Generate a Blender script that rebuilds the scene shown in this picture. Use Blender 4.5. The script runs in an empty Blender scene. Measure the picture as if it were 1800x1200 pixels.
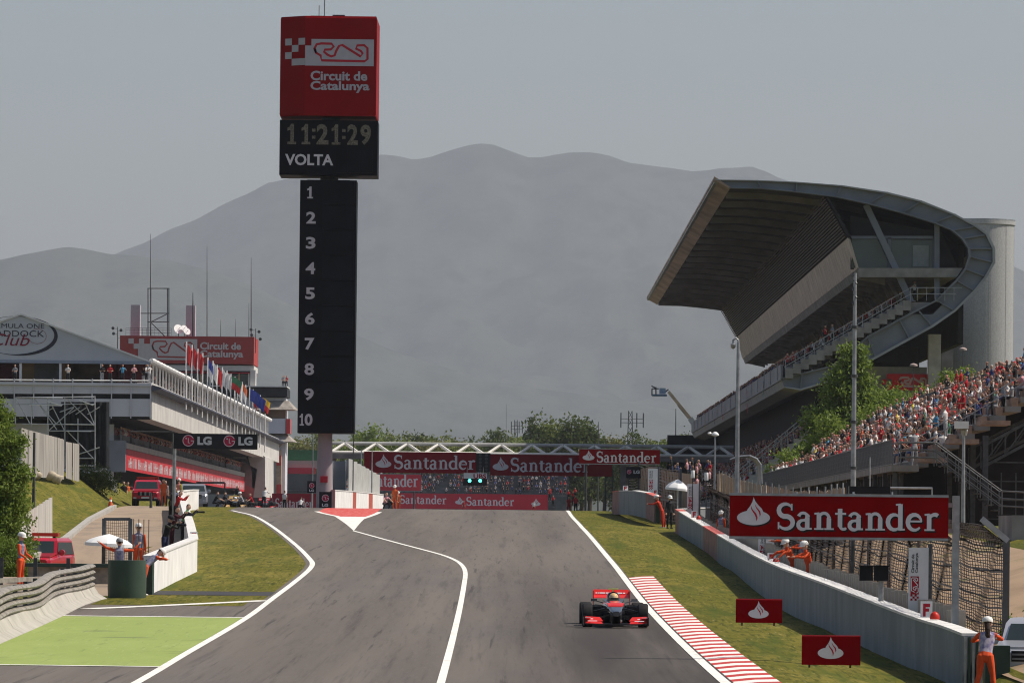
import bpy, bmesh, math, random
import numpy as np
from mathutils import Vector, Matrix, noise as mnoise
R = math.radians
random.seed(7)
SC = bpy.context.scene
COL = SC.collection
# ------------------------------------------------------------------ camera
FPX = 10800.0                      # focal length in photograph pixels (1800 wide)
CAM = Vector((0.0, 0.0, 3.2))
PITCH = math.atan(350.0 / FPX)     # level horizon 350 px below the centre
ROLL = R(0.6)
CROT = Matrix.Rotation(R(90) + PITCH, 3, 'X') @ Matrix.Rotation(ROLL, 3, 'Z')
cam = bpy.data.objects.new('camera', bpy.data.cameras.new('camera'))
COL.objects.link(cam)
cam.matrix_world = Matrix.Translation(CAM) @ CROT.to_4x4()
cam.data.sensor_width = 36.0
cam.data.lens = FPX / 1800.0 * 36.0
cam.data.clip_start = 1.0
cam.data.clip_end = 60000.0
SC.camera = cam
# ------------------------------------------------------------------ sky, sun, exposure
SUN_AZ, SUN_EL = R(85), R(53)      # azimuth clockwise from the view axis (+Y)
SUNV = Vector((math.cos(SUN_EL) * math.sin(SUN_AZ), math.cos(SUN_EL) * math.cos(SUN_AZ), math.sin(SUN_EL)))
world = bpy.data.worlds.new('World'); SC.world = world; world.use_nodes = True
nt = world.node_tree
bg = nt.nodes['Background']
sky = nt.nodes.new('ShaderNodeTexSky'); sky.sky_type = 'NISHITA'; sky.sun_disc = False
sky.sun_elevation = SUN_EL; sky.sun_rotation = SUN_AZ; sky.altitude = 120
sky.air_density = 1.0; sky.dust_density = 2.2; sky.ozone_density = 1.0
nt.links.new(sky.outputs[0], bg.inputs[0]); bg.inputs[1].default_value = 0.1
sl = bpy.data.lights.new('sun', 'SUN'); sl.energy = 5.0; sl.angle = R(0.53); sl.color = (1.0, 0.93, 0.83)
so = bpy.data.objects.new('sun', sl); COL.objects.link(so)
so.rotation_euler = (-SUNV).to_track_quat('-Z', 'Y').to_euler(); so.location = (200, 100, 200)
SC.view_settings.view_transform = 'Standard'; SC.view_settings.look = 'None'
SC.view_settings.exposure = 0.1; SC.view_settings.gamma = 1.0
SC.view_settings.use_curve_mapping = False
SC.cycles.max_bounces = 6; SC.cycles.volume_bounces = 1; SC.cycles.transparent_max_bounces = 16
SC.cycles.use_denoising = True; SC.cycles.filter_width = 1.1

# ------------------------------------------------------------------ pixel -> place
def P(px, py, Z):
    d = CROT @ Vector(((px - 900) / FPX, -(py - 600) / FPX, -1.0))
    return CAM + d * (Z / d.y)
def ppm(Z): return FPX / Z
TRK = [(123.4, 240, 1292, 1200), (180, 440, 1160, 1080), (241, 548, 1085, 990), (320, 622, 1027, 925), (372, 660, 1008, 905), (396, 678, 1000, 895.5)]
_bz = [(z, P((a + b) / 2, y, z).z) for z, a, b, y in TRK]
_bz = [(-60, _bz[0][1] - 1.0), (60, _bz[0][1] - 0.42)] + _bz + [(430, _bz[-1][1] + 0.12), (600, _bz[-1][1] + 0.75), (1000, _bz[-1][1] + 2.6), (1600, _bz[-1][1] + 3.2), (40000, _bz[-1][1] + 3.2)]
_by = np.array([a for a, b in _bz]); _bh = np.array([b for a, b in _bz])
def _pchip(x, y):
    h = np.diff(x); d = np.diff(y) / h
    m = np.zeros_like(y)
    for i in range(1, len(y) - 1):
        if d[i - 1] * d[i] > 0:
            w1 = 2 * h[i] + h[i - 1]; w2 = h[i] + 2 * h[i - 1]
            m[i] = (w1 + w2) / (w1 / d[i - 1] + w2 / d[i])
    m[0] = d[0]; m[-1] = d[-1]
    return m
_bm = _pchip(_by, _bh)
def base(Y):
    i = int(np.searchsorted(_by, Y)) - 1
    i = max(0, min(len(_by) - 2, i))
    h = _by[i + 1] - _by[i]; t = (Y - _by[i]) / h
    return float((2*t**3-3*t**2+1)*_bh[i] + (t**3-2*t**2+t)*h*_bm[i] + (-2*t**3+3*t**2)*_bh[i+1] + (t**3-t**2)*h*_bm[i+1])
def G(px, py, zmin=60, zmax=400):
    """pixel -> point on the track-level ground"""
    f = lambda Z: P(px, py, Z).z - base(Z)
    z = zmin; step = 1.0
    prev = f(z)
    while z < zmax:
        c = f(z + step)
        if prev > 0 >= c or prev < 0 <= c:
            a, b = z, z + step
            for _ in range(30):
                m = (a + b) / 2
                if (f(a) > 0) == (f(m) > 0): a = m
                else: b = m
            p = P(px, py, a); return p
        prev = c; z += step
    p = P(px, py, zmax); p.z = base(zmax); return p
def lerp(a, b, t): return a + (b - a) * t
def interp(poly, Y):
    """poly: list of (Y, value) rising in Y"""
    if Y <= poly[0][0]: return poly[0][1]
    for (a, u), (b, v) in zip(poly, poly[1:]):
        if Y <= b: return u + (v - u) * (Y - a) / (b - a)
    return poly[-1][1]

# ------------------------------------------------------------------ materials
MATS = {}
def mat(name, col, rough=0.7, var=0.12, scale=3.0, metal=0.0, bump=0.0, spec=0.18, stretch=None, col2=None, detail=5.0, coat=0.0, trans=0.0, emit=0.0):
    if name in MATS: return MATS[name]
    m = bpy.data.materials.new(name); m.use_nodes = True; MATS[name] = m
    nt = m.node_tree; b = nt.nodes['Principled BSDF']
    b.inputs['Roughness'].default_value = rough; b.inputs['Metallic'].default_value = metal
    b.inputs['Specular IOR Level'].default_value = spec
    if coat: b.inputs['Coat Weight'].default_value = coat; b.inputs['Coat Roughness'].default_value = 0.06
    if emit: b.inputs['Emission Color'].default_value = (*col, 1); b.inputs['Emission Strength'].default_value = emit
    c = Vector(col)
    if var > 0:
        tc = nt.nodes.new('ShaderNodeTexCoord'); mp = nt.nodes.new('ShaderNodeMapping')
        if stretch: mp.inputs['Scale'].default_value = stretch
        nz = nt.nodes.new('ShaderNodeTexNoise'); nz.inputs['Scale'].default_value = scale; nz.inputs['Detail'].default_value = detail
        rp = nt.nodes.new('ShaderNodeValToRGB')
        a = c * (1 - var); d = Vector(col2) if col2 else c * (1 + var)
        rp.color_ramp.elements[0].color = (*a, 1); rp.color_ramp.elements[1].color = (*d, 1)
        rp.color_ramp.elements[0].position = 0.32; rp.color_ramp.elements[1].position = 0.68
        nt.links.new(tc.outputs['Object'], mp.inputs[0]); nt.links.new(mp.outputs[0], nz.inputs['Vector'])
        nt.links.new(nz.outputs['Fac'], rp.inputs[0]); nt.links.new(rp.outputs[0], b.inputs['Base Color'])
        if bump:
            bp = nt.nodes.new('ShaderNodeBump'); bp.inputs['Strength'].default_value = bump; bp.inputs['Distance'].default_value = 0.02
            nt.links.new(nz.outputs['Fac'], bp.inputs['Height']); nt.links.new(bp.outputs[0], b.inputs['Normal'])
    else:
        b.inputs['Base Color'].default_value = (*c, 1)
    if trans: b.inputs['Transmission Weight'].default_value = trans
    return m
def ground_mat(name, cols, scales, rough=0.9, bump=0.0, stretch=(1, 1, 1), streak=None):
    """several noises layered: cols = base, then (colour, scale, lo, hi, amount)"""
    m = bpy.data.materials.new(name); m.use_nodes = True; MATS[name] = m
    nt = m.node_tree; b = nt.nodes['Principled BSDF']; b.inputs['Roughness'].default_value = rough
    b.inputs['Specular IOR Level'].default_value = 0.1
    tc = nt.nodes.new('ShaderNodeNewGeometry')
    last = None
    rgb = nt.nodes.new('ShaderNodeRGB'); rgb.outputs[0].default_value = (*cols, 1); last = rgb.outputs[0]
    for (c, sc, lo, hi, amt, st) in scales:
        mp = nt.nodes.new('ShaderNodeMapping'); mp.inputs['Scale'].default_value = st
        nz = nt.nodes.new('ShaderNodeTexNoise'); nz.inputs['Scale'].default_value = sc; nz.inputs['Detail'].default_value = 6
        nz.inputs['Roughness'].default_value = 0.6
        mr = nt.nodes.new('ShaderNodeMapRange'); mr.inputs[1].default_value = lo; mr.inputs[2].default_value = hi; mr.inputs[4].default_value = amt
        mx = nt.nodes.new('ShaderNodeMix'); mx.data_type = 'RGBA'
        nt.links.new(tc.outputs['Position'], mp.inputs[0]); nt.links.new(mp.outputs[0], nz.inputs['Vector'])
        nt.links.new(nz.outputs['Fac'], mr.inputs[0]); nt.links.new(mr.outputs[0], mx.inputs[0])
        nt.links.new(last, mx.inputs[6]); mx.inputs[7].default_value = (*c, 1); last = mx.outputs[2]
    nt.links.new(last, b.inputs['Base Color'])
    if bump:
        nz = nt.nodes.new('ShaderNodeTexNoise'); nz.inputs['Scale'].default_value = 9; nz.inputs['Detail'].default_value = 8
        bp = nt.nodes.new('ShaderNodeBump'); bp.inputs['Strength'].default_value = bump; bp.inputs['Distance'].default_value = 0.05
        nt.links.new(tc.outputs['Position'], nz.inputs['Vector']); nt.links.new(nz.outputs['Fac'], bp.inputs['Height']); nt.links.new(bp.outputs[0], b.inputs['Normal'])
    return m

# ------------------------------------------------------------------ mesh building
class MB:
    def __init__(s): s.v = []; s.f = []; s.mi = []; s.cur = 0
    def add(s, vs, fs):
        o = len(s.v); s.v += [tuple(v) for v in vs]
        for f in fs: s.f.append([i + o for i in f]); s.mi.append(s.cur)
        return s
    def box(s, a, b):
        x0, y0, z0 = (min(p, q) for p, q in zip(a, b)); x1, y1, z1 = (max(p, q) for p, q in zip(a, b))
        return s.add([(x0,y0,z0),(x1,y0,z0),(x1,y1,z0),(x0,y1,z0),(x0,y0,z1),(x1,y0,z1),(x1,y1,z1),(x0,y1,z1)],
                     [(3,2,1,0),(4,5,6,7),(0,1,5,4),(1,2,6,5),(2,3,7,6),(3,0,4,7)])
    def cbox(s, c, sz, rot=None):
        hx, hy, hz = sz[0]/2, sz[1]/2, sz[2]/2
        vs = [Vector((sx*hx, sy*hy, sz_*hz)) for sz_ in (-1, 1) for sx, sy in ((-1,-1),(1,-1),(1,1),(-1,1))]
        if rot is not None: vs = [rot @ v for v in vs]
        c = Vector(c)
        return s.add([c + v for v in vs], [(3,2,1,0),(4,5,6,7),(0,1,5,4),(1,2,6,5),(2,3,7,6),(3,0,4,7)])
    def bar(s, a, b, w, h=None, up=(0, 0, 1)):
        """square bar from a to b"""
        h = h or w; a = Vector(a); b = Vector(b); d = b - a
        if d.length < 1e-6: return s
        d.normalize(); u = Vector(up)
        if abs(d.dot(u)) > 0.98: u = Vector((0, 1, 0))
        sd = d.cross(u).normalized(); u = sd.cross(d)
        vs = []
        for p in (a, b):
            for i, j in ((-1,-1),(1,-1),(1,1),(-1,1)): vs.append(p + sd * (i*w/2) + u * (j*h/2))
        return s.add(vs, [(3,2,1,0),(4,5,6,7),(0,1,5,4),(1,2,6,5),(2,3,7,6),(3,0,4,7)])
    def tube(s, pts, rs, n=8, cap=True):
        pts = [Vector(p) for p in pts]
        if not isinstance(rs, (list, tuple)): rs = [rs] * len(pts)
        vs = []; k = len(pts); ref = None
        for i, p in enumerate(pts):
            d = (pts[min(i+1, k-1)] - pts[max(i-1, 0)])
            d = d.normalized() if d.length > 1e-9 else Vector((0,0,1))
            if ref is None: ref = Vector((1, 0, 0)) if abs(d.x) < 0.9 else Vector((0, 1, 0))
            sd = d.cross(ref).normalized(); up = sd.cross(d); ref = up
            for j in range(n):
                a = 2*math.pi*j/n; vs.append(p + (sd*math.cos(a) + up*math.sin(a))*rs[i])
        fs = [(i*n+j, (i+1)*n+j, (i+1)*n+(j+1)%n, i*n+(j+1)%n) for i in range(k-1) for j in range(n)]
        if cap: fs += [tuple(range(n)), tuple((k-1)*n + j for j in reversed(range(n)))]
        return s.add(vs, fs)
    def lathe(s, prof, c=(0,0,0), n=16, axis='Z'):
        vs = []; c = Vector(c)
        for r, z in prof:
            for j in range(n):
                a = 2*math.pi*j/n
                v = (r*math.cos(a), r*math.sin(a), z)
                if axis == 'X': v = (z, r*math.cos(a), r*math.sin(a))
                if axis == 'Y': v = (r*math.sin(a), z, r*math.cos(a))
                vs.append(c + Vector(v))
        k = len(prof)
        fs = [(i*n+j, i*n+(j+1)%n, (i+1)*n+(j+1)%n, (i+1)*n+j) for i in range(k-1) for j in range(n)]
        fs += [tuple(reversed(range(n))), tuple((k-1)*n + j for j in range(n))]
        return s.add(vs, fs)
    def prism(s, poly, vec):
        """poly: planar loop of 3D points, extruded along vec"""
        vec = Vector(vec); k = len(poly); vs = [Vector(p) for p in poly]; vs += [p + vec for p in vs]
        fs = [tuple(range(k)), tuple(reversed(range(k, 2*k)))] + [(i, i+k, (i+1)%k+k, (i+1)%k) for i in range(k)]
        return s.add(vs, fs)
    def loft(s, secs, cap=True):
        n = len(secs[0]); vs = [p for sec in secs for p in sec]; k = len(secs)
        fs = [(i*n+j, i*n+(j+1)%n, (i+1)*n+(j+1)%n, (i+1)*n+j) for i in range(k-1) for j in range(n)]
        if cap: fs += [tuple(reversed(range(n))), tuple((k-1)*n + j for j in range(n))]
        return s.add(vs, fs)
    def grid(s, rows, flip=False):
        n = len(rows[0]); vs = [p for r in rows for p in r]
        fs = [(i*n+j, i*n+j+1, (i+1)*n+j+1, (i+1)*n+j) for i in range(len(rows)-1) for j in range(n-1)]
        if flip: fs = [tuple(reversed(f)) for f in fs]
        return s.add(vs, fs)
    def mesh(s, name, mats, smooth=False, off=(0,0,0)):
        me = bpy.data.meshes.new(name)
        off = Vector(off)
        me.from_pydata([Vector(v) - off for v in s.v] if off.length else s.v, [], s.f)
        ms = mats if isinstance(mats, (list, tuple)) else [mats]
        for m in ms: me.materials.append(m)
        if len(ms) > 1: me.polygons.foreach_set('material_index', s.mi)
        if smooth is not False:
            me.polygons.foreach_set('use_smooth', [True]*len(me.polygons))
            if smooth is not True:
                bm = bmesh.new(); bm.from_mesh(me)
                for e in bm.edges:
                    if len(e.link_faces) == 2 and e.calc_face_angle(0) > R(smooth): e.smooth = False
                bm.to_mesh(me); bm.free()
        me.update()
        return me
    def build(s, name, mats, parent=None, smooth=False, local=False):
        off = (0,0,0)
        if parent is not None and not local: off = rootloc(parent)
        o = bpy.data.objects.new(name, s.mesh(name, mats, smooth, off)); COL.objects.link(o)
        if parent is not None: o.parent = parent
        return o
def rootloc(o):
    while o.parent is not None: o = o.parent
    return o.location.copy()
def tag(o, label, cat=None, group=None, kind=None):
    if label: o['label'] = label
    if cat: o['category'] = cat
    if group: o['group'] = group
    if kind: o['kind'] = kind
    return o
def thing(name, loc, label, cat, group=None, rz=0.0):
    o = bpy.data.objects.new(name, None); o.empty_display_size = 0.3; COL.objects.link(o)
    o.location = loc; o.rotation_euler = (0, 0, rz)
    return tag(o, label, cat, group)
def solo(mb, name, mats, loc, label, cat, group=None, smooth=False):
    """a thing that is one mesh, its origin at its base"""
    o = bpy.data.objects.new(name, mb.mesh(name, mats, smooth, loc)); COL.objects.link(o); o.location = loc
    return tag(o, label, cat, group)
def copy_tree(o, parent=None):
    c = o.copy(); COL.objects.link(c); c.parent = parent
    for ch in o.children: copy_tree(ch, c)
    return c
def structure(mb, name, mats, smooth=False):
    o = mb.build(name, mats, None, smooth); o['kind'] = 'structure'; return o
def share(me, name, parent, loc=(0,0,0), rot=(0,0,0), scale=(1,1,1)):
    """another object on the same mesh"""
    o = bpy.data.objects.new(name, me); COL.objects.link(o); o.parent = parent; o.location = loc; o.rotation_euler = rot; o.scale = scale
    return o

# ------------------------------------------------------------------ flat print: letters and marks, drawn as thin geometry
class Plane:
    """unit frame: origin o, x along u (metres), y along w (metres), n = outward normal"""
    def __init__(s, o, u, w, lift=0.012):
        s.o = Vector(o); s.u = Vector(u); s.w = Vector(w); s.n = s.u.cross(s.w).normalized(); s.lift = lift
    def pt(s, x, y, k=0): return s.o + s.u*x + s.w*y + s.n*(s.lift + k)
def stroke(mb, pl, pts, wd, k=0.0, closed=False):
    pts = [Vector((p[0], p[1], 0)) for p in pts]
    if closed: pts = pts + [pts[0], pts[1]]
    n = len(pts); ws = wd if isinstance(wd, (list, tuple)) else [wd]*n
    L = []; Rr = []
    for i in range(n):
        d = pts[min(i+1, n-1)] - pts[max(i-1, 0)]
        if closed and i in (0, n-1): d = pts[1] - pts[n-3] if i == 0 else d
        if d.length < 1e-9: d = Vector((1,0,0))
        d.normalize(); nn = Vector((-d.y, d.x, 0))
        L.append(pts[i] + nn*ws[i]/2); Rr.append(pts[i] - nn*ws[i]/2)
    vs = [pl.pt(p.x, p.y, k) for p in Rr] + [pl.pt(p.x, p.y, k) for p in L]
    mb.add(vs, [(i, i+1, n+i+1, n+i) for i in range(n-1)])
def fill(mb, pl, pts, k=0.0):
    mb.add([pl.pt(x, y, k) for x, y in pts], [tuple(range(len(pts)))])
def arc(cx, cy, rx, ry, a0, a1, n=14):
    return [(cx + rx*math.cos(R(a0 + (a1-a0)*i/n)), cy + ry*math.sin(R(a0 + (a1-a0)*i/n))) for i in range(n+1)]
_txt = {}
def text_geo(s, bold):
    if (s, bold) in _txt: return _txt[(s, bold)]
    cu = bpy.data.curves.new('t', 'FONT'); cu.body = s; cu.offset = bold; cu.resolution_u = 3; cu.dimensions = '2D'; cu.fill_mode = 'FRONT'
    o = bpy.data.objects.new('t', cu); COL.objects.link(o)
    me = bpy.data.meshes.new_from_object(o.evaluated_get(bpy.context.evaluated_depsgraph_get()))
    v = [(p.co.x, p.co.y) for p in me.vertices]; f = [tuple(q.vertices) for q in me.polygons]
    bpy.data.objects.remove(o); bpy.data.curves.remove(cu); bpy.data.meshes.remove(me)
    x0 = min(p[0] for p in v); x1 = max(p[0] for p in v); y0 = min(p[1] for p in v); y1 = max(p[1] for p in v)
    _txt[(s, bold)] = ([((x-x0)/(x1-x0), (y-y0)/(y1-y0)) for x, y in v], f)
    return _txt[(s, bold)]
def text(mb, pl, s, x, y, w, h, bold=0.02, k=0.0, shear=0.0):
    v, f = text_geo(s, bold)
    mb.add([pl.pt(x + a*w + shear*b*h, y + b*h, k) for a, b in v], f)
def serif_word(mb, pl, x, y, w, h, k=0.0, st=0.0):
    """'Santander' in a bold serif: x, y lower left, w x h overall (h = cap height)"""
    # built in units where x-height = 1, cap height = 1.5
    G_ = []; X = 0.0; T = 0.25; t = 0.1
    def add(p, wd): G_.append(([(X + a, b) for a, b in p], wd))
    def ser(a, b, wdt=0.42): add([(a - wdt/2, b), (a + wdt/2, b)], 0.09)
    def let_S():
        pts = arc(0.45, 1.1, 0.36, 0.36, 30, 255, 12) + arc(0.45, 0.4, 0.38, 0.36, 75, -150, 12)
        n = len(pts); add(pts, [0.1 + 0.17*math.sin(math.pi*i/(n-1))**0.8 for i in range(n)])
        add([(0.77, 1.48), (0.77, 1.1)], 0.09); add([(0.08, 0.42), (0.08, 0.02)], 0.09); return 1.02
    def let_a():
        add([(0.58, 0.08), (0.58, 0.7)], T); pts = arc(0.36, 0.7, 0.24, 0.26, 0, 165, 8); add(pts, [T]*2 + [0.16]*(len(pts)-3) + [0.22])
        pts = arc(0.36, 0.28, 0.26, 0.26, 60, 330, 10); add(pts, [t + 0.12*math.sin(math.pi*i/10) for i in range(11)])
        add([(0.36, 0.55), (0.58, 0.62)], t); add([(0.5, 0.06), (0.82, 0.06)], 0.1); return 0.92
    def let_n():
        add([(0.28, 0.02), (0.28, 0.96)], T); ser(0.28, 0.05, 0.5); add([(0.04, 0.92), (0.3, 0.95)], 0.1)
        pts = arc(0.55, 0.66, 0.26, 0.3, 160, 0, 8); add(pts, [t] + [0.17]*(len(pts)-2) + [T]); add([(0.81, 0.66), (0.81, 0.02)], T); ser(0.82, 0.05, 0.5); return 1.12
    def let_t():
        add([(0.28, 0.2), (0.28, 1.22)], T); add([(0.02, 0.93), (0.6, 0.93)], 0.11); pts = arc(0.47, 0.25, 0.19, 0.2, 180, 320, 7); add(pts, [T] + [0.16]*(len(pts)-2) + [0.08]); return 0.68
    def let_d():
        pts = arc(0.45, 0.48, 0.35, 0.43, 40, 320, 14); add(pts, [t + 0.15*math.sin(math.pi*i/14) for i in range(15)])
        add([(0.76, 0.02), (0.76, 1.52)], T); add([(0.52, 1.48), (0.78, 1.5)], 0.1); add([(0.72, 0.05), (1.0, 0.07)], 0.1); return 1.06
    def let_e():
        pts = arc(0.46, 0.48, 0.36, 0.44, 5, 320, 16); add(pts, [t + 0.15*math.sin(math.pi*i/16) for i in range(17)]); add([(0.15, 0.54), (0.84, 0.54)], 0.1); return 0.95
    def let_r():
        add([(0.28, 0.02), (0.28, 0.96)], T); ser(0.3, 0.05, 0.54); add([(0.04, 0.92), (0.3, 0.95)], 0.1)
        pts = arc(0.58, 0.62, 0.26, 0.32, 160, 50, 6); add(pts, [t, 0.14, 0.18, 0.2, 0.22, 0.22, 0.2]); return 0.82
    for fn in (let_S, let_a, let_n, let_t, let_a, let_n, let_d, let_e, let_r): X += fn()
    sx, sy = w / X, h / 1.5
    sm = (sx + sy) / 2
    for i, (p, wd) in enumerate(G_):
        ws = [q * sm for q in wd] if isinstance(wd, list) else wd * sm
        stroke(mb, pl, [(x + a*sx, y + b*sy) for a, b in p], ws, k + 0.0012*(i % 5))
def flame_mark(mb, red, pl, cx, cy, s, k=0.0):
    """white bowl with a twisting flame; s = half width of the bowl"""
    fill(mb, pl, [(cx + s*math.cos(2*math.pi*i/28), cy + 0.45*s*math.sin(2*math.pi*i/28)) for i in range(28)], k)
    fl = [(-0.42, 0.2), (-0.38, 0.48), (-0.2, 0.72), (-0.08, 0.95), (0.0, 1.25), (0.1, 1.0), (0.3, 0.75), (0.5, 0.55), (0.62, 0.3), (0.55, 0.1), (0.0, -0.1)]
    fill(mb, pl, [(cx + a*s, cy + b*s) for a, b in fl], k + 0.002)
    stroke(red, pl, [(cx + a*s, cy + b*s) for a, b in ((-0.16, 0.72), (-0.1, 0.5), (0.12, 0.22), (0.2, 0.0), (0.18, -0.2))], [0.02*s, 0.07*s, 0.12*s, 0.1*s, 0.01*s], k + 0.005)
    stroke(red, pl, [(cx + a*s, cy + b*s) for a, b in ((0.08, 0.8), (0.18, 0.6), (0.36, 0.38), (0.4, 0.2), (0.38, 0.06))], [0.02*s, 0.06*s, 0.1*s, 0.08*s, 0.01*s], k + 0.005)
TRACK_MARK = [(395,350),(384,322),(398,294),(430,288),(497,289),(511,308),(492,327),(452,329),(447,342),(470,362),(495,373),(518,366),(527,338),(546,304),(566,296),(690,372),(702,350),(690,335),(658,320),(666,299),(712,297),(734,316),(735,388),(716,403),(432,400),(426,368)]
def circuit_mark(white, red, pl, x, y, w, h, wd=0.021, k=0.0):
    """white panel with the red outline of the track; w x h of the panel"""
    fill(white, pl, [(x, y), (x+w, y), (x+w, y+h), (x, y+h)], k)
    stroke(red, pl, [(x + (a-355)/425*w, y + (430-b)/172*h) for a, b in TRACK_MARK], wd*w*1.6, k + 0.004, closed=True)
def checker(white, pl, x, y, s, cells, k=0.0):
    for i, j in cells: fill(white, pl, [(x+i*s, y+j*s), (x+(i+1)*s, y+j*s), (x+(i+1)*s, y+(j+1)*s), (x+i*s, y+(j+1)*s)], k)
def disc(mb, pl, cx, cy, r, k=0.0, n=24): fill(mb, pl, [(cx + r*math.cos(2*math.pi*i/n), cy + r*math.sin(2*math.pi*i/n)) for i in range(n)], k)
def round_mark(dark, pale, pl, cx, cy, r, k=0.0):
    """crimson disc with a pale open ring, a dot and a nose stroke"""
    disc(dark, pl, cx, cy, r, k)
    stroke(pale, pl, arc(cx, cy, r*0.9, r*0.9, 25, 355, 26), r*0.12, k + 0.003)
    stroke(pale, pl, [(cx + r*0.9, cy - r*0.02), (cx + r*0.42, cy - r*0.02)], r*0.13, k + 0.004)
    stroke(pale, pl, [(cx, cy + r*0.42), (cx, cy - r*0.38), (cx + r*0.26, cy - r*0.38)], r*0.13, k + 0.004)
    disc(pale, pl, cx - r*0.36, cy + r*0.36, r*0.13, k + 0.004, 10)
# ------------------------------------------------------------------ ground, track, mountains
M_grass = ground_mat('grass_ground', (0.112, 0.103, 0.011), [((0.21, 0.168, 0.034), 0.32, 0.45, 0.68, 0.85, (1, 0.35, 1)), ((0.055, 0.06, 0.006), 2.6, 0.45, 0.7, 0.7, (1, 0.3, 1)), ((0.2, 0.165, 0.05), 6.0, 0.6, 0.75, 0.5, (1, 0.1, 1)), ((0.032, 0.042, 0.004), 7.0, 0.5, 0.64, 0.8, (1, 0.055, 1)), ((0.27, 0.235, 0.08), 11.0, 0.58, 0.72, 0.7, (1, 0.05, 1)), ((0.05, 0.07, 0.008), 0.9, 0.52, 0.64, 0.7, (1, 0.08, 1))], bump=0.6)
M_field = mat('far_field', (0.09, 0.09, 0.04), 0.95, 0.4, 0.01)
M_asph = ground_mat('asphalt', (0.152, 0.13, 0.112), [((0.112, 0.096, 0.083), 0.42, 0.42, 0.6, 0.9, (1.0, 0.008, 1)), ((0.105, 0.096, 0.09), 0.25, 0.5, 0.7, 0.6, (1, 0.12, 1)), ((0.042, 0.039, 0.038), 2.2, 0.56, 0.68, 0.38, (1, 0.0035, 1)), ((0.06, 0.054, 0.05), 5.0, 0.58, 0.7, 0.45, (1, 0.004, 1)), ((0.15, 0.132, 0.12), 14, 0.52, 0.72, 0.5, (1, 0.05, 1)), ((0.05, 0.044, 0.04), 9, 0.56, 0.7, 0.35, (1, 0.012, 1)), ((0.03, 0.028, 0.028), 3.4, 0.62, 0.68, 0.55, (1, 0.004, 1))], rough=0.82, bump=0.12)
_nt = M_asph.node_tree; _b = _nt.nodes['Principled BSDF']; _src = _b.inputs['Base Color'].links[0].from_socket
_g = _nt.nodes.new('ShaderNodeNewGeometry'); _sx = _nt.nodes.new('ShaderNodeSeparateXYZ'); _nt.links.new(_g.outputs['Position'], _sx.inputs[0])
def _mr(sock, a, b):
    m = _nt.nodes.new('ShaderNodeMapRange'); m.interpolation_type = 'SMOOTHSTEP'; m.inputs[1].default_value = a; m.inputs[2].default_value = b; _nt.links.new(sock, m.inputs[0]); return m.outputs[0]
def _mul(p, q):
    m = _nt.nodes.new('ShaderNodeMath'); m.operation = 'MULTIPLY'
    for i, v in enumerate((p, q)):
        if isinstance(v, float): m.inputs[i].default_value = v
        else: _nt.links.new(v, m.inputs[i])
    return m.outputs[0]
_nz = _nt.nodes.new('ShaderNodeTexNoise'); _nz.inputs['Scale'].default_value = 0.5; _nz.inputs['Detail'].default_value = 5; _mp = _nt.nodes.new('ShaderNodeMapping'); _mp.inputs['Scale'].default_value = (1, 0.03, 1); _nt.links.new(_g.outputs['Position'], _mp.inputs[0]); _nt.links.new(_mp.outputs[0], _nz.inputs['Vector'])
_msk = _mul(_mul(_mr(_sx.outputs['X'], -1.5, 2.2), _mr(_sx.outputs['Y'], 270, 140)), _mr(_nz.outputs['Fac'], 0.2, 0.6))
_mx = _nt.nodes.new('ShaderNodeMix'); _mx.data_type = 'RGBA'; _nt.links.new(_mul(_msk, 0.9), _mx.inputs[0]); _nt.links.new(_src, _mx.inputs[6]); _mx.inputs[7].default_value = (0.042, 0.036, 0.033, 1); _nt.links.new(_mx.outputs[2], _b.inputs['Base Color'])   # worn-in rubber on the racing line
M_asph2 = ground_mat('asphalt_dark', (0.052, 0.05, 0.052), [((0.075, 0.07, 0.066), 0.6, 0.45, 0.7, 0.8, (1, 0.1, 1)), ((0.1, 0.09, 0.085), 12, 0.6, 0.8, 0.3, (1, 0.4, 1))], rough=0.85)
M_paint = ground_mat('white_paint', (0.74, 0.72, 0.66), [((0.3, 0.28, 0.26), 5, 0.62, 0.72, 0.6, (1, 0.1, 1)), ((0.52, 0.5, 0.45), 3.0, 0.5, 0.75, 0.7, (1, 0.2, 1))], rough=0.7)
M_green = ground_mat('green_paint', (0.25, 0.31, 0.088), [((0.29, 0.345, 0.105), 0.5, 0.45, 0.7, 0.8, (1, 0.3, 1)), ((0.21, 0.26, 0.075), 2.5, 0.55, 0.75, 0.7, (1, 0.15, 1)), ((0.13, 0.17, 0.06), 6, 0.6, 0.7, 0.5, (1, 0.04, 1)), ((0.33, 0.38, 0.16), 9, 0.58, 0.7, 0.5, (1, 0.05, 1)), ((0.1, 0.11, 0.07), 1.2, 0.63, 0.7, 0.5, (0.25, 0.3, 1))], rough=0.8)
M_redpaint = ground_mat('red_paint', (0.5, 0.06, 0.05), [((0.62, 0.25, 0.22), 4, 0.45, 0.65, 0.8, (1, 0.6, 1))], rough=0.75)
M_road = ground_mat('service_road', (0.31, 0.235, 0.17), [((0.2, 0.16, 0.125), 0.6, 0.45, 0.65, 0.8, (1, 0.2, 1)), ((0.33, 0.27, 0.21), 3, 0.55, 0.75, 0.5, (1, 0.3, 1))], rough=0.9)
M_apron = ground_mat('pit_apron', (0.16, 0.14, 0.125), [((0.12, 0.11, 0.1), 0.4, 0.45, 0.7, 0.7, (1, 0.1, 1))], rough=0.9)
WH = 1.35
def wall_pt(px, py, hpx):
    Z = FPX * WH / hpx
    return P(px, py, Z)
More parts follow.
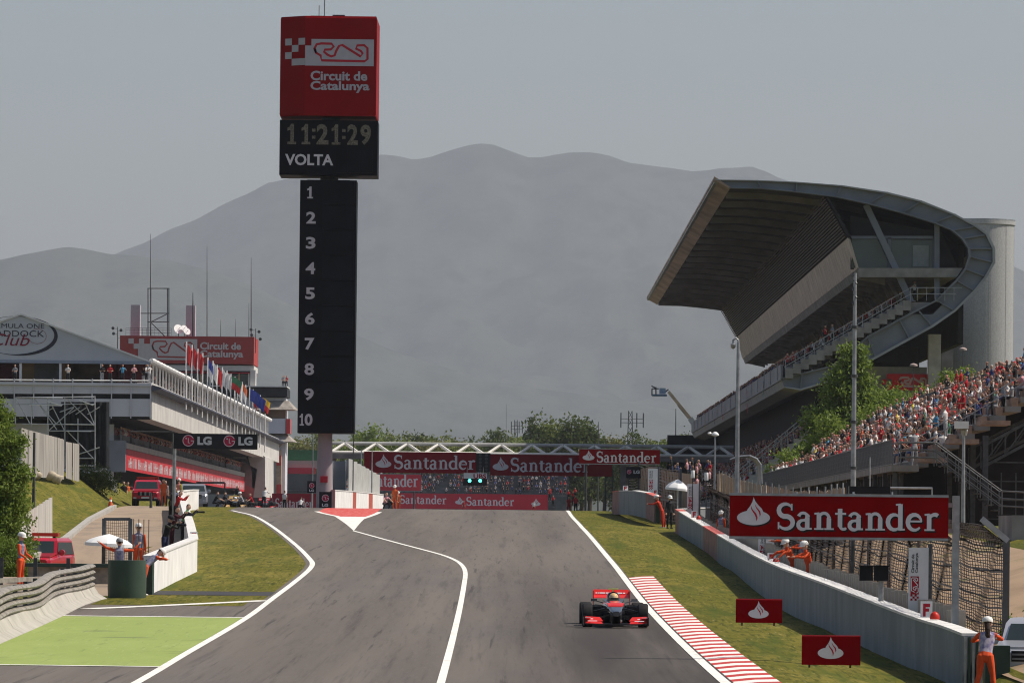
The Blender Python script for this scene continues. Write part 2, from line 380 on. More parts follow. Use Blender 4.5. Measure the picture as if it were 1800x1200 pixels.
WALL = [wall_pt(1187, 937, 45), wall_pt(1266, 992, 53), wall_pt(1349, 1054, 71), wall_pt(1450, 1105, 85), wall_pt(1593, 1171, 97), wall_pt(1655, 1197, 104), wall_pt(1692, 1213, 106)]
WALL = sorted(WALL, key=lambda p: p.y)
xr_poly = sorted([(z, P(b, y, z).x) for z, a, b, y in TRK]) 
xr_poly = [(60, xr_poly[0][1] + 0.3)] + xr_poly + [(430, xr_poly[-1][1]), (1200, xr_poly[-1][1] + 1)]
wx_poly = [(p.y, p.x) for p in WALL] + [(420, WALL[-1].x), (2000, 9)]
wz_poly = [(60, -0.4)] + [(p.y, p.z - base(p.y)) for p in WALL] + [(400, 0.0)]
# left-hand landmarks
pit_left = [G(*p) for p in ((240, 1200), (335, 1144), (430, 1088), (475, 1055), (510, 1029), (535, 1009), (546, 998), (549, 990), (544, 982), (527, 964), (502, 943), (472, 921), (442, 905), (408, 897))]
mid_line = [G(*p) for p in ((775, 1200), (800, 1105), (810, 1060), (816, 1026), (818, 1008), (814, 996), (802, 985.5), (778, 975.5), (740, 965), (700, 954.5), (660, 943.5), (622, 933))]
isl_l = [G(622, 933), G(588, 907), G(552, 898.5)]
isl_r = [G(622, 933), G(640, 912), G(672, 899.5)]
road_l = sorted([(p.y, p.x) for p in (G(-60, 1015), G(60, 985), G(122, 950), G(163, 916), G(205, 892.5))])
emb_foot = lambda Y: interp(road_l, Y) - 0.5
def hgt(X, Y):
    b = base(Y)
    xr = interp(xr_poly, Y); xw = interp(wx_poly, Y)
    if X > xr + 1.1:
        t = min(1.0, (X - xr - 1.1) / max(0.5, xw - xr - 1.1)); t = t*t*(3-2*t)
        b += interp(wz_poly, Y) * t
        if X > xw + 0.35: b += 0.45 * min(1.0, (X - xw - 0.35)/0.75) * max(0.0, min(1.0, (300 - Y)/30))
        if X > xw + 1.2: b += min(1.75, max(0.0, X - xw - 2.4) * 0.32) * max(0.0, min(1.0, (330 - Y) / 90))
    if X < -13 and 214 < Y < 272:
        sx = min(1.0, max(0.0, (-14.6 - X)/2.2)); sy = min(1.0, max(0.0, (Y - 216)/10)) * min(1.0, max(0.0, (270 - Y)/10)); b -= 1.05*sx*sx*(3-2*sx)*sy*sy*(3-2*sy)
    if X > xr + 1.1: pass
    elif 195 < Y < 560 and X < emb_foot(Y):
        t = min(1.0, (emb_foot(Y) - X) / 4.2)
        k = min(1.0, (Y - 195) / 50) * (1.0 if Y < 430 else max(0, (560 - Y) / 130))
        b += 2.25 * t * t * (3 - 2*t) * k
    return b
ys = list(np.arange(-40, 96, 6.0)) + list(np.arange(96, 430, 2.0)) + list(np.arange(430, 640, 10)) + list(np.arange(640, 1700, 40)) + [1700, 2200, 3000, 4500, 7000, 10000, 16000, 26000]
xs = [-12000, -4000, -1500, -600, -250, -120, -80, -60] + list(np.arange(-45, 45.1, 0.75)) + [60, 80, 120, 250, 600, 1500, 4000, 12000]
mb = MB(); mb.grid([[(x, y, hgt(x, y)) for x in xs] for y in ys])
gr = structure(mb, 'ground', [M_grass, M_field], smooth=True)
for p in gr.data.polygons:
    if p.center.y > 900: p.material_index = 1
YS = [y for y in ys]
def sheet(name, lf, rf, y0, y1, dz, m, hf=None):
    """sheet between X = lf(Y) and X = rf(Y), draped on the ground"""
    hf = hf or (lambda X, Y: base(Y))
    yy = [y0] + [y for y in YS if y0 < y < y1] + [y1]
    mb = MB(); rows = []
    for y in yy:
        a, b = lf(y), rf(y); rows.append([(lerp(a, b, k/4), y, hf(lerp(a, b, k/4), y) + dz) for k in range(5)])
    mb.grid(rows); return structure(mb, name, m, smooth=True)
pl_poly = [(p.y, p.x) for p in pit_left]
pl_poly = sorted(pl_poly)
ZST = G(470, 1056).y     # where the tarmac verge ends
def asph_left(Y):
    if Y < ZST: return -26.0
    return interp(pl_poly, Y) - 0.25 if Y < 400 else -44
sheet('track', asph_left, lambda Y: interp(xr_poly, Y) + 0.05, -40, ZST, 0.006, M_asph)
sheet('pit_exit_road', asph_left, lambda Y: interp(xr_poly, Y) + 0.05, ZST, 398, 0.006, M_asph)
sheet('main_straight', lambda Y: -30, lambda Y: interp(xr_poly, Y) + 0.3, 398, 1160, 0.006, M_asph)
sheet('pit_lane', lambda Y: -44, lambda Y: -30, 398, 1000, 0.006, M_apron)
rr_poly = sorted([(p.y, p.x) for p in (G(262, 1042), G(338, 1003), G(332, 935), G(322, 897))])
sheet('service_road', lambda Y: interp(road_l, Y), lambda Y: interp(rr_poly, Y), 196, 398, 0.014, M_road, hf=hgt)
def ribbon(name, pts, wd, dz, m):
    """painted line along ground points"""
    P2 = []
    for a, b in zip(pts, pts[1:]):
        n = max(2, int((b - a).length / 2.0))
        P2 += [a.lerp(b, i/n) for i in range(n)]
    P2.append(pts[-1]); mb = MB(); rows = []
    for i, p in enumerate(P2):
        d = P2[min(i+1, len(P2)-1)] - P2[max(i-1, 0)]; d.z = 0; d.normalize(); s = Vector((d.y, -d.x, 0)) * wd/2
        rows.append([(q.x, q.y, base(q.y) + dz) for q in (p - s, p + s)])
    mb.grid(rows); return structure(mb, name, m)
def smoothpts(pts, n=4):
    out = []
    for i in range(len(pts)-1):
        p0, p1, p2, p3 = pts[max(i-1,0)], pts[i], pts[i+1], pts[min(i+2, len(pts)-1)]
        for k in range(n):
            t = k/n; out.append(0.5*((2*p1) + (p2-p0)*t + (2*p0-5*p1+4*p2-p3)*t*t + (3*p1-p0-3*p2+p3)*t**3))
    return out + [pts[-1]]
ext = lambda p, q: p + (p - q).normalized() * 60
ribbon('edge_line', smoothpts([ext(pit_left[0], pit_left[1])] + pit_left), 0.2, 0.016, M_paint)
ribbon('pit_exit_line', smoothpts([ext(mid_line[0], mid_line[1])] + mid_line), 0.17, 0.016, M_paint)
ribbon('track_edge_line', [Vector((interp(xr_poly, y) - 0.12, y, 0)) for y in np.arange(60, 397, 4)], 0.22, 0.016, M_paint)
# painted island at the pit exit: red field, white tip
def tri_sheet(name, lpts, rpts, dz, m):
    lp = sorted((p.y, p.x) for p in lpts); rp = sorted((p.y, p.x) for p in rpts)
    return sheet(name, lambda Y: interp(lp, Y), lambda Y: interp(rp, Y), lp[0][0], min(lp[-1][0], rp[-1][0]), dz, m)
tri_sheet('painted_island', isl_l, isl_r, 0.012, M_paint)
yb = G(622, 908).y
il = sorted((p.y, p.x) for p in isl_l); ir = sorted((p.y, p.x) for p in isl_r)
sheet('painted_island_red', lambda Y: interp(il, Y) + 0.3, lambda Y: interp(ir, Y) - 0.3, yb, 396, 0.016, M_redpaint)
# green painted run-off with white borders
gy0, gy1 = G(275, 1172).y, G(425, 1085.5).y
sheet('green_runoff', lambda Y: -26 if Y < gy1 - 10 else -20, lambda Y: interp(pl_poly, Y) - 0.12, gy0, gy1, 0.011, M_green)
ribbon('runoff_line', [Vector((-20, gy0 + 1.0, 0)), Vector((interp(pl_poly, gy0), gy0, 0))], 0.35, 0.018, M_paint)
ribbon('runoff_line', [Vector((-20, gy1, 0)), Vector((interp(pl_poly, gy1), gy1, 0))], 0.5, 0.018, M_paint)
p1, p2 = G(155, 1070), G(470, 1055.5)
ribbon('verge_line', [p1, p2], 0.6, 0.018, M_paint)
# the tarmac slip between the two pieces of lawn, and the lawn strip by the barrier
sheet('verge_path', lambda Y: -14.5, lambda Y: interp(pl_poly, Y) - 0.2, G(470, 1047).y, G(470, 1040).y, 0.008, M_asph2)
sheet('verge_lawn', lambda Y: G(160, 1062).x, lambda Y: lerp(G(468, 1055).x, G(420, 1052).x, 0.5), G(320, 1064).y, ZST, 0.014, M_grass)
# kerb on the outside of the straight: one child per painted block
M_kred = ground_mat('kerb_red', (0.47, 0.055, 0.05), [((0.33, 0.06, 0.05), 3, 0.5, 0.75, 0.7, (1, 1, 1))])
M_kwht = ground_mat('kerb_white', (0.76, 0.73, 0.68), [((0.5, 0.46, 0.42), 3, 0.52, 0.78, 0.7, (1, 1, 1))])
ky0, ky1 = 96.0, G(1108, 1015).y
kerb = thing('kerb', (interp(xr_poly, 150) + 0.5, 150, base(150)), 'red and white striped kerb along the outside edge of the track', 'kerb')
y = ky0; i = 0
while y < ky1 - 0.2:
    y2 = min(ky1, y + (1.35 if i % 2 else 1.5)); mb = MB()
    secs = []
    for yy in (y, y2 - 0.02):
        x0 = interp(xr_poly, yy) + 0.05; b = base(yy)
        secs.append([(x0, yy, b - 0.1), (x0 + 0.9, yy, b - 0.2), (x0 + 0.9, yy, b + 0.075), (x0 + 0.45, yy, b + 0.06), (x0, yy, b + 0.012)])
    mb.loft(secs); mb.build('kerb_block', M_kred if i % 2 else M_kwht, kerb); y = y2; i += 1

# mountains: two ranges as real relief, far away
M_mtn = ground_mat('mountain_ground', (0.042, 0.05, 0.034), [((0.055, 0.058, 0.042), 0.0022, 0.42, 0.62, 0.9, (1, 0.4, 1)), ((0.02, 0.03, 0.018), 0.008, 0.48, 0.6, 0.95, (1, 0.4, 1)), ((0.075, 0.072, 0.056), 0.03, 0.52, 0.66, 0.5, (1, 0.5, 1)), ((0.012, 0.018, 0.012), 0.05, 0.52, 0.66, 0.6, (1, 0.5, 1))], rough=1.0)
def range_mesh(name, ridge, Zr, depth, seed, rough, foot=6.0):
    """ridge: photo pixels of the skyline"""
    X0, X1 = P(-900, 600, Zr).x, P(2700, 600, Zr).x
    rl = [(P(a, b, Zr).x, P(a, b, Zr).z) for a, b in ridge]
    nx, nd = 300, 70; rows = []
    for j in range(nd + 1):
        t = j / nd                       # 0 near foot .. 1 ridge .. then behind
        row = []
        for i in range(nx + 1):
            X = lerp(X0, X1, i/nx); hR = interp(rl, X)
            if t <= 0.8:
                s = t / 0.8; Y = Zr - depth * (1 - s); h = s ** 1.35
            else:
                s = (t - 0.8) / 0.2; Y = Zr + depth * 0.5 * s; h = 1 - 0.75 * s
            q = Vector((X / 900.0, Y / 900.0, seed)); q2 = Vector((X / 260.0, Y / 700.0, seed + 3))
            n = mnoise.fractal(q, 1.0, 2.0, 6) * 0.6 - abs(mnoise.noise(q2)) * 0.5
            env = math.sin(math.pi * min(1, t / 0.8)) if t < 0.8 else 0.0
            fine = mnoise.fractal(Vector((X / 90.0, Y / 90.0, seed + 9)), 1.0, 2.0, 4) * rough * (0.25 + env)
            row.append((X * (1 + 0.0 * t), Y, foot + (hR - foot) * max(0.0, h + n * (0.16 if seed < 2 else 0.06) * env) + fine))
        rows.append(row)
    mb = MB(); mb.grid(rows); return structure(mb, name, M_mtn, smooth=True)
RID = [(-900, 640), (-300, 560), (0, 500), (150, 470), (215, 441), (250, 428), (300, 402), (345, 386), (400, 356), (440, 338), (470, 322), (530, 309), (600, 292), (668, 271), (700, 275), (728, 281), (760, 275), (780, 268), (800, 262), (822, 256), (845, 252), (866, 254), (880, 259), (905, 268), (930, 277), (955, 276), (975, 272), (1000, 268), (1040, 268), (1065, 272), (1085, 279), (1110, 287), (1150, 292), (1185, 296), (1215, 301), (1245, 299), (1268, 294), (1295, 295), (1320, 293), (1345, 301), (1370, 313), (1420, 330), (1550, 372), (1700, 430), (1850, 500), (2200, 570), (2700, 640)]
range_mesh('mountain', RID, 23000, 8000, 1.7, 9)
RID2 = [(-900, 520), (-300, 470), (0, 457), (30, 450), (60, 444), (95, 437), (118, 434), (150, 438), (190, 446), (240, 449), (300, 458), (380, 478), (450, 505), (560, 560), (700, 620), (860, 670), (1000, 690), (1300, 740), (1700, 790), (2700, 830)]
range_mesh('hill', RID2, 17500, 4000, 5.1, 5)
# distant low country: wooded rise behind the circuit
RID3 = [(-900, 800), (0, 805), (300, 812), (620, 806), (900, 812), (1150, 790), (1250, 795), (1500, 806), (2700, 800)]
range_mesh('foothill', RID3, 7000, 2000, 8.3, 4)
# ------------------------------------------------------------------ shared materials
M_white = mat('white_painted_metal', (0.72, 0.71, 0.69), 0.45, 0.08, 2.0)
M_wplast = mat('white_plastic', (0.78, 0.77, 0.75), 0.4, 0.05, 3.0)
M_print_w = mat('print_white', (0.62, 0.6, 0.62), 0.6, 0.05, 4.0)
M_print_r = mat('print_red', (0.42, 0.016, 0.03), 0.55, 0.1, 1.5)
M_print_k = mat('print_black', (0.012, 0.012, 0.016), 0.5, 0.1, 3.0)
M_red = mat('board_red', (0.2, 0.001, 0.003), 0.55, 0.12, 0.8, spec=0.04)
M_black = mat('black_plastic', (0.012, 0.012, 0.014), 0.45, 0.2, 2.0)
M_steel = mat('galvanised_steel', (0.3, 0.31, 0.32), 0.45, 0.2, 4.0, metal=0.6)
M_dsteel = mat('dark_steel', (0.07, 0.072, 0.075), 0.5, 0.25, 4.0, metal=0.4)
M_conc = mat('concrete', (0.36, 0.34, 0.31), 0.85, 0.16, 1.2, bump=0.3)
M_conc_d = mat('weathered_concrete', (0.22, 0.21, 0.2), 0.85, 0.25, 0.9, bump=0.3)
M_wall = mat('painted_wall', (0.72, 0.7, 0.67), 0.75, 0.1, 0.8, bump=0.2)
M_grey = mat('grey_panel', (0.2, 0.21, 0.23), 0.5, 0.12, 0.6)
M_glass = mat('dark_glass', (0.02, 0.03, 0.03), 0.08, 0.15, 0.5, spec=0.6)
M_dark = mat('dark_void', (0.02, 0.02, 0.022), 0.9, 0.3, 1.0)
M_lgred = mat('print_crimson', (0.36, 0.015, 0.06), 0.5, 0.08, 3.0)
M_silver_print = mat('print_silver', (0.5, 0.5, 0.52), 0.5, 0.06, 4.0)
def rect(pxl, pyt, pxr, pyb, Z):
    """centre, width, height in metres of a photo rectangle at distance Z"""
    c = P((pxl + pxr)/2, (pyt + pyb)/2, Z); k = ppm(Z); return c, (pxr - pxl)/k, (pyb - pyt)/k
def front_plane(c, w, h, y=None): return Plane((c.x - w/2, (y if y is not None else c.y), c.z - h/2), (1,0,0), (0,0,1))
def one(mb, pl, x, y, w, h):
    fill(mb, pl, [(x + w*0.38, y), (x + w*0.72, y), (x + w*0.72, y + h), (x + w*0.44, y + h), (x + w*0.3, y + h*0.86), (x + w*0.08, y + h*0.8), (x + w*0.08, y + h*0.66), (x + w*0.38, y + h*0.7)])
    fill(mb, pl, [(x + w*0.1, y), (x + w*0.95, y), (x + w*0.95, y + h*0.12), (x + w*0.1, y + h*0.12)], 0.002)
# ------------------------------------------------------------------ lap tower
ZT = 400.0
b0 = P(570, 893, ZT); b0.z = base(ZT)
tw = thing('scoreboard_tower', b0, 'tall scoreboard tower on a round column topped by a red cube', 'tower')
c, w, h = rect(491, 28, 662, 204, ZT)
mb = MB()
x0, x1, z0, z1 = c.x - w/2, c.x + w/2, c.z - h/2, c.z + h/2
xb = x0 + w*0.26
pl_ = [(x0, ZT + 1.3), (xb, ZT), (x1, ZT + 0.02), (x1 + 0.05, ZT + w*0.98), (xb, ZT + w), (x0, ZT + w - 1.2)]
secs = []
for dz, s in ((0, 0.985), (0.14, 1.0), (h - 0.14, 1.0), (h, 0.985)):
    cx, cy = c.x, ZT + w/2
    secs.append([(cx + (x - cx)*s, cy + (y - cy)*s, z0 + dz) for x, y in pl_])
mb.loft(secs); cube = mb.build('sign_cube', mat('tower_red', (0.24, 0.003, 0.005), 0.5, 0.06, 0.5, spec=0.04), tw)
pl = Plane((xb, ZT - 0.02, z0), (x1 - xb, 0, 0), (0, 0, h)); pl.lift = 0.01
pl.u = Vector((1, 0, 0)); pl.w = Vector((0, 0, 1)); pl.n = Vector((0, -1, 0))
k = 1.0 / ppm(ZT)
def tpx(px, py): return ((px - 491)*k - (xb - x0), (204 - py)*k)
wm, rm = MB(), MB()
xa, ya = tpx(535, 116); xe, ye = tpx(657, 69)
xi = tpx(547, 69)[0]
fill(wm, pl, [(0.02, ya), (xe, ya), (xe, ye), (xi, ye), (xi, ye - 0.45*k*26), (0.02, ye - 0.45*k*26)])
stroke(rm, pl, [tpx(450 + a*0.2667, b*0.2667) for a, b in TRACK_MARK], 0.155, 0.006, closed=True)
text(wm, pl, 'Circuit de', *tpx(546, 142), 100*k, 17*k, 0.03, 0.002); text(wm, pl, 'Catalunya', *tpx(546, 163.5), 104*k, 22*k*0.93, 0.03, 0.002)
# the checks wrap onto the turned face
d = Vector((xb - x0, -1.3, 0)); pl2 = Plane((x0, ZT + 1.3 - 0.02, z0), d.normalized(), (0, 0, 1)); sc_ = d.length / (xb - x0)
def t2(px, py): return ((px - 491)*k*sc_, (204 - py)*k)
for i, j in ((0, 3), (2, 3), (1, 2), (0, 1), (1, 0), (2, 0), (2, 1)):
    if (i, j) == (2, 1): continue
    xq, yq = t2(500 + i*12, 115 - j*12); s_ = 12*k
    fill(wm, pl2, [(xq, yq), (xq + s_*sc_, yq), (xq + s_*sc_, yq + s_), (xq, yq + s_)])
wm.build('lettering', mat('tower_white', (0.42, 0.4, 0.44), 0.6, 0.05, 2.0), cube); rm.build('track_outline', M_print_r, cube)
mb = MB(); 
for a_, b_, hh in ((-1.2, -0.5, 0.18), (0.2, 1.0, 0.25), (1.3, 2.0, 0.15)): mb = MB(); mb.box((c.x + a_, ZT + 2, z1), (c.x + b_, ZT + 3, z1 + hh)); mb.build('roof_hatch', M_dsteel, tw)
mb = MB(); mb.tube([(c.x - 0.35, ZT + 2.5, z1), (c.x - 0.35, ZT + 2.5, z1 + 3.2)], 0.03, 6); mb.tube([(c.x - 0.35, ZT + 2.5, z1 + 0.2), (c.x - 0.7, ZT + 2.5, z1 + 0.2), (c.x - 0.7, ZT + 2.5, z1 + 0.9)], 0.025, 6)
mb.build('antenna', M_dsteel, tw)
def neck(pyt, pyb, px=580):
    c, w, h = rect(px - 15, pyt, px + 15, pyb, ZT); mb = MB()
    mb.tube([(c.x, ZT + 2.4, c.z - h/2 - 0.3), (c.x, ZT + 2.4, c.z + h/2 + 0.3)], 0.6, 14)
    mb.box((c.x - 1.4, ZT + 1.2, c.z - h/2 - 0.05), (c.x + 1.4, ZT + 3.6, c.z - h/2 + 0.1)); mb.build('collar', M_dsteel, tw)
neck(203, 212); neck(308, 317, 577)
c, w, h = rect(491, 211, 664, 308, ZT); mb = MB(); mb.box((c.x - w/2, ZT + 0.2, c.z - h/2), (c.x + w/2, ZT + 4.2, c.z + h/2)); clk = mb.build('clock_board', mat('board_black', (0.006, 0.007, 0.01), 0.45, 0.3, 0.4, spec=0.06), tw)
pl = front_plane(c, w, h, ZT + 0.2)
def bx_(px, py): return ((px - 491)*k, (308 - py)*k)
mb = MB()
for ch, pxa, pxb in (('1', 503, 521), ('1', 528, 546), (':', 548, 554), ('2', 556, 577), ('1', 581, 599), (':', 601, 607), ('2', 610, 629), ('9', 633, 652)):
    x_, y_ = bx_(pxa, 254); x2_ = bx_(pxb, 254)[0]
    if ch == '1': one(mb, pl, x_, y_, x2_ - x_, 36*k)
    elif ch == ':':
        for yy in (0.28, 0.62): fill(mb, pl, [(x_, y_ + 36*k*yy), (x2_, y_ + 36*k*yy), (x2_, y_ + 36*k*(yy + 0.15)), (x_, y_ + 36*k*(yy + 0.15))])
    else: text(mb, pl, ch, x_, y_, x2_ - x_, 36*k, 0.035)
mb.build('clock_digits', mat('lamp_dots', (0.15, 0.135, 0.1), 0.6, 0.5, 14.0), clk)
mb = MB(); text(mb, pl, 'VOLTA', *bx_(501, 291), 85*k, 20*k, 0.03); mb.build('lettering', M_print_w, clk)
for i in range(3):
    mb = MB(); xq, yq = bx_(591 + i*22, 303); mb.box((c.x - w/2 + xq, ZT + 0.12, c.z - h/2 + yq), (c.x - w/2 + xq + 20*k, ZT + 0.2, c.z - h/2 + yq + 40*k)); mb.build('display_panel', mat('display_black', (0.006, 0.008, 0.011), 0.4, 0.4, 0.7, spec=0.06), clk)
c, w, h = rect(525, 316, 624.5, 761, ZT)
mb = MB(); mb.box((c.x - w/2, ZT + 0.2, c.z - h/2), (c.x + w/2, ZT + 3.6, c.z + h/2)); colb = mb.build('number_column', MATS['board_black'], tw)
pl = front_plane(c, w, h, ZT + 0.2)
for i in range(10):
    mb = MB(); wd = 17*k if i < 9 else 25*k
    if i == 0: one(mb, pl, 11.5*k, h - (22 + 10.5)*k, 12*k, 21*k); mb.build('numeral', mat('number_white', (0.5, 0.48, 0.5), 0.6, 0.05, 2.0), colb); continue
    if i == 9:
        one(mb, pl, 3*k, h - (22 + i*44.4 + 10.5)*k, 9*k, 21*k); text(mb, pl, '0', 12.5*k, h - (22 + i*44.4 + 10.5)*k, 14*k, 21*k, 0.035); mb.build('numeral', MATS['number_white'], colb); continue
    text(mb, pl, str(i + 1), (16 - (9 if i == 9 else (0 if i else 2)))*k*0.7 , h - (22 + i*44.4 + 10.5)*k, wd, 21*k, 0.03); mb.build('numeral', MATS['number_white'], colb)
for i in range(10):
    mb = MB(); zc = c.z + h/2 - (22 + i*44.4)*k; mb.box((c.x - 0.36, ZT + 0.1, zc - 20.5*k), (c.x + w/2 - 0.15, ZT + 0.2, zc + 20.5*k)); mb.build('display_panel', MATS['display_black'], colb)
mb = MB(); zt = c.z - h/2; xc = P(569.5, 800, ZT).x
mb.tube([(xc, ZT + 1.8, b0.z - 0.5), (xc, ZT + 1.8, zt + 0.4)], [0.56, 0.47], 28); colm = mb.build('column', mat('column_paint', (0.33, 0.27, 0.28), 0.6, 0.06, 0.8), tw, smooth=40)
c, w, h = rect(562, 836, 575, 847, ZT); mb = MB(); mb.box((c.x - w/2, ZT + 1.15, c.z - h/2), (c.x + w/2, ZT + 1.3, c.z + h/2)); mb.build('plaque', M_print_r, colm)
# ------------------------------------------------------------------ sponsor boards
def lg_board(pxl, pyt, pxr, pyb, Z, label, marks, extra=None, depth=0.25, zb=None, group=None):
    """black board with round crimson mark and two letters; marks: list of (mark cx, cy, r, text x, y, w, h) in px"""
    c, w, h = rect(pxl, pyt, pxr, pyb, Z); k = 1/ppm(Z)
    t = thing('sponsor_board', (c.x, Z, c.z - h/2), label, 'sign', group)
    mb = MB(); mb.box((c.x - w/2, Z, c.z - h/2), (c.x + w/2, Z + depth, c.z + h/2)); pn = mb.build('panel', M_print_k, t)
    pl = front_plane(c, w, h, Z); a, b = MB(), MB()
    for (cx, cy, r, tx, ty, tw_, th) in marks:
        round_mark(a, b, pl, (cx - pxl)*k, (pyb - cy)*k, r*k)
        text(b, pl, 'LG', (tx - pxl)*k, (pyb - ty)*k, tw_*k, th*k, 0.05)
    a.build('round_mark', M_lgred, pn); b.build('lettering', M_silver_print, pn)
    return t, c, w, h
def santander_board(pxl, pyt, pxr, pyb, Z, label, words, depth=0.25, red=None, trim=True, y=None, shadow=False):
    """words: list of (flame cx, cy, s, word x, y, w, h) in px; word None for flame only"""
    c, w, h = rect(pxl, pyt, pxr, pyb, Z); k = 1/ppm(Z)
    t = thing('sponsor_board', (c.x, Z, c.z - h/2), label, 'sign')
    mb = MB(); mb.box((c.x - w/2, Z, c.z - h/2), (c.x + w/2, Z + depth, c.z + h/2)); pn = mb.build('panel', red or M_red, t)
    pl = front_plane(c, w, h, Z); a, b = MB(), MB()
    sh_ = MB()
    for (fx, fy, fs, wx_, wy, ww, wh) in words:
        if shadow: pl.lift = 0.004; flame_mark(sh_, MB(), pl, (fx - pxl + 2.5)*k, (pyb - fy - 2.5)*k, fs*k); serif_word(sh_, pl, (wx_ - pxl + 3)*k, (pyb - wy - 3)*k, ww*k, wh*k); pl.lift = 0.02
        if fx is not None: flame_mark(a, b, pl, (fx - pxl)*k, (pyb - fy)*k, fs*k)
        if wx_ is not None: serif_word(a, pl, (wx_ - pxl)*k, (pyb - wy)*k, ww*k, wh*k)
    if sh_.v: sh_.build('letter_shade', M_print_k, pn)
    if a.v: a.build('lettering', M_print_w, pn)
    if b.v: b.build('flame_slit', M_print_r, pn)
    if trim:
        mb = MB()
        for zz in (c.z - h/2, c.z + h/2): mb.bar((c.x - w/2, Z + depth/2, zz), (c.x + w/2, Z + depth/2, zz), depth + 0.06, 0.06)
        mb.build('edge_trim', M_steel, t)
    return t, c, w, h
def post(t, x, y, z0, z1, r=0.06, m=None, name='post'):
    mb = MB(); mb.tube([(x, y, z0), (x, y, z1)], r, 10); return mb.build(name, m or M_steel, t, smooth=40)
# pit exit gantry board
t, c, w, h = lg_board(305, 762, 452.5, 789, 330, 'wide black board with two round crimson marks over the service road', [(331, 774.5, 10.5, 347, 782, 25, 15), (403, 774.5, 10.5, 419, 782, 25, 15)])
post(t, P(306.5, 780, 330.2).x, 330.4, base(330) - 0.2, c.z + h/2, 0.1, M_steel)
mb = MB(); pq = P(228, 758, 331); mb.tube([pq, (P(306, 762, 331).x, 331, pq.z)], 0.03, 6); mb.build('stay_cable', M_dsteel, t)
# small boards by the tower foot
lg_board(561, 864, 583, 893.5, 398.5, 'square black board with round crimson mark below the scoreboard tower', [(572, 875, 6.5, 566, 890, 11, 5.5)])
t, c, w, h = lg_board(540, 845, 555.5, 866, 399.0, 'small black board with crimson mark beside the tower column', [(548, 853, 4.8, 543.5, 863.5, 8.5, 4)])
post(t, c.x, 399.4, base(399) - 0.2, c.z, 0.05)
# big board on the catch fence
ZB = 142.0
t, c, w, h = santander_board(1283, 870, 1667, 946, ZB, 'large dark red bank board with white flame and name on the catch fence', [(1324.5, 911, 29, 1366, 931, 285, 46)], red=mat('board_red_deep', (0.22, 0.001, 0.002), 0.55, 0.12, 1.5, spec=0.04), shadow=True)
mb = MB(); q = P(1680, 950, ZB + 0.3); mb.bar((q.x, ZB + 0.3, hgt(q.x, ZB) - 0.3), (q.x, ZB + 0.3, c.z + h/2 + 0.02), 0.16, 0.14); mb.build('post', M_steel, t)
for dz in (-0.3, 0.3): mb = MB(); mb.bar((c.x - w*0.3, ZB + 0.32, c.z + dz*h), (q.x, ZB + 0.32, c.z + dz*h), 0.1); mb.build('arm', M_steel, t)
mb = MB()
for px in (1400, 1500, 1568): q = P(px, 868, ZB + 0.1); mb.tube([q + Vector((0, 0, -0.2)), q + Vector((0, 0, 0.05))], 0.03, 6)
mb.build('hook', M_steel, t)
# two flame boards in the grass, leaning against their props
for (l, tt, r, bt, Z, lab) in ((1293.5, 1054, 1375, 1094, 178, 'small red flame board standing in the grass beside the kerb bend'), (1409.5, 1118, 1512.5, 1168, 147, 'larger red flame board standing in the grass nearer the catch fence marshal')):
    xg = P((l + r)/2, bt, Z).x
    f = lambda z: P((l + r)/2, bt, z).z - hgt(P((l + r)/2, bt, z).x, z)
    z = 120.0
    while f(z) < 0 and z < 230: z += 0.25
    t, c, w, h = santander_board(l, tt, r, bt, z, lab, [((l + r)/2 - 1, (tt + bt)/2 + 4, (r - l)*0.22, None, 0, 0, 0)], 0.06, trim=False)
    mb = MB()
    for s in (-1, 1): mb.bar((c.x + s*w*0.35, z + 0.06, c.z + h*0.3), (c.x + s*w*0.35, z + 0.5, c.z - h/2 - 0.05), 0.04)
    mb.build('prop', M_dsteel, t)
    mb = MB(); mb.bar((c.x - w/2, z + 0.03, c.z + h/2 + 0.012), (c.x + w/2, z + 0.03, c.z + h/2 + 0.012), 0.07, 0.024); mb.build('edge_trim', mat('red_trim', (0.5, 0.02, 0.03), 0.4, 0.05), t)
# start gantry: truss with two boards and signal box
ZG = 610.0
def pxz(px, py, Z): q = P(px, py, Z); return Vector((q.x, Z, q.z))
kG = 1/ppm(ZG); gl, gr_ = P(640, 815, ZG).x, P(1078, 815, ZG).x; gz = base(ZG)
t = thing('start_gantry', ((gl + gr_)/2, ZG, gz), 'start gantry with two dark red bank boards and a signal box', 'gantry')
for i, (l, r, fx, wx_, ww) in enumerate(((640, 837, 674, 693, 143), (862, 1076, 880, 898, 139))):
    c, w, h = rect(l, 794, r, 831, ZG); c.z = P(740, 812.5, ZG).z - (0.15 if i else 0)
    mb = MB(); mb.box((c.x - w/2, ZG, c.z - h/2), (c.x + w/2, ZG + 0.4, c.z + h/2)); pn = mb.build('panel', mat('board_red_far', (0.22, 0.004, 0.012), 0.5, 0.1, 0.3, spec=0.05), t)
    pl = front_plane(c, w, h, ZG); a, b = MB(), MB()
    flame_mark(a, b, pl, (fx - l)*kG, (831 - 816)*kG, 14*kG); serif_word(a, pl, (wx_ - l)*kG, (831 - 824)*kG, ww*kG, 24*kG)
    a.build('lettering', M_print_w, pn); b.build('flame_slit', M_print_r, pn)
c, w, h = rect(837, 796, 862, 829, ZG); mb = MB(); mb.box((c.x - w/2, ZG + 0.05, c.z - h/2), (c.x + w/2, ZG + 0.5, c.z + h/2)); sb = mb.build('signal_box', M_black, t)
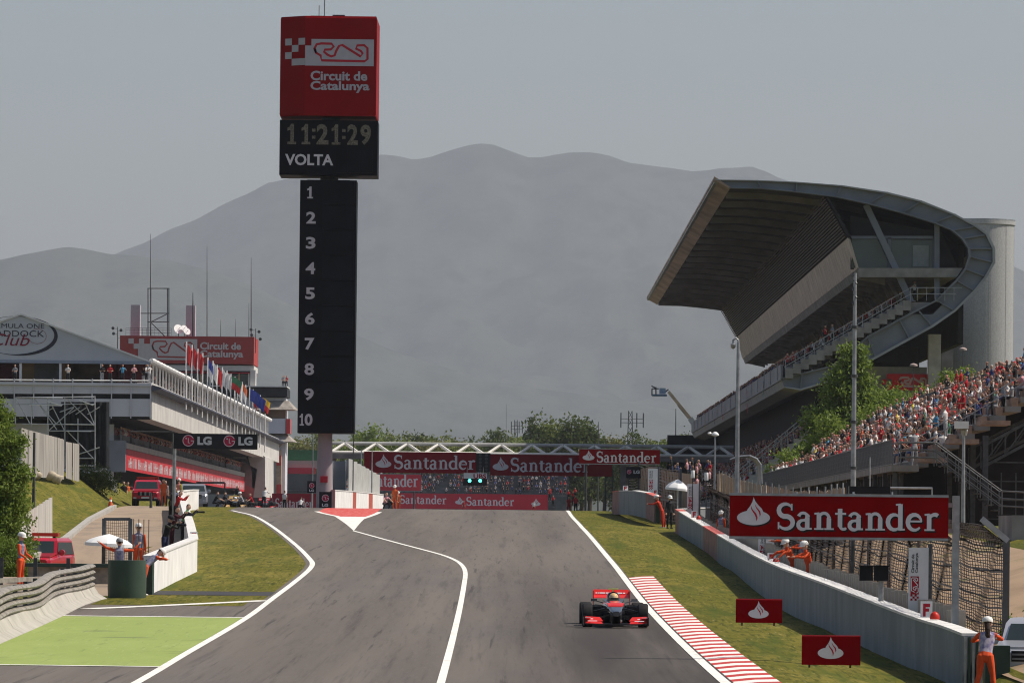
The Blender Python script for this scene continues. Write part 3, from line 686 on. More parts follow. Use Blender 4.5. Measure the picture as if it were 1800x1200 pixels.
for i in range(5):
    for j in range(2):
        mb = MB(); mb.lathe([(0.16, -0.06), (0.13, 0.0)], (c.x + (j - 0.5)*0.6, ZG + 0.02, c.z + (i - 2)*0.36), 12, 'Y'); mb.build('signal_lamp', M_dsteel, sb)
for x in (gl + 0.4, gr_ - 0.4):
    mb = MB()
    for dx in (-0.35, 0.35):
        for dy in (0.2, 1.2): mb.bar((x + dx, ZG + dy, gz - 0.5), (x + dx, ZG + dy, c.z - h/2 + 0.5), 0.12)
    for i in range(8): mb.bar((x - 0.35, ZG + 0.2, gz + i*0.7), (x + 0.35, ZG + 0.2, gz + i*0.7 + 0.7), 0.07)
    mb.build('leg', M_dsteel, t)
# hanging lap lamps with a white name plate
c, w, h = rect(815, 831, 856, 842, ZG - 2); mb = MB(); mb.box((c.x - w/2, ZG - 2, c.z - h/2), (c.x + w/2, ZG - 1.9, c.z + h/2)); np_ = mb.build('name_plate', M_wplast, t)
pl = front_plane(c, w, h, ZG - 2); mb = MB(); text(mb, pl, 'UBS', w*0.42, h*0.12, w*0.55, h*0.76, 0.03); mb.build('lettering', M_print_r, np_)
M_go = mat('green_lamp', (0.12, 0.95, 0.75), 0.3, 0, emit=2.6)
c, w, h = rect(814, 840, 856, 853, ZG - 2); mb = MB(); mb.box((c.x - w/2, ZG - 2, c.z - h/2), (c.x + w/2, ZG - 1.7, c.z + h/2 - 0.04)); lb = mb.build('lamp_bar', M_black, t)
for px in (825.5, 844): q = P(px, 844.5, ZG - 2); mb = MB(); mb.lathe([(0.17, -0.05), (0.15, 0.0)], (q.x, ZG - 2.0, q.z), 16, 'Y'); mb.build('green_lamp', M_go, lb)
mb = MB(); mb.bar((c.x - 0.8, ZG - 1.8, c.z), (c.x - 0.8, ZG + 0.2, c.z + 1.6), 0.06); mb.bar((c.x + 0.8, ZG - 1.8, c.z), (c.x + 0.8, ZG + 0.2, c.z + 1.6), 0.06); mb.build('hanger', M_dsteel, t)
# white roof truss of the far footbridge
ZF = 690.0
tr = thing('footbridge', (P(850, 790, ZF).x, ZF, base(ZF)), 'white zigzag tube truss footbridge crossing the straight behind the gantry', 'footbridge')
def trp(px, py, dy=0): q = P(px, py, ZF); return Vector((q.x, ZF + dy, q.z))
zt = P(860, 781, ZF).z; zb = P(860, 797, ZF).z; xL, xR = P(560, 790, ZF).x, P(1290, 790, ZF).x
M_truss = mat('white_tube', (0.8, 0.77, 0.7), 0.45, 0.06, 1.0)
mb = MB(); mb.tube([(xL, ZF + 1.2, zt), (xR, ZF + 1.2, zt)], 0.2, 8); mb.build('top_chord', mat('grey_tube', (0.4, 0.4, 0.38), 0.5, 0.1), tr)
for dy in (0, 2.4): mb = MB(); mb.tube([(xL, ZF + dy, zb), (xR, ZF + dy, zb)], 0.16, 8); mb.build('bottom_chord', M_truss, tr)
px0 = 578; per = 55.0
i = 0
while px0 + i*per < 1290:
    xm = P(px0 + i*per + per/2, 790, ZF).x; xa = P(px0 + i*per + 4, 790, ZF).x; xc = P(px0 + (i+1)*per - 4, 790, ZF).x
    for dy in (0, 2.4):
        for xe in (xa, xc): mb = MB(); mb.tube([(xe, ZF + dy, zb), (xm, ZF + 1.2, zt)], 0.17, 6); mb.build('brace', M_truss, tr)
    i += 1
mb = MB(); mb.box((xL, ZF - 0.2, zb - 0.7), (xR, ZF + 2.6, zb - 0.2)); mb.build('deck', M_conc_d, tr)
for px in (586, 1096, 1280): x = P(px, 800, ZF).x; mb = MB(); mb.bar((x, ZF + 1.2, base(ZF) - 0.5), (x, ZF + 1.2, zb - 0.7), 0.6); mb.build('pier', M_conc_d, tr)
# nearer board over the edge of the gantry
t, c, w, h = santander_board(1018, 789, 1160, 815.5, 470, 'red bank board with white flame on posts before the footbridge', [(1034.5, 804.5, 10.5, 1049, 812.5, 105, 19)], 0.2)
for px in (1030, 1150): post(t, P(px, 815, 470.3).x, 470.3, hgt(P(px, 815, 470.3).x, 470) - 0.3, c.z, 0.1, M_dsteel)
# long banner closing the view at the end of the straight, lower and upper boards
santander_board(693, 867.5, 963, 894.5, 1000, 'long red trackside banner with two bank names at the end of the straight', [(None, 0, 0, 703, 886, 82, 15), (808, 882.5, 8, 820, 888, 84, 15), (942, 884, 8, None, 0, 0, 0)], 0.3, red=mat('banner_red', (0.5, 0.03, 0.05), 0.5, 0.08, 0.3), trim=False)
t, c, w, h = santander_board(620, 833, 740, 862, 950, 'red bank board half hidden behind the pit wall fence', [(None, 0, 0, 640, 855, 95, 22)], 0.3, red=MATS['banner_red'])
for s in (-1, 1): post(t, c.x + s*w*0.4, 950.5, base(950) - 0.5, c.z, 0.15, M_dsteel)
# small dark board above the far fence
t, c, w, h = lg_board(1100.5, 820, 1126, 840, 392, 'small black board with crimson mark hung on the far catch fence', [(1106, 829, 4, 1113.5, 832, 11, 6)])
for s in (-1, 1): post(t, c.x + s*w*0.4, 392.4, hgt(c.x, 392) - 0.3, c.z, 0.05, M_dsteel)
# red board by the pit exit end
c, w, h = rect(478, 867, 556, 893.5, 640); t = thing('sponsor_board', (c.x, 640, c.z - h/2), 'low red board with pale letters beside the pit lane end', 'sign')
mb = MB(); mb.box((c.x - w/2, 640, c.z - h/2 - 0.3), (c.x + w/2, 640.2, c.z + h/2)); pn = mb.build('panel', mat('board_red_pit', (0.3, 0.018, 0.035), 0.5, 0.1, 0.3), t)
kk = 1/ppm(640); pl = front_plane(c, w, h, 640); mb = MB(); serif_word(mb, pl, w*0.08, 0.05, w*0.84, 17*kk); mb.build('lettering', M_print_w, pn)
# ------------------------------------------------------------------ main grandstand (roofed)
Z0, Z1 = 540.0, 806.0
def gp(px, py, Y=Z0): q = P(px, py, Z0); return Vector((q.x, Y, q.z))
gs = thing('grandstand', (gp(1500, 800).x, Z0, hgt(gp(1500, 800).x, 480)), 'large roofed grandstand with curved grey steel end frame', 'grandstand')
M_girder = mat('girder_grey', (0.17, 0.185, 0.21), 0.5, 0.15, 0.5, bump=0.1)
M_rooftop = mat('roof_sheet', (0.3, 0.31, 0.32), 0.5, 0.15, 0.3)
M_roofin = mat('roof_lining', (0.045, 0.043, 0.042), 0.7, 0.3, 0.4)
M_fascia = mat('fascia_brown', (0.34, 0.25, 0.19), 0.55, 0.35, 0.5, stretch=(1, 0.3, 1))
M_clad = mat('cladding', (0.34, 0.28, 0.235), 0.45, 0.35, 1.6, col2=(0.52, 0.44, 0.38), stretch=(1, 1, 0.3))
M_louv = mat('louvre_brown', (0.1, 0.08, 0.065), 0.6, 0.25, 0.8)
outer = [(1256,316),(1330,317),(1400,320),(1480,326),(1560,338),(1620,353),(1680,377),(1718,398),(1737,412),(1749,437),(1749,462),(1735,487),(1715,512),(1680,547),(1640,575),(1600,597),(1540,630),(1500,652),(1458,671),(1407,686),(1379,681)]
inner = [(1282,331),(1340,332),(1400,338),(1470,347),(1525,359),(1585,375),(1640,392),(1672,405),(1690,420),(1701,437),(1702,450),(1695,472),(1680,492),(1645,527),(1612,543),(1580,560),(1525,590),(1490,620),(1463,642),(1410,655),(1373,664)]
def offset_prof(a, b, t): return [(p[0] + (q[0] - p[0])*t, p[1] + (q[1] - p[1])*t) for p, q in zip(a, b)]
mb = MB(); n = len(outer)
for i in range(n - 1):      # web plates between stiffeners, each a little recessed
    a, b, c, d = (gp(*outer[i]), gp(*outer[i+1]), gp(*inner[i+1]), gp(*inner[i])); mb.prism([a, b, c, d], (0, 0.5, 0))
mb.build('end_web', M_girder, gs)
for prof, nm, th in ((outer, 'outer_flange', 0.5), (inner, 'inner_flange', 0.35)):
    mb = MB(); secs = []
    o2 = offset_prof(prof, inner if prof is outer else outer, 0.1 if prof is outer else 0.09)
    for p, q in zip(prof, o2): a = gp(*p); b = gp(*q); secs.append([a + Vector((0, -0.35, 0)), a + Vector((0, 0.9, 0)), b + Vector((0, 0.9, 0)), b + Vector((0, -0.35, 0))])
    mb.loft(secs); mb.build(nm, M_rooftop if prof is outer else M_girder, gs)
for i in range(1, n - 1):
    mb = MB(); a = gp(*outer[i]); b = gp(*inner[i]); mb.bar(a + Vector((0, -0.12, 0)), b + Vector((0, -0.12, 0)), 0.12, 0.3, (0, 1, 0)); mb.build('stiffener', M_girder, gs)
# roof skin and lining
nt_ = 14
def skin(prof, y0, y1, off, name, m, th):
    mb = MB(); secs = []
    for p in prof: a = gp(*p); secs.append([Vector((a.x, y0, a.z + off)), Vector((a.x, y1, a.z + off)), Vector((a.x, y1, a.z + off - th)), Vector((a.x, y0, a.z + off - th))])
    mb.loft(secs); return mb.build(name, m, gs)
skin(outer[:10], Z0 + 0.95, Z1, -0.02, 'roof', M_rooftop, 0.2)
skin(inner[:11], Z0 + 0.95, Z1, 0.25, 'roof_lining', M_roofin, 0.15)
for i in range(19):
    y = Z0 + 8 + i*13.9; mb = MB(); secs = []
    for p in inner[:5]: a = gp(*p); secs.append([Vector((a.x, y, a.z + 0.1)), Vector((a.x, y + 0.3, a.z + 0.1)), Vector((a.x, y + 0.3, a.z - 0.45)), Vector((a.x, y, a.z - 0.45))])
    mb.loft(secs); mb.build('roof_rib', mat('rib_grey', (0.2, 0.19, 0.18), 0.6, 0.2, 0.5), gs)
for i in range(27):        # brown edge sheets, one by one
    ya = Z0 - 0.3 + i*9.86; mb = MB(); a, b = gp(1254.5, 316.5), gp(1283, 332)
    mb.prism([Vector((a.x, ya, a.z)), Vector((b.x, ya, b.z)), Vector((b.x + 0.05, ya, b.z + 0.12)), Vector((a.x + 0.05, ya, a.z + 0.3))], (0, 9.8, 0)); mb.build('edge_sheet', M_fascia, gs)
# box level: floor, cladding panels, louvre screen, glass end
mb = MB(); mb.prism([gp(1506, 471), gp(1692, 471), gp(1682, 487), gp(1512, 487)], (0, Z1 - Z0 - 1, 0)); mb.build('box_floor', M_conc_d, gs)
for i in range(30):
    ya = Z0 + i*8.86; mb = MB(); a, b = gp(1490, 418), gp(1506, 473)
    mb.prism([Vector((a.x, ya, a.z)), Vector((b.x, ya, b.z)), Vector((b.x + 0.2, ya, b.z)), Vector((a.x + 0.2, ya, a.z))], (0, 8.78, 0)); mb.build('cladding_panel', M_clad, gs)
for i in range(30):
    ya = Z0 + 3 + i*8.86; mb = MB(); a, b = gp(1508, 474), gp(1560, 487)
    mb.prism([Vector((a.x, ya, a.z)), Vector((b.x, ya, a.z)), Vector((b.x, ya, b.z - 0.6)), Vector((a.x + 0.3, ya, b.z - 0.1))], (0, 0.5, 0)); mb.build('bracket', M_conc_d, gs)
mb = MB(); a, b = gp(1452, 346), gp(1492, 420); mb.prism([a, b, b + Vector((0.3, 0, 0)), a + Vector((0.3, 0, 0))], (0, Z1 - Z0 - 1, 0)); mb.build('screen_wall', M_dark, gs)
for i in range(17):
    t = i/17; p = gp(lerp(1450, 1490, t), lerp(347, 420, t)); mb = MB(); mb.bar(p + Vector((-0.1, 0, 0)), p + Vector((-0.1, Z1 - Z0 - 1, 0)), 0.1, 0.11); mb.build('louvre', M_louv, gs)
mb = MB(); a = gp(1499, 419); b = gp(1642, 471); mb.box((a.x, Z0 + 1.4, b.z), (b.x, Z0 + 1.5, a.z)); mb.build('box_glass', mat('box_glass', (0.07, 0.1, 0.095), 0.1, 0.25, 0.3, spec=0.5), gs)
for (p, q) in (((1495, 416), (1646, 416)), ((1644, 414), (1644, 474)), ((1565, 416), (1565, 472))):
    mb = MB(); mb.bar(gp(*p, Z0 + 1.3), gp(*q, Z0 + 1.3), 0.25); mb.build('box_mullion', M_girder, gs)
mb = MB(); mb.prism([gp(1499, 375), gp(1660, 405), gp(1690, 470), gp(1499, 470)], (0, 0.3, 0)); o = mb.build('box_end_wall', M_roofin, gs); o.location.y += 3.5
mb = MB(); a = gp(1606, 430); b = gp(1634, 468); mb.box((a.x, Z0 + 1.2, b.z), (b.x, Z0 + 1.35, a.z)); mb.build('blind', mat('blind', (0.2, 0.22, 0.21), 0.7, 0.1), gs)
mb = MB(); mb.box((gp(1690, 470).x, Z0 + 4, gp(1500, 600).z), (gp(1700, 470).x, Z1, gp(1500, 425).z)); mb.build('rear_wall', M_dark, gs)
for i, dy in enumerate((0.9, 45, 90, 135, 180)):
    mb = MB(); mb.bar(gp(1523, 359, Z0 + dy), gp(1603, 530, Z0 + dy), 0.55, 0.45, (0, 1, 0)); mb.build('strut', M_girder, gs)
    mb = MB(); mb.bar(gp(1648, 394, Z0 + dy), gp(1648, 527, Z0 + dy), 0.45, 0.4, (0, 1, 0)); mb.build('post', M_girder, gs)
for i in range(16):   # slim raking props below the box floor
    y = Z0 + 10 + i*9; mb = MB(); mb.bar(gp(1575, 487, y), gp(1600, 530, y), 0.3, 0.3, (0, 1, 0)); mb.build('strut', M_conc_d, gs)
# upper seating deck, steps at its end
rows = 14
for i in range(rows):
    x0, x1 = lerp(1383, 1598, i/rows), lerp(1383, 1598, (i+1)/rows); y0 = lerp(652, 531, (i+1)/rows)
    mb = MB(); a = gp(x0, y0); b = gp(x1, y0 + 22); mb.box((a.x, Z0 + 0.6, b.z), (b.x + 0.05, Z1, a.z)); mb.build('seating_row', M_conc_d, gs)
mb = MB(); mb.prism([gp(1598, 531), gp(1660, 531), gp(1640, 552), gp(1598, 552)], (0, 30, 0)); mb.build('landing', M_conc_d, gs)
# stepped stair face on the open end
for i in range(16):
    t0, t1 = i/16, (i+1)/16; mb = MB(); a = gp(lerp(1380, 1600, t0), lerp(655, 528, t1)); b = gp(lerp(1380, 1600, t1) , lerp(655, 528, t0) + 10); mb.box((a.x, Z0 - 0.7, b.z), (b.x, Z0 + 0.55, a.z)); mb.build('stair_step', M_conc_d, gs)
mb = MB()
for (p, q) in (((1378, 634), (1600, 506)), ((1378, 645), (1600, 517)), ((1600, 506), (1690, 506)), ((1600, 517), (1680, 517))):
    mb.bar(gp(*p, Z0 - 0.6), gp(*q, Z0 - 0.6), 0.06)
for i in range(14):
    t = i/13; p = gp(lerp(1380, 1600, t), lerp(655, 528, t), Z0 - 0.6); mb.bar(p, p + Vector((0, 0, 1.15)), 0.05)
for i in range(5): p = gp(1612 + i*16, 529, Z0 - 0.6); mb.bar(p, p + Vector((0, 0, 1.15)), 0.05)
o = mb.build('stair_railing', M_steel, gs); o['kind'] = 'stuff'
# balcony front with curved slab
secs = []
for p, q in zip([(1373,664),(1410,655),(1463,642),(1490,620)], [(1379,681),(1407,686),(1458,671),(1500,652)]):
    a, b = gp(*p), gp(*q); secs.append([Vector((a.x, Z0 + 1, a.z)), Vector((a.x, Z1, a.z)), Vector((b.x, Z1, b.z)), Vector((b.x, Z0 + 1, b.z))])
mb = MB(); mb.loft(secs); mb.build('balcony_slab', M_conc, gs)
mb = MB(); secs = []
for p in [(1500,652),(1540,630),(1600,597),(1640,575)]: a = gp(*p); secs.append([Vector((a.x, Z0 + 1, a.z + 0.6)), Vector((a.x, Z1, a.z + 0.6)), Vector((a.x, Z1, a.z)), Vector((a.x, Z0 + 1, a.z))])
mb.loft(secs); mb.build('deck_soffit', M_conc_d, gs)
mb = MB(); a, b = gp(1372.5, 640), gp(1377, 668); mb.box((a.x, Z0, b.z), (a.x + 0.18, Z1, a.z)); mb.build('parapet', mat('parapet_grey', (0.2, 0.2, 0.215), 0.55, 0.15, 0.4), gs)
for i in range(18):
    y = Z0 + 6 + i*14.5; mb = MB(); mb.box((a.x - 0.06, y, b.z + 0.1), (a.x - 0.002, y + 0.25, a.z - 0.02)); mb.build('parapet_rib', M_steel, gs)
# column, dark bay, wall with the banner
for dy in (4, 50, 100, 150, 200): mb = MB(); p = gp(1648, 585, Z0 + dy); q = gp(1648, 760, Z0 + dy); mb.box((p.x - 0.55, p.y - 0.6, q.z - 4), (p.x + 0.55, p.y + 0.6, p.z)); mb.build('column', M_conc, gs)
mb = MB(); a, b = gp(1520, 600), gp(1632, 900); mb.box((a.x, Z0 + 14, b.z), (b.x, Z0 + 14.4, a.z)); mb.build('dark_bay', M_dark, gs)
mb = MB(); a, b = gp(1505, 641), gp(1634, 900); mb.box((a.x, Z0 + 5, b.z), (b.x, Z0 + 5.5, a.z)); bw = mb.build('end_wall', M_conc_d, gs)
c_, w_, h_ = rect(1548, 657, 1638, 686, Z0 + 4.9); mb = MB(); mb.box((c_.x - w_/2 + w_*0.22, Z0 + 4.8, c_.z - h_/2), (c_.x + w_/2, Z0 + 4.95, c_.z + h_/2)); bn = mb.build('banner', mat('banner_scarlet', (0.5, 0.02, 0.02), 0.6, 0.08), gs)
pl = front_plane(c_, w_, h_, Z0 + 4.8); a_, b_ = MB(), MB()
stroke(a_, pl, [(w_*0.33 + (u - 355)/425*w_*0.62, h_*0.12 + (430 - v)/172*h_*0.8) for u, v in TRACK_MARK], 0.2, 0.0, closed=True); a_.build('track_outline', mat('banner_pale', (0.45, 0.3, 0.3), 0.6, 0.05), bn)
for i, j in ((0, 0), (1, 1), (0, 2), (-1, 1), (1, -0.0)): fill(b_, pl, [(w_*0.02 + (i+1)*w_*0.1, h_*(0.02 + j*0.33)), (w_*0.12 + (i+1)*w_*0.1, h_*(0.02 + j*0.33)), (w_*0.12 + (i+1)*w_*0.1, h_*(0.02 + j*0.33 + 0.31)), (w_*0.02 + (i+1)*w_*0.1, h_*(0.02 + j*0.33 + 0.31))])
b_.build('check', MATS['banner_scarlet'], bn)
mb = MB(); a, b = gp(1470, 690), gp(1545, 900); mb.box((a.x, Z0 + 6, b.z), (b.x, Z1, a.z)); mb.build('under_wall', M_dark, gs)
# lower tier: rows from X = 19.5 up, stepped end wall and railing
lt = 13
for i in range(lt):
    x = 19.6 + i*0.56; zt = P(900, 950, Z0).z + 4.3 + i*0.47
    mb = MB(); mb.box((x, Z0 + 8, zt - 6), (x + 0.58, Z1, zt)); mb.build('lower_row', M_conc_d, gs)
    mb = MB(); mb.box((x, Z0 + 7.2, zt - 7), (x + 0.56, Z0 + 7.9, zt + 0.35)); mb.build('stair_step', M_conc, gs)
mb = MB()
for k_ in (1.2, 1.6):
    for off in (0.0,): mb.bar((26.6, Z0 + 8, 14.0 + k_ - 3.0), (26.6, Z1, 14.0 + k_ - 3.0), 0.07)
    mb.bar((19.6, Z0 + 7.4, 7.5 + k_), (26.9, Z0 + 7.4, 13.6 + k_), 0.07)
for i in range(14): x = 19.6 + i*0.56; mb.bar((x, Z0 + 7.4, 7.4 + i*0.47), (x, Z0 + 7.4, 9.1 + i*0.47), 0.05)
o = mb.build('lower_railing', M_steel, gs); o['kind'] = 'stuff'
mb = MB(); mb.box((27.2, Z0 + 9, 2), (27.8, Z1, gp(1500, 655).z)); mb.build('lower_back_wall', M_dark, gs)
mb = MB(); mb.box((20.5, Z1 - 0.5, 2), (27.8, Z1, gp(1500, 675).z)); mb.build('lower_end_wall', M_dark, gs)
# banners hung over the balcony
for i, (px, col, nm) in enumerate(((1318, (0.45, 0.02, 0.03), 'red'), (1345, (0.05, 0.2, 0.1), 'green'), (1274, (0.4, 0.02, 0.02), 'dark red'), (1260, (0.02, 0.02, 0.02), 'black'), (1243, (0.5, 0.35, 0.02), 'yellow'))):
    Zb = FPX * gp(1373, 650).x / (px - 900); top = Vector((gp(1373, 650).x - 0.1, Zb, gp(1373, 652).z)); mb = MB(); L_ = 2.4 if nm == 'red' else 1.6
    mb.grid([[(top.x - 0.02 - 0.03*math.sin(j*1.5 + k_), Zb + k_*0.28, top.z - j*L_/5) for k_ in range(3)] for j in range(6)]); solo(mb, 'banner', mat('flag_' + nm.replace(' ', '_'), col, 0.8, 0.1), (top.x, Zb, top.z - L_), nm + ' cloth flag hanging over the grandstand balcony', 'flag', 'flags hung on the balcony')
# silver stair drum behind the stand
mb = MB(); c_, w_, h_ = rect(1664, 386, 1787, 700, 640)
mb.lathe([(w_/2, -25), (w_/2, h_/2 - 0.4), (w_/2 + 0.12, h_/2 - 0.4), (w_/2 + 0.12, h_/2)], (0, 0, 0), 40)
dr = thing('stair_tower', (c_.x, 640 + w_/2, hgt(c_.x, 640)), 'round silver mesh stair tower behind the roofed grandstand', 'tower')
for v in range(len(mb.v)): x, y, z = mb.v[v]; mb.v[v] = (x + c_.x, y + 640 + w_/2, z + c_.z)
M_drum = mat('drum_mesh', (0.33, 0.33, 0.33), 0.6, 0.13, 9.0, stretch=(1, 1, 0.5), bump=0.3, detail=8)
mb.build('drum', M_drum, dr, smooth=30)
mb = MB(); mb.lathe([(w_/2 + 0.12, 0.005), (w_/2 + 0.12, 0.15)], (c_.x, 640 + w_/2, c_.z + h_/2), 40); mb.build('cap', M_steel, dr, smooth=30)
for i in range(24):
    a = 2*math.pi*i/24; x = c_.x + math.cos(a)*(w_/2 + 0.03); y = 640 + w_/2 + math.sin(a)*(w_/2 + 0.03)
    if math.sin(a) < 0.1 and i % 2: mb = MB(); mb.bar((x, y, c_.z - h_/2 - 5), (x, y, c_.z + h_/2 - 0.4), 0.02); mb.build('rib', M_drum, dr)
mb = MB(); mb.box((P(1655, 600, 632).x, 632, 2), (P(1676, 600, 632).x, 634, P(1660, 542, 632).z)); mb.build('link_wall', M_conc_d, dr)

# ------------------------------------------------------------------ open stand with the crowd
SY0, SY1 = 292.0, 446.0
ST_X0 = 19.4; RISE, RUN = 0.45, 0.74
WALKZ = P(1600, 818, 294).z
stand = thing('open_stand', (ST_X0, SY0, hgt(20, SY0)), 'open stepped grandstand on dark steel scaffolding packed with spectators', 'grandstand')
M_bench = mat('bench_tan', (0.3, 0.2, 0.15), 0.7, 0.3, 2.5)
NR1, NR2 = 10, 2
MIDX = ST_X0 + NR1*RUN
def seat_xz(r):
    """front edge x and tread height of row r"""
    if r < NR1: return ST_X0 + r*RUN, WALKZ + 0.25 + r*RISE
    q = r - NR1; return MIDX + 1.7 + q*RUN, WALKZ + 0.25 + NR1*RISE + 0.7 + q*RISE
for r in range(NR1 + NR2):
    x, z = seat_xz(r); y0 = SY0 + (4.5 if r < NR1 else 3.0); mb = MB()
    mb.box((x, y0, z - 0.28), (x + RUN + 0.02, SY1, z)); rw = mb.build('tread', M_conc_d, stand)
    mb = MB(); mb.box((x + 0.3, y0, z + 0.002), (x + 0.62, SY1, z + 0.4)); mb.build('bench', M_bench, stand)
mb = MB(); mb.box((ST_X0 - 1.3, SY0, WALKZ - 0.3), (ST_X0, SY1, WALKZ)); mb.build('walkway', M_conc_d, stand)
mb = MB(); mb.box((MIDX, SY0 + 2, WALKZ + NR1*RISE - 0.1), (MIDX + 1.7, SY1, WALKZ + NR1*RISE + 0.25)); mb.build('walkway', M_conc_d, stand)
for i in range(3):   # bare bench ends by the stair
    x, z = seat_xz(i*2); mb = MB(); mb.box((x, SY0 + 0.3, z - 0.1), (x + 1.4, SY0 + 3.5, z + 0.12)); mb.build('bench', M_bench, stand)
# railing panels: one mesh, many panels
def rail_panel(L, H, nb, mesh_rows):
    mb = MB()
    for z in (0.05, H): mb.bar((0, 0, z), (0, L, z), 0.045)
    for i in range(nb + 1): mb.bar((0, L*i/nb, 0), (0, L*i/nb, H), 0.05 if i in (0, nb) else 0.018)
    for j in range(mesh_rows): mb.bar((0, 0, H*(j+1)/(mesh_rows+1)), (0, L, H*(j+1)/(mesh_rows+1)), 0.014)
    return mb.mesh('rail_panel', mat('rail_dark', (0.13, 0.135, 0.14), 0.5, 0.2, 3.0, metal=0.3))
rp = rail_panel(2.5, 1.2, 22, 4)
for i in range(int((SY1 - SY0)/2.56)):
    for x, z in ((ST_X0 - 1.25, WALKZ), (MIDX + 0.05, WALKZ + NR1*RISE + 0.25)):
        share(rp, 'rail_panel', stand, (x - stand.location.x, i*2.56 + 0.02, z - stand.location.z))
# steel frame under the stand
zg = hgt(20, 300)
for i in range(20):
    y = SY0 + 0.6 + i*8.0
    for x in (ST_X0 - 1.1, ST_X0 + 3.2, MIDX + 0.6, MIDX + 6):
        zt = WALKZ - 0.3 if x < ST_X0 else WALKZ - 0.1 + (x - ST_X0)/RUN*RISE - 0.4
        mb = MB(); mb.bar((x, y, zg - 1.0), (x, y, zt), 0.2 if x < ST_X0 else 0.26); mb.build('frame_post', M_dsteel, stand)
for y in (SY0 + 0.7, SY0 + 8.6):
    mb = MB()
    for dz in (-0.5, -1.5): mb.bar((ST_X0 + 3, y, WALKZ + 1.4 + dz), (MIDX + 7, y, WALKZ + 7.6 + dz), 0.13)
    for i in range(10):
        x = ST_X0 + 3 + i*1.15; z = WALKZ + 1.4 + i*1.15*0.56; mb.bar((x, y, z - 0.5), (x, y, z - 1.5), 0.07); mb.bar((x, y, z - 1.5), (x + 1.15, y, z + 0.14), 0.06)
    mb.build('raking_truss', M_dsteel, stand)
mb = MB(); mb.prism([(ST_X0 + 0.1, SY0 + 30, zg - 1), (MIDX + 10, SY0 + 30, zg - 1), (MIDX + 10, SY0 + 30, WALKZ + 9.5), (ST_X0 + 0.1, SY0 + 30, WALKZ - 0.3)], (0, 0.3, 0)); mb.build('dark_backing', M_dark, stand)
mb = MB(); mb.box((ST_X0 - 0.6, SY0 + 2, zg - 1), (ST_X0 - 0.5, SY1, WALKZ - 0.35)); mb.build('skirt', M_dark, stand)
for i in range(70):
    y = SY0 + 2.2 + i*2.15; mb = MB(); mb.bar((ST_X0 - 0.75, y, zg), (ST_X0 - 0.75, y, WALKZ - 0.35), 0.09); mb.build('skirt_bar', M_dsteel, stand)
# stair down at the open end
zs = WALKZ
for i in range(14):
    x = ST_X0 + 1.0 + i*0.3; mb = MB(); mb.box((x, SY0 - 2.0, zs - 0.26*i - 0.06), (x + 0.32, SY0 - 0.2, zs - 0.26*i)); mb.build('stair_tread', M_dsteel, stand)
mb = MB()
pts = [(ST_X0 - 1.0, WALKZ + 1.05), (ST_X0 + 0.7, WALKZ + 1.05), (ST_X0 + 3.8, WALKZ - 1.2), (ST_X0 + 5.0, WALKZ - 1.25)]
for y in (SY0 - 2.0, SY0 - 0.2):
    for dz in (0, -0.35, -0.7):
        for (a, b), (c, d) in zip(pts, pts[1:]): mb.tube([(a, y, b + dz), (c, y, d + dz)], 0.03, 6)
    for (a, b) in pts: mb.tube([(a, y, b), (a, y, b - 1.1)], 0.03, 6)
    for i in range(1, 6): t = i/6; mb.tube([(lerp(ST_X0 + 0.7, ST_X0 + 3.8, t), y, lerp(WALKZ + 1.05, WALKZ - 1.2, t)), (lerp(ST_X0 + 0.7, ST_X0 + 3.8, t), y, lerp(WALKZ, WALKZ - 2.3, t))], 0.025, 6)
o = mb.build('stair_railing', MATS['rail_dark'], stand); o['kind'] = 'stuff'
mb = MB()
for i in range(9):
    x = ST_X0 + 4 + i*0.7
    mb.bar((x, SY0 + 1, zg - 1), (x, SY0 + 1, WALKZ - 0.3 + max(0, (i - 3))*0.3), 0.06)
for i in range(5): mb.bar((ST_X0 + 3, SY0 + 0.9, zg + i*0.9), (MIDX + 6, SY0 + 0.9, zg + i*0.9), 0.06)
o = mb.build('scaffold_grid', M_dsteel, stand); o['kind'] = 'stuff'
# handrails climbing between the seat blocks
for y in (SY0 + 4.2, SY0 + 22, SY0 + 48, SY0 + 84):
    mb = MB(); x0, z0 = seat_xz(0); x1, z1 = seat_xz(NR1 - 1)
    for dz in (1.0, 0.6): mb.tube([(x0, y, z0 + dz), (x1, y, z1 + dz)], 0.03, 6)
    for i in range(0, NR1, 2): x, z = seat_xz(i); mb.tube([(x, y, z), (x, y, z + 1.0)], 0.025, 6)
    mb.build('aisle_rail', M_steel, stand)
# ------------------------------------------------------------------ pit building with the hospitality tent on its roof
A0, A1 = 580.0, 900.0
def pp(px, py, Y=A0): q = P(px, py, A0); return Vector((q.x, Y, q.z))
gz = base(A0)
pb = thing('pit_building', (pp(150, 800).x, A0, gz), 'long pit building with glazed terraces and red lettered balcony front', 'building')
M_render = mat('pale_render', (0.5, 0.48, 0.45), 0.8, 0.14, 0.35, bump=0.2)
M_panelw = mat('white_cladding', (0.58, 0.57, 0.6), 0.6, 0.06, 0.4)
M_tent = mat('tent_fabric', (0.46, 0.47, 0.5), 0.75, 0.05, 0.4)
M_warm = mat('warm_interior', (0.3, 0.2, 0.11), 0.7, 0.45, 0.25)
M_maroon = mat('maroon_interior', (0.12, 0.02, 0.03), 0.7, 0.3, 0.4)
M_brownroof = mat('weathered_tiles', (0.28, 0.25, 0.22), 0.9, 0.3, 1.2)
XR = pp(265, 700).x                      # terrace edge towards the track
XL = -75.0
zsl, zfb = pp(150, 672).z, pp(150, 697).z
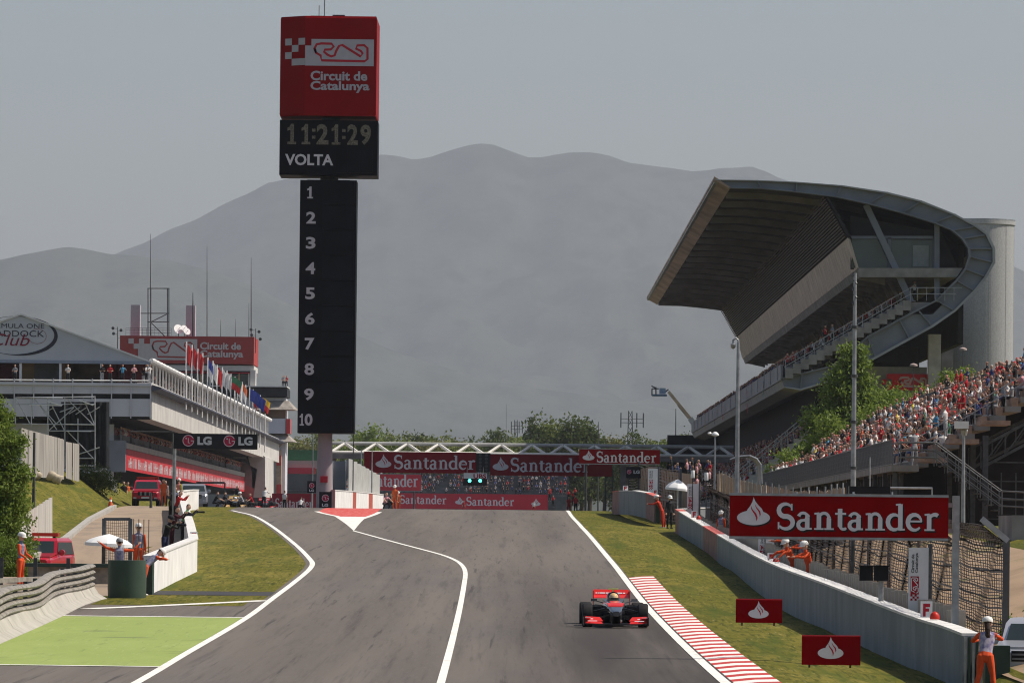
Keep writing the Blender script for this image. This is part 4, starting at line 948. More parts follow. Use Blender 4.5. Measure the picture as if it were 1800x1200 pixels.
# end face of the terrace storey: white panels with a dark slot between
for i in range(9):
    px0, px1 = 265 - (i+1)*34.2, 265 - i*34.2
    for (t_, b_) in ((673, 692), (700.5, 732)):
        mb = MB(); a, b = pp(px0 + 0.5, t_), pp(px1 - 0.5, b_); mb.box((a.x, A0, b.z), (b.x, A0 + 0.25, a.z)); mb.build('terrace_panel', M_panelw, pb)
    mb = MB(); a, b = pp(px1 - 1, 665), pp(px1, 735); mb.box((a.x, A0 - 0.12, b.z), (b.x, A0 - 0.01, a.z)); mb.build('terrace_post', M_panelw, pb)
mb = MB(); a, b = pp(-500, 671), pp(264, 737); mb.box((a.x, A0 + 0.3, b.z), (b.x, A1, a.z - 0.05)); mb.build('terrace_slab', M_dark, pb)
mb = MB(); mb.tube([pp(-400, 665, A0 - 0.06), pp(266, 669, A0 - 0.06)], 0.06, 8); mb.build('handrail', M_white, pb)
mb = MB(); a, b = pp(-500, 670.5), pp(266, 673.5); mb.box((a.x, A0 - 0.2, b.z), (b.x, A0 + 0.6, a.z)); mb.build('slab_edge', M_panelw, pb)
# sloping flank towards the track: pale wedge, ledge coloured dark to imitate an awning's shadow strip
mb = MB(); a, b, c_, d_ = pp(266.5, 672), pp(266.5, 737), pp(240, 737), pp(240, 672)
mb.prism([v + Vector((0, 0.32, 0)) for v in (a, b, c_, d_)], (0, A1 - A0, 0)); mb.build('flank', M_render, pb)
mb = MB(); q = pp(267, 676); mb.prism([q, q + Vector((0.9, 0, -0.25)), q + Vector((0.9, 0, -0.4)), q + Vector((0, 0, -0.6))], (0, A1 - A0, 0)); mb.build('ledge', mat('ledge_shadow_blue', (0.08, 0.085, 0.12), 0.6, 0.15, 0.4), pb)
# storey below: grey end wall, dark recess, gallery with crowd
mb = MB(); a, b = pp(188, 737), pp(219, 829); mb.box((a.x, A0 + 1, b.z), (b.x, A0 + 1.6, pp(0, 771).z)); mb.build('end_wall', M_grey, pb)
mb = MB(); a = pp(-500, 737); b = pp(195, 880); mb.box((a.x, A0 + 3, gz - 1), (b.x, A0 + 3.5, a.z)); mb.build('end_wall', M_panelw, pb)
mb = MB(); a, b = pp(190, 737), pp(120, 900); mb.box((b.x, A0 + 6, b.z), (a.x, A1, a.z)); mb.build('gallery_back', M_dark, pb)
mb = MB(); a, b = pp(218, 780), pp(150, 788); mb.box((b.x, A0 + 1.7, pp(0, 790).z), (pp(216, 780).x, A1 - 40, pp(0, 779).z)); mb.build('gallery_floor', M_conc, pb)
# red balcony front with pale lettering
xr = pp(219, 800).x
mb = MB(); mb.box((xr - 0.12, A0 + 1.6, pp(0, 823).z), (xr, A1 - 40, pp(0, 785.5).z)); bf = mb.build('balcony_front', mat('balcony_red', (0.47, 0.03, 0.04), 0.55, 0.12, 0.4), pb)
mb = MB(); mb.box((xr - 0.3, A0 + 1.6, pp(0, 785).z), (xr + 0.08, A1 - 40, pp(0, 775).z)); mb.build('balcony_cap', M_conc, pb)
mb = MB(); mb.box((pp(190, 800).x, A0 + 1.45, pp(0, 823).z), (xr + 0.02, A0 + 1.58, pp(0, 785).z)); mb.build('balcony_end', M_grey, pb)
rng = random.Random(3); mb = MB(); y = A0 + 6.0; zb_, zt_ = pp(0, 818).z, pp(0, 800).z
while y < A1 - 46:
    wl = rng.randint(4, 9)
    for _ in range(wl):
        st = rng.choice((0.55, 0.8, 0.9)); h2 = (zt_ - zb_)*rng.choice((1.0, 1.0, 0.78))
        mb.add([(xr + 0.02, y, zb_), (xr + 0.02, y + st*0.4, zb_), (xr + 0.02, y + st*0.4, zb_ + h2), (xr + 0.02, y, zb_ + h2)], [(0, 1, 2, 3)])
        if rng.random() < 0.6: mb.add([(xr + 0.022, y, zb_ + h2*0.45), (xr + 0.022, y + st, zb_ + h2*0.45), (xr + 0.022, y + st, zb_ + h2*0.6), (xr + 0.022, y, zb_ + h2*0.6)], [(0, 1, 2, 3)])
        if rng.random() < 0.5: mb.add([(xr + 0.024, y + st*0.7, zb_), (xr + 0.024, y + st, zb_), (xr + 0.024, y + st, zb_ + h2), (xr + 0.024, y + st*0.7, zb_ + h2)], [(0, 1, 2, 3)])
        y += st + 0.35
    y += 1.6
mb.build('lettering', M_print_w, bf)['kind'] = 'stuff'
# garages under the balcony
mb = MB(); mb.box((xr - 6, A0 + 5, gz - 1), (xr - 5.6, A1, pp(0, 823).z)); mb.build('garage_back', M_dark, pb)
for i in range(12):
    y = A0 + 5 + i*22; mb = MB(); mb.box((xr - 5.6, y, gz - 0.5), (xr - 1.6, y + 1.2, pp(0, 823).z)); mb.build('garage_pier', mat('garage_red', (0.3, 0.02, 0.025), 0.6, 0.15), pb)
mb = MB(); a, b = pp(150, 829), pp(219, 893); mb.box((a.x, A0 + 4, gz - 0.5), (a.x + 2.4, A0 + 4.4, a.z)); mb.build('garage_end', MATS['garage_red'], pb)
# slanted concrete block and glazed wedge closing the gallery
E0 = 842.0
def pe(px, py, Y=E0): q = P(px, py, E0); return Vector((q.x, Y, q.z))
mb = MB(); mb.prism([pe(432, 786), pe(466, 802), pe(466, 884), pe(443, 884), pe(443, 830)], (0, 30, 0)); mb.build('end_block', M_render, pb)
mb = MB(); mb.prism([pe(423, 810), pe(452, 824), pe(444, 884), pe(401, 856)], (0, 0.5, 0)); w_ = mb.build('raking_glass', mat('pink_glass', (0.25, 0.17, 0.17), 0.25, 0.4, 0.4), pb)
mb = MB(); mb.prism([pe(408, 843, E0 - 0.1), pe(447, 858, E0 - 0.1), pe(444, 880, E0 - 0.1), pe(402, 858, E0 - 0.1)], (0, 0.09, 0)); mb.build('red_sill', mat('faded_red', (0.33, 0.1, 0.1), 0.6, 0.2, 0.5), pb)
mb = MB(); mb.prism([pe(316, 789), pe(432, 786), pe(432, 806), pe(395, 806)], (0, 3, 0)); mb.build('soffit_beam', M_conc, pb)
# ------------------------------------------------------------------ hospitality tent
TZ = A0 + 3.0
ht = thing('hospitality_tent', (pp(37, 670).x, TZ, pp(37, 671).z), 'white gabled marquee with oval club emblem on the pit roof', 'tent')
ap, el, er = P(37, 552, TZ), P(-192, 633, TZ), P(264, 635, TZ)
TL = 290.0
mb = MB(); ap2 = Vector((ap.x, TZ, ap.z)); l2 = Vector((2*ap.x - er.x, TZ, er.z)); r2 = Vector((er.x, TZ, er.z))
mb.prism([l2, r2, ap2], (0, 0.12, 0)); gab = mb.build('gable', M_tent, ht)
for a, b, nm in ((ap2, r2, 'roof_slope'), (ap2, l2, 'roof_slope')):
    mb = MB(); o = Vector((0.12 if b is r2 else -0.12, 0, -0.04)); mb.prism([a + Vector((0, -0.15, 0.06)), b + Vector((0, -0.15, 0.06)) + o, b + Vector((0, -0.15, -0.1)) + o, a + Vector((0, -0.15, -0.1))], (0, TL, 0)); mb.build(nm, mat('tent_roof', (0.66, 0.65, 0.63), 0.6, 0.06, 0.4), ht)
mb = MB(); mb.box((l2.x, TZ - 0.1, r2.z - 0.28), (r2.x, TZ + 0.1, r2.z)); mb.build('valance', mat('valance_blue', (0.25, 0.28, 0.34), 0.7, 0.05), ht)
# emblem: black crescent oval and lettering, flat print on the gable
kk = 1/ppm(TZ); pl = Plane((ap.x, TZ, er.z), (1, 0, 0), (0, 0, 1), 0.03)
def e2(px, py): return ((px - 37)*kk, (635 - py)*kk)
def ell(cx, cy, rx, ry, a0, a1, n=30): return [e2(cx + rx*math.cos(R(a0 + (a1 - a0)*i/n)), cy + ry*math.sin(R(a0 + (a1 - a0)*i/n))) for i in range(n + 1)]
mb = MB(); pts = ell(30, 592, 69, 34, -70, 110); stroke(mb, pl, pts, [0.03 + 0.33*math.sin(math.pi*i/(len(pts)-1))**1.3 for i in range(len(pts))]); stroke(mb, pl, ell(30, 592, 69, 34, 110, 290), 0.04, 0.002)
text(mb, pl, 'FORMULA ONE', *e2(-26, 579), 104*kk, 8*kk, 0.0); text(mb, pl, 'PADDOCK', *e2(-16, 594), 94*kk, 11*kk, 0.0, 0.004); mb.build('lettering', mat('print_ink', (0.03, 0.03, 0.045), 0.7, 0.0), gab)
mb = MB(); text(mb, pl, 'Club', *e2(-18, 610), 68*kk, 21*kk, 0.0, 0.01, 0.35)
stroke(mb, pl, ell(66, 593, 16, 13, -120, 150), 0.03, 0.009); mb.build('script_word', mat('print_wine', (0.22, 0.02, 0.04), 0.7, 0.0), gab)
# posts of the tent front, warm interior, white colonnade down the side
for px in (36, 106, 178, 262):
    mb = MB(); a, b = P(px - 1.8, 635, TZ), P(px + 1.8, 671, TZ); mb.box((a.x, TZ + 0.02, b.z), (b.x, TZ + 0.2, a.z)); mb.build('tent_post', M_white, ht)
for (a_, b_, m) in ((-200, 34, M_maroon), (38, 60, M_warm), (60, 105, mat('interior_grey', (0.14, 0.14, 0.15), 0.7, 0.4, 0.4)), (108, 120, M_warm), (120, 176, mat('interior_brown', (0.09, 0.065, 0.045), 0.7, 0.6, 0.6)), (180, 255, M_maroon)):
    mb = MB(); a, b = P(a_, 637, TZ + 4), P(b_, 671, TZ + 4); mb.box((a.x, TZ + 4, b.z), (b.x, TZ + 4.2, a.z)); mb.build('interior_panel', m, ht)
mb = MB()
NC = 52
cm = MB(); cm.bar((0, 0, 0), (0, 0, er.z - pp(37, 671).z + 0.25), 0.16); cme = cm.mesh('side_post', M_white)
for i in range(NC):
    share(cme, 'side_post', ht, (r2.x - 0.05 - ht.location.x, i*TL/NC + 0.3, -0.2))
mb = MB(); mb.box((r2.x - 3.5, TZ + 4, pp(37, 671).z), (r2.x - 3.3, TZ + TL, r2.z)); mb.build('side_interior', M_maroon, ht)
for i in range(NC):      # scalloped eave rolls
    mb = MB() if i == 0 else mb
    if i == 0:
        e = MB(); e.tube([(0, 0.05, 0.05), (0.12, TL/NC*0.5, 0.02), (0, TL/NC - 0.05, 0.05)], [0.2, 0.27, 0.2], 8); eme = e.mesh('eave_roll', MATS['tent_roof'], smooth=40)
    share(eme, 'eave_roll', ht, (r2.x + 0.1 - ht.location.x, i*TL/NC, r2.z - ht.location.z + 0.05))
# ------------------------------------------------------------------ flag poles on the terrace edge
FC = {'white and red': ((0.6, 0.58, 0.56), (0.5, 0.03, 0.03)), 'red': ((0.5, 0.03, 0.03), (0.5, 0.03, 0.03)), 'blue and white': ((0.05, 0.07, 0.3), (0.6, 0.6, 0.6)), 'white': ((0.62, 0.6, 0.58), (0.62, 0.6, 0.58)), 'green and red': ((0.04, 0.14, 0.07), (0.42, 0.03, 0.03)), 'orange and white': ((0.6, 0.14, 0.05), (0.6, 0.6, 0.6)), 'blue': ((0.03, 0.05, 0.25), (0.03, 0.05, 0.25)), 'yellow and red': ((0.65, 0.4, 0.03), (0.5, 0.03, 0.03))}
order = ['red', 'red', 'red', None, 'blue and white', 'white', 'red', 'white', 'white', 'green and red', None, 'white', 'orange and white', None, 'blue', 'white and red', 'blue', 'yellow and red', None]
NTH = 'first second third fourth fifth sixth seventh eighth ninth tenth eleventh twelfth thirteenth fourteenth fifteenth sixteenth seventeenth eighteenth nineteenth'.split()
tops = [(328, 600), (338, 606), (348, 613), (356.5, 620), (365.5, 628), (374.5, 634), (382, 641), (391, 645), (399, 651), (406, 657), (413, 662), (418, 666), (426, 671), (432, 676), (439, 680), (445, 684), (449.5, 690), (457.5, 694), (466, 727)]
fx = pp(267, 680).x + 0.55
for i, (px, py) in enumerate(tops):
    Zf = min(FPX*(-fx)/(900 - px), 960.0)
    top = P(px, py, Zf); ln = 7.0 if i < 18 else 5.2
    nm = order[i]
    t = thing('flagpole', (top.x, Zf, top.z - ln), ('white flagpole with a ' + nm + ' flag, ' + NTH[i] + ' pole from the tent corner') if nm else 'bare white flagpole, ' + NTH[i] + ' pole from the tent corner', 'flagpole', 'flagpoles along the pit terrace')
    mb = MB(); mb.tube([(top.x, Zf, top.z - ln), (top.x, Zf, top.z)], [0.09, 0.06], 8); mb.build('pole', M_white, t, smooth=50)
    if nm:
        a, b = FC[nm]
        fl = 1.3 if nm in ('blue', 'yellow and red', 'green and red') else 0.55; dp = 1.8 if fl < 1 else 1.5
        for hh, col, nmm in ((0, a, 'upper_cloth'), (1, b, 'lower_cloth')):
            mb = MB(); rows = []
            for r_ in range(5):
                t_ = (hh + r_/4)/2; rows.append([(top.x + 0.06 + (c_/6)*fl*(1.0 - 0.25*t_), Zf + 0.22*math.sin(c_*1.5 + i) * c_/6, top.z - 0.25 - t_*dp - (c_/6)**1.5*0.8) for c_ in range(7)])
            mb.grid(rows); mb.build(nmm, mat('flagcloth_%s_%d' % (nm.replace(' ', '_'), hh), col, 0.85, 0.1, 2.0), t, smooth=True)
# ------------------------------------------------------------------ control tower with the circuit sign, round terraces beside it
CZ = 915.0
kC = 1/ppm(CZ)
def pc(px, py, Y=CZ): q = P(px, py, CZ); return Vector((q.x, Y, q.z))
ct = thing('control_tower', (pc(330, 800).x, CZ, base(CZ)), 'race control building with red circuit sign and roof aerials', 'building')
M_ctred = mat('sign_red', (0.33, 0.04, 0.035), 0.6, 0.1, 0.3)
mb = MB(); a, b = pc(211, 589.5), pc(446, 640); mb.box((a.x, CZ, b.z), (b.x, CZ + 16, a.z)); sg = mb.build('sign_block', M_ctred, ct)
pl = Plane((a.x, CZ, b.z), (1, 0, 0), (0, 0, 1), 0.04); wm, rm = MB(), MB()
def c2(px, py): return ((px - 211)*kC, (640 - py)*kC)
fill(wm, pl, [c2(264, 634), c2(347, 634), c2(347, 597), c2(264, 597)]); fill(wm, pl, [c2(243, 634), c2(264, 634), c2(264, 606), c2(243, 606)])
for i, j in ((0, 0), (1, 1), (2, 0), (2, 2)): fill(wm, pl, [c2(226 + i*9.2, 606 + j*9), c2(226 + i*9.2 + 9.2, 606 + j*9), c2(226 + i*9.2 + 9.2, 597 + j*9), c2(226 + i*9.2, 597 + j*9)], 0.01)
stroke(rm, pl, [c2(268 + (u - 384)*0.205, 601 + (v - 288)*0.245) for u, v in TRACK_MARK], 0.24, 0.02, closed=True)
text(wm, pl, 'Circuit de', *c2(352, 615), 72*kC, 13*kC, 0.03); text(wm, pl, 'Catalunya', *c2(352, 632), 76*kC, 16*kC, 0.03)
wm.build('lettering', mat('sign_pale', (0.5, 0.45, 0.44), 0.7, 0.05), sg); rm.build('track_outline', M_ctred, sg)
mb = MB(); a, b = pc(285, 641), pc(446, 652); mb.box((a.x, CZ + 0.3, b.z), (b.x, CZ + 15, a.z)); mb.build('white_band', M_render, ct)
mb = MB(); a, b = pc(285, 653), pc(444, 656); mb.box((a.x, CZ + 0.1, b.z), (b.x, CZ + 15, a.z)); mb.build('red_band', M_print_r, ct)
mb = MB(); a, b = pc(250, 656), pc(440, 678); mb.box((a.x, CZ + 0.6, b.z), (b.x, CZ + 15, a.z)); mb.build('window_band', M_glass, ct)
for i in range(9): mb = MB(); a, b = pc(300 + i*17, 656), pc(302.5 + i*17, 678); mb.box((a.x, CZ + 0.35, b.z), (b.x, CZ + 0.55, a.z)); mb.build('mullion', M_warm if i % 2 else M_render, ct)
mb = MB(); a, b = pc(440, 650), pc(449, 678); mb.box((a.x, CZ, b.z), (b.x, CZ + 3, a.z)); mb.build('corner_post', M_render, ct)
mb = MB(); a, b = pc(330, 677), pc(505, 680.5); mb.box((a.x, CZ - 1, b.z), (b.x, CZ + 12, a.z)); mb.build('roof_rail', M_white, ct)
mb = MB(); a, b = pc(330, 681), pc(505, 697); mb.box((a.x, CZ - 0.8, b.z), (b.x, CZ + 12, a.z)); mb.build('dark_band', M_print_k, ct)
mb = MB(); a, b = pc(330, 697), pc(500, 900); mb.box((a.x, CZ + 0.5, gz), (b.x, CZ + 10, a.z)); mb.build('body_wall', M_panelw, ct)
for (t_, b_, l_, r_) in ((704, 720, 440, 517), (762, 776, 466, 514)):   # tiled skirts
    mb = MB(); a, b, c_, d_ = pc(l_ + 10, t_), pc(r_ - 10, t_), pc(r_, b_), pc(l_, b_)
    mb.prism([a, b, c_, d_], (0, 0, 0.01)) if False else mb.loft([[a + Vector((0, 0.4, 0)), b + Vector((0, 0.4, 0)), b + Vector((0, 6, 0)), a + Vector((0, 6, 0))], [d_ + Vector((0, -1.4, 0)), c_ + Vector((0, -1.4, 0)), c_ + Vector((0.5, 7, 0)), d_ + Vector((0, 7, 0))]]); mb.build('tiled_skirt', M_brownroof, ct)
mb = MB(); a, b = pc(460, 720), pc(502, 735); mb.box((a.x, CZ - 0.4, b.z), (b.x, CZ + 0.4, a.z)); mb.build('window_band', mat('brown_window', (0.16, 0.1, 0.06), 0.5, 0.4, 0.4), ct)
mb = MB(); a, b = pc(455, 735), pc(502, 762); mb.box((a.x, CZ - 0.8, b.z), (b.x, CZ + 0.4, a.z)); mb.build('balcony_wall', M_panelw, ct)
mb = MB(); a, b = pc(503, 736), pc(510, 762); mb.box((a.x, CZ - 0.9, b.z), (b.x, CZ + 3, a.z)); mb.build('red_pennant', mat('pennant_red', (0.55, 0.06, 0.06), 0.6, 0.1), ct)
mb = MB(); a, b = pc(468, 776), pc(494, 790); mb.prism([a, pc(500, 776), pc(486, 792), pc(470, 792)], (0, 6, 0)); mb.build('corbel', mat('corbel_tan', (0.4, 0.3, 0.22), 0.8, 0.2), ct)
mb = MB(); a, b = pc(468, 792), pc(486, 890); mb.box((a.x, CZ - 1.2, gz), (b.x, CZ + 0.3, a.z)); mb.build('lower_wall', M_render, ct)
mb = MB(); a, b = pc(486, 790), pc(494, 893); mb.box((a.x, CZ - 1.5, gz), (b.x, CZ + 3, a.z)); mb.build('tan_wall', MATS['corbel_tan'], ct)
for t_, b_ in ((800, 818), (851, 893)): mb = MB(); a, b = pc(487, t_), pc(494.5, b_); mb.box((a.x, CZ - 1.7, b.z), (b.x, CZ - 1.55, a.z)); mb.build('red_pennant', MATS['pennant_red'], ct)
# aerials and dishes on the roof of the control building
rz = pc(330, 589.5).z
def mast(px, pyt, w=0.07, lab=None, pyb=589):
    a, b = pc(px, pyt, CZ + 5), pc(px, pyb, CZ + 5); b.z = rz
    mb = MB(); mb.tube([b, b.lerp(a, 0.55), a], [w, w*0.8, w*0.35], 6); return solo(mb, 'aerial_mast', M_dsteel, b, lab, 'aerial', 'aerials on the control building')
mast(261, 408, 0.09, 'tallest thin aerial rising from the lattice frame on race control'); mast(361, 430, 0.08, 'tall thin aerial standing alone on race control roof'); mast(439, 450, 0.09, 'tall whip aerial at the sign end of race control roof')
mast(336, 512, 0.14, 'thick pale mast with a bulb beside the satellite dishes'); mast(385, 560, 0.05, 'short thin aerial between the taller masts on race control', 589); mast(411, 558, 0.05, 'short thin aerial near the end of race control roof'); mast(435, 530, 0.06, 'medium whip aerial next to the tallest end aerial')
fr = thing('lattice_aerial', (pc(273, 589).x, CZ + 6, rz), 'dark lattice aerial frame on the race control roof', 'aerial')
for px in (256, 261, 290.5, 293):
    mb = MB(); a, b = pc(px, 504, CZ + 6), pc(px, 589, CZ + 6); b.z = rz; mb.bar(b, a, 0.14); mb.build('upright', M_dsteel, fr)
for (p, q) in (((255, 504), (294, 504)), ((243, 548), (294, 548)), ((255, 563), (294, 563)), ((262, 563), (290, 549)), ((262, 565), (286, 589))): mb = MB(); mb.bar(pc(*p, CZ + 6), pc(*q, CZ + 6), 0.13); mb.build('crossbar', M_dsteel, fr)
for (l, r, t_, lab) in ((224, 240, 532, 'tall white aerial housing on race control roof'), (322, 338, 533, 'faint pale aerial housing behind the dishes on race control')):
    mb = MB(); a, b = pc(l, t_, CZ + 8), pc(r, 589, CZ + 8); mb.box((a.x, CZ + 8, rz), (b.x, CZ + 10, a.z)); mb.box((b.x - 0.3, CZ + 7.9, rz), (b.x, CZ + 7.98, a.z - 0.1)); solo(mb, 'aerial_housing', mat('housing_grey', (0.4, 0.4, 0.42), 0.6, 0.06), Vector(((a.x + b.x)/2, CZ + 9, rz)), lab, 'aerial')
for (px, py, r_, lab) in ((312, 577, 0.75, 'large white satellite dish on race control roof'), (322, 575.5, 0.5, 'middle white satellite dish on race control roof'), (327, 581, 0.55, 'small white satellite dish nearest the pale mast')):
    c_ = pc(px, py, CZ + 3); t = thing('satellite_dish', (c_.x, CZ + 3.4, rz), lab, 'satellite dish', 'satellite dishes')
    mb = MB(); prof = [(r_*s, -0.28*r_*(1 - s*s)) for s in (0.05, 0.35, 0.65, 0.9, 1.0)]; mb.lathe([(a, -b) for a, b in prof], (0, 0, 0), 20, 'Y')
    rot = Matrix.Rotation(R(28), 3, 'Z') @ Matrix.Rotation(R(-22), 3, 'X')
    mb.v = [tuple(rot @ Vector(v) + c_) for v in mb.v]; mb.build('reflector', M_wplast, t, smooth=50)
    mb = MB(); mb.tube([(c_.x, CZ + 3.4, rz), (c_.x, CZ + 3.2, c_.z)], 0.07, 6); mb.build('stand', M_dsteel, t)
    mb = MB(); mb.tube([c_, c_ + rot @ Vector((0, -r_*0.8, 0))], 0.03, 5); mb.build('feed_arm', M_dsteel, t)
for (px, lab) in ((206, 'lamp cluster on the tent side of race control roof'), (449, 'lamp cluster on the far end of race control roof')):
    c_ = pc(px, 585, CZ + 1); t = thing('floodlight_cluster', (c_.x, CZ + 1, rz - 2.5), lab, 'floodlight')
    mb = MB(); mb.tube([(c_.x, CZ + 1, rz - 2.5), (c_.x, CZ + 1, rz + 1.2)], 0.06, 6); mb.build('bracket', M_dsteel, t)
    for dx, dz in ((-0.7, 1.0), (0.5, 0.7), (-0.6, 0.2), (0.7, -0.4)): mb = MB(); mb.lathe([(0.1, 0.2), (0.24, 0.0), (0.22, -0.05)], (c_.x + dx, CZ + 0.9, rz + dz), 10, 'Y'); mb.bar((c_.x, CZ + 1, rz + dz - 0.1), (c_.x + dx, CZ + 1.1, rz + dz), 0.04); mb.build('lamp_head', M_dsteel, t)
mb = MB()
for dz in (0.4, 0.8, 1.1): mb.bar((pc(220, 589).x, CZ + 1.5, rz + dz), (pc(300, 589).x, CZ + 1.5, rz + dz), 0.04)
for i in range(12): x = lerp(pc(220, 589).x, pc(300, 589).x, i/11); mb.bar((x, CZ + 1.5, rz), (x, CZ + 1.5, rz + 1.1), 0.04)
solo(mb, 'roof_railing', M_dsteel, Vector((pc(260, 589).x, CZ + 1.5, rz)), 'thin dark railing along the race control roof edge', 'railing')
# ------------------------------------------------------------------ scaffold stage with black drape before the pit end wall
SZ = 500.0
sc_t = thing('scaffold_frame', (P(110, 800, SZ).x, SZ, base(SZ) + 1.8), 'open aluminium scaffold frame with a black cloth drape', 'scaffold')
def ps(px, py, dy=0): q = P(px, py, SZ); return Vector((q.x, SZ + dy, q.z))
M_alu = mat('aluminium_tube', (0.45, 0.45, 0.46), 0.4, 0.15, 3.0, metal=0.4)
mb = MB(); rows = []
for i in range(25):
    px = lerp(78 if False else 104, 189, i/24); rows.append([ps(px, py, 2.2 + 0.25*math.sin(i*1.9)) for py in (705, 740, 780, 822)])
mb.grid(rows); mb.build('drape', mat('black_cloth', (0.02, 0.022, 0.025), 0.9, 0.4, 1.5), sc_t, smooth=True)
mb = MB(); a, b = ps(82, 712, 3), ps(110, 822, 3); mb.box((a.x, SZ + 2.8, b.z), (b.x, SZ + 3, a.z)); mb.build('drape', MATS['black_cloth'], sc_t)
segs = [((27, 699), (168, 697)), ((27, 710), (168, 710)), ((37, 745), (168, 746)), ((85, 757), (168, 757)), ((137, 805), (165, 805)), ((137, 818), (165, 818)), ((27, 699), (27, 745)), ((55, 699), (55, 750)), ((84, 699), (84, 800)), ((114, 699), (114, 822)), ((137, 735), (137, 822)), ((167, 697), (167, 822)), ((28, 700), (53, 745)), ((60, 700), (100, 746)), ((88, 706), (115, 760)), ((117, 700), (166, 748)), ((70, 712), (100, 755)), ((118, 757), (165, 806)), ((84, 758), (130, 716)), ((76, 726), (95, 716)), ((105, 724), (130, 715)), ((121, 727), (140, 716)), ((133, 728), (152, 716)), ((154, 728), (175, 715)), ((138, 798), (175, 786)), ((146, 700), (166, 745))]
for p, q in segs: mb = MB(); mb.tube([ps(*p), ps(*q)], 0.045, 6); mb.build('tube', M_alu, sc_t)
for (l, r, y) in ((52, 110, 698.5), (116, 165, 697.5), (52, 110, 711), (117, 165, 745.5), (117, 160, 757.5), (138, 163, 818)): mb = MB(); a = ps(l, y, -0.1); b = ps(r, y, -0.1); b.z = a.z; mb.bar(a, b, 0.3, 0.05); mb.build('plank', M_wplast, sc_t)
for p, q in (((84, 705), (109, 713)), ((140, 703), (164, 712))): mb = MB(); mb.bar(ps(*p, -0.2), ps(*q, -0.2), 0.3, 0.09); mb.build('plank', M_wplast, sc_t)
# camera box and jib, small things on the terrace end are people (below)
# ------------------------------------------------------------------ walls
M_cwall = mat('track_wall_paint', (0.2, 0.22, 0.232), 0.75, 0.16, 0.9, bump=0.1, stretch=(1, 1, 0.5))
M_wtop = mat('wall_top', (0.62, 0.6, 0.57), 0.8, 0.1, 2.0)
M_wred = mat('wall_red_stain', (0.26, 0.15, 0.135), 0.8, 0.25, 1.5)
M_dgreen = mat('dark_green_rubber', (0.035, 0.06, 0.045), 0.5, 0.2, 1.5)
def wall_run(t, pts, h, w, m, name='wall_panel', side=1, cap=True):
    """one panel per stretch; pts are feet (3D)"""
    for i, (a, b) in enumerate(zip(pts, pts[1:])):
        mm = m[i] if isinstance(m, list) else m
        d = (b - a); d.z = 0; L = d.length; d.normalize(); n = Vector((d.y, -d.x, 0))*side*w
        lo = [a + Vector((0, 0, -0.4)), b + Vector((0, 0, -0.4)), b + Vector((0, 0, h)), a + Vector((0, 0, h))]
        g = d*0.006
        mb = MB(); mb.prism([lo[0] + g, lo[1] - g, lo[2] - g, lo[3] + g], n); pn = mb.build(name, mm, t)
        if cap:
            c0, c1 = a + Vector((0, 0, h + 0.003)), b + Vector((0, 0, h + 0.003)); e = -n.normalized()*0.03
            mb = MB(); mb.prism([c0 + e + g, c1 + e - g, c1 + n - e - g, c0 + n - e + g], (0, 0, 0.06)); mb.build('coping', M_wtop if mm is not M_wred else mat('coping_red', (0.5, 0.12, 0.1), 0.7, 0.2, 2.0), t)
def resample(pts, step):
    out = [pts[0]]
    for a, b in zip(pts, pts[1:]):
        n = max(1, round((b - a).length/step)); out += [a.lerp(b, k/n) for k in range(1, n+1)]
    return out
WS = smoothpts(WALL, 4)
feet = resample(WS, 4.2)
for p in feet: p.z = p.z
wr = thing('track_wall', feet[0], 'long pale concrete wall along the grass with lit top edge', 'wall')
ms = []
for a, b in zip(feet, feet[1:]):
    y = (a.y + b.y)/2; q = (a + b)/2; px = 900 + q.x*FPX/q.y
    ms.append(M_wred if (1240 < px < 1263 or px < 1198) else M_cwall)
wall_run(wr, feet, WH - 0.13, 0.35, ms, side=1)
# back return of the wall at its far end, and the dark ribbed end piece near the marshal
e = feet[-1]; fe = [e, e + Vector((0.9, 4.0, 0.1)), e + Vector((2.4, 9, 0.2)), e + Vector((4.0, 16, 0.3))]
wall_run(wr, fe, WH - 0.13, 0.35, M_cwall, side=1)
e = feet[0]
for i in range(5): mb = MB(); mb.box((e.x + 0.02 + i*0.09, e.y - 0.12, e.z - 0.4), (e.x + 0.075 + i*0.09, e.y - 0.01, e.z + WH - 0.15)); mb.build('end_strip', M_dgreen if i % 2 else M_steel, wr)
mb = MB(); mb.box((e.x + 0.5, e.y - 0.1, e.z - 0.4), (e.x + 1.05, e.y + 0.5, e.z + WH*0.75)); mb.build('end_buffer', M_dgreen, wr)
# second wall beyond the marshal opening
def onbase(px, py, Z): q = P(px, py, Z); return q
w2 = [P(1076, 893, 384), P(1088, 892, 376), P(1112, 893, 362), P(1135, 898, 350), P(1150, 905, 343)]
w2t = thing('far_track_wall', w2[0], 'curved grey wall section beyond the marshal gap', 'wall')
wall_run(w2t, [w2[4], w2[3], w2[2], w2[1], w2[0]], 1.0, 0.35, [M_wred, M_cwall, M_cwall, M_wred], side=1)
mb = MB(); q = P(1152, 906, 342.8); mb.box((q.x, q.y - 0.25, q.z - 0.4), (q.x + 0.25, q.y + 0.6, q.z + 1.0)); mb.build('end_buffer', M_dgreen, w2t)
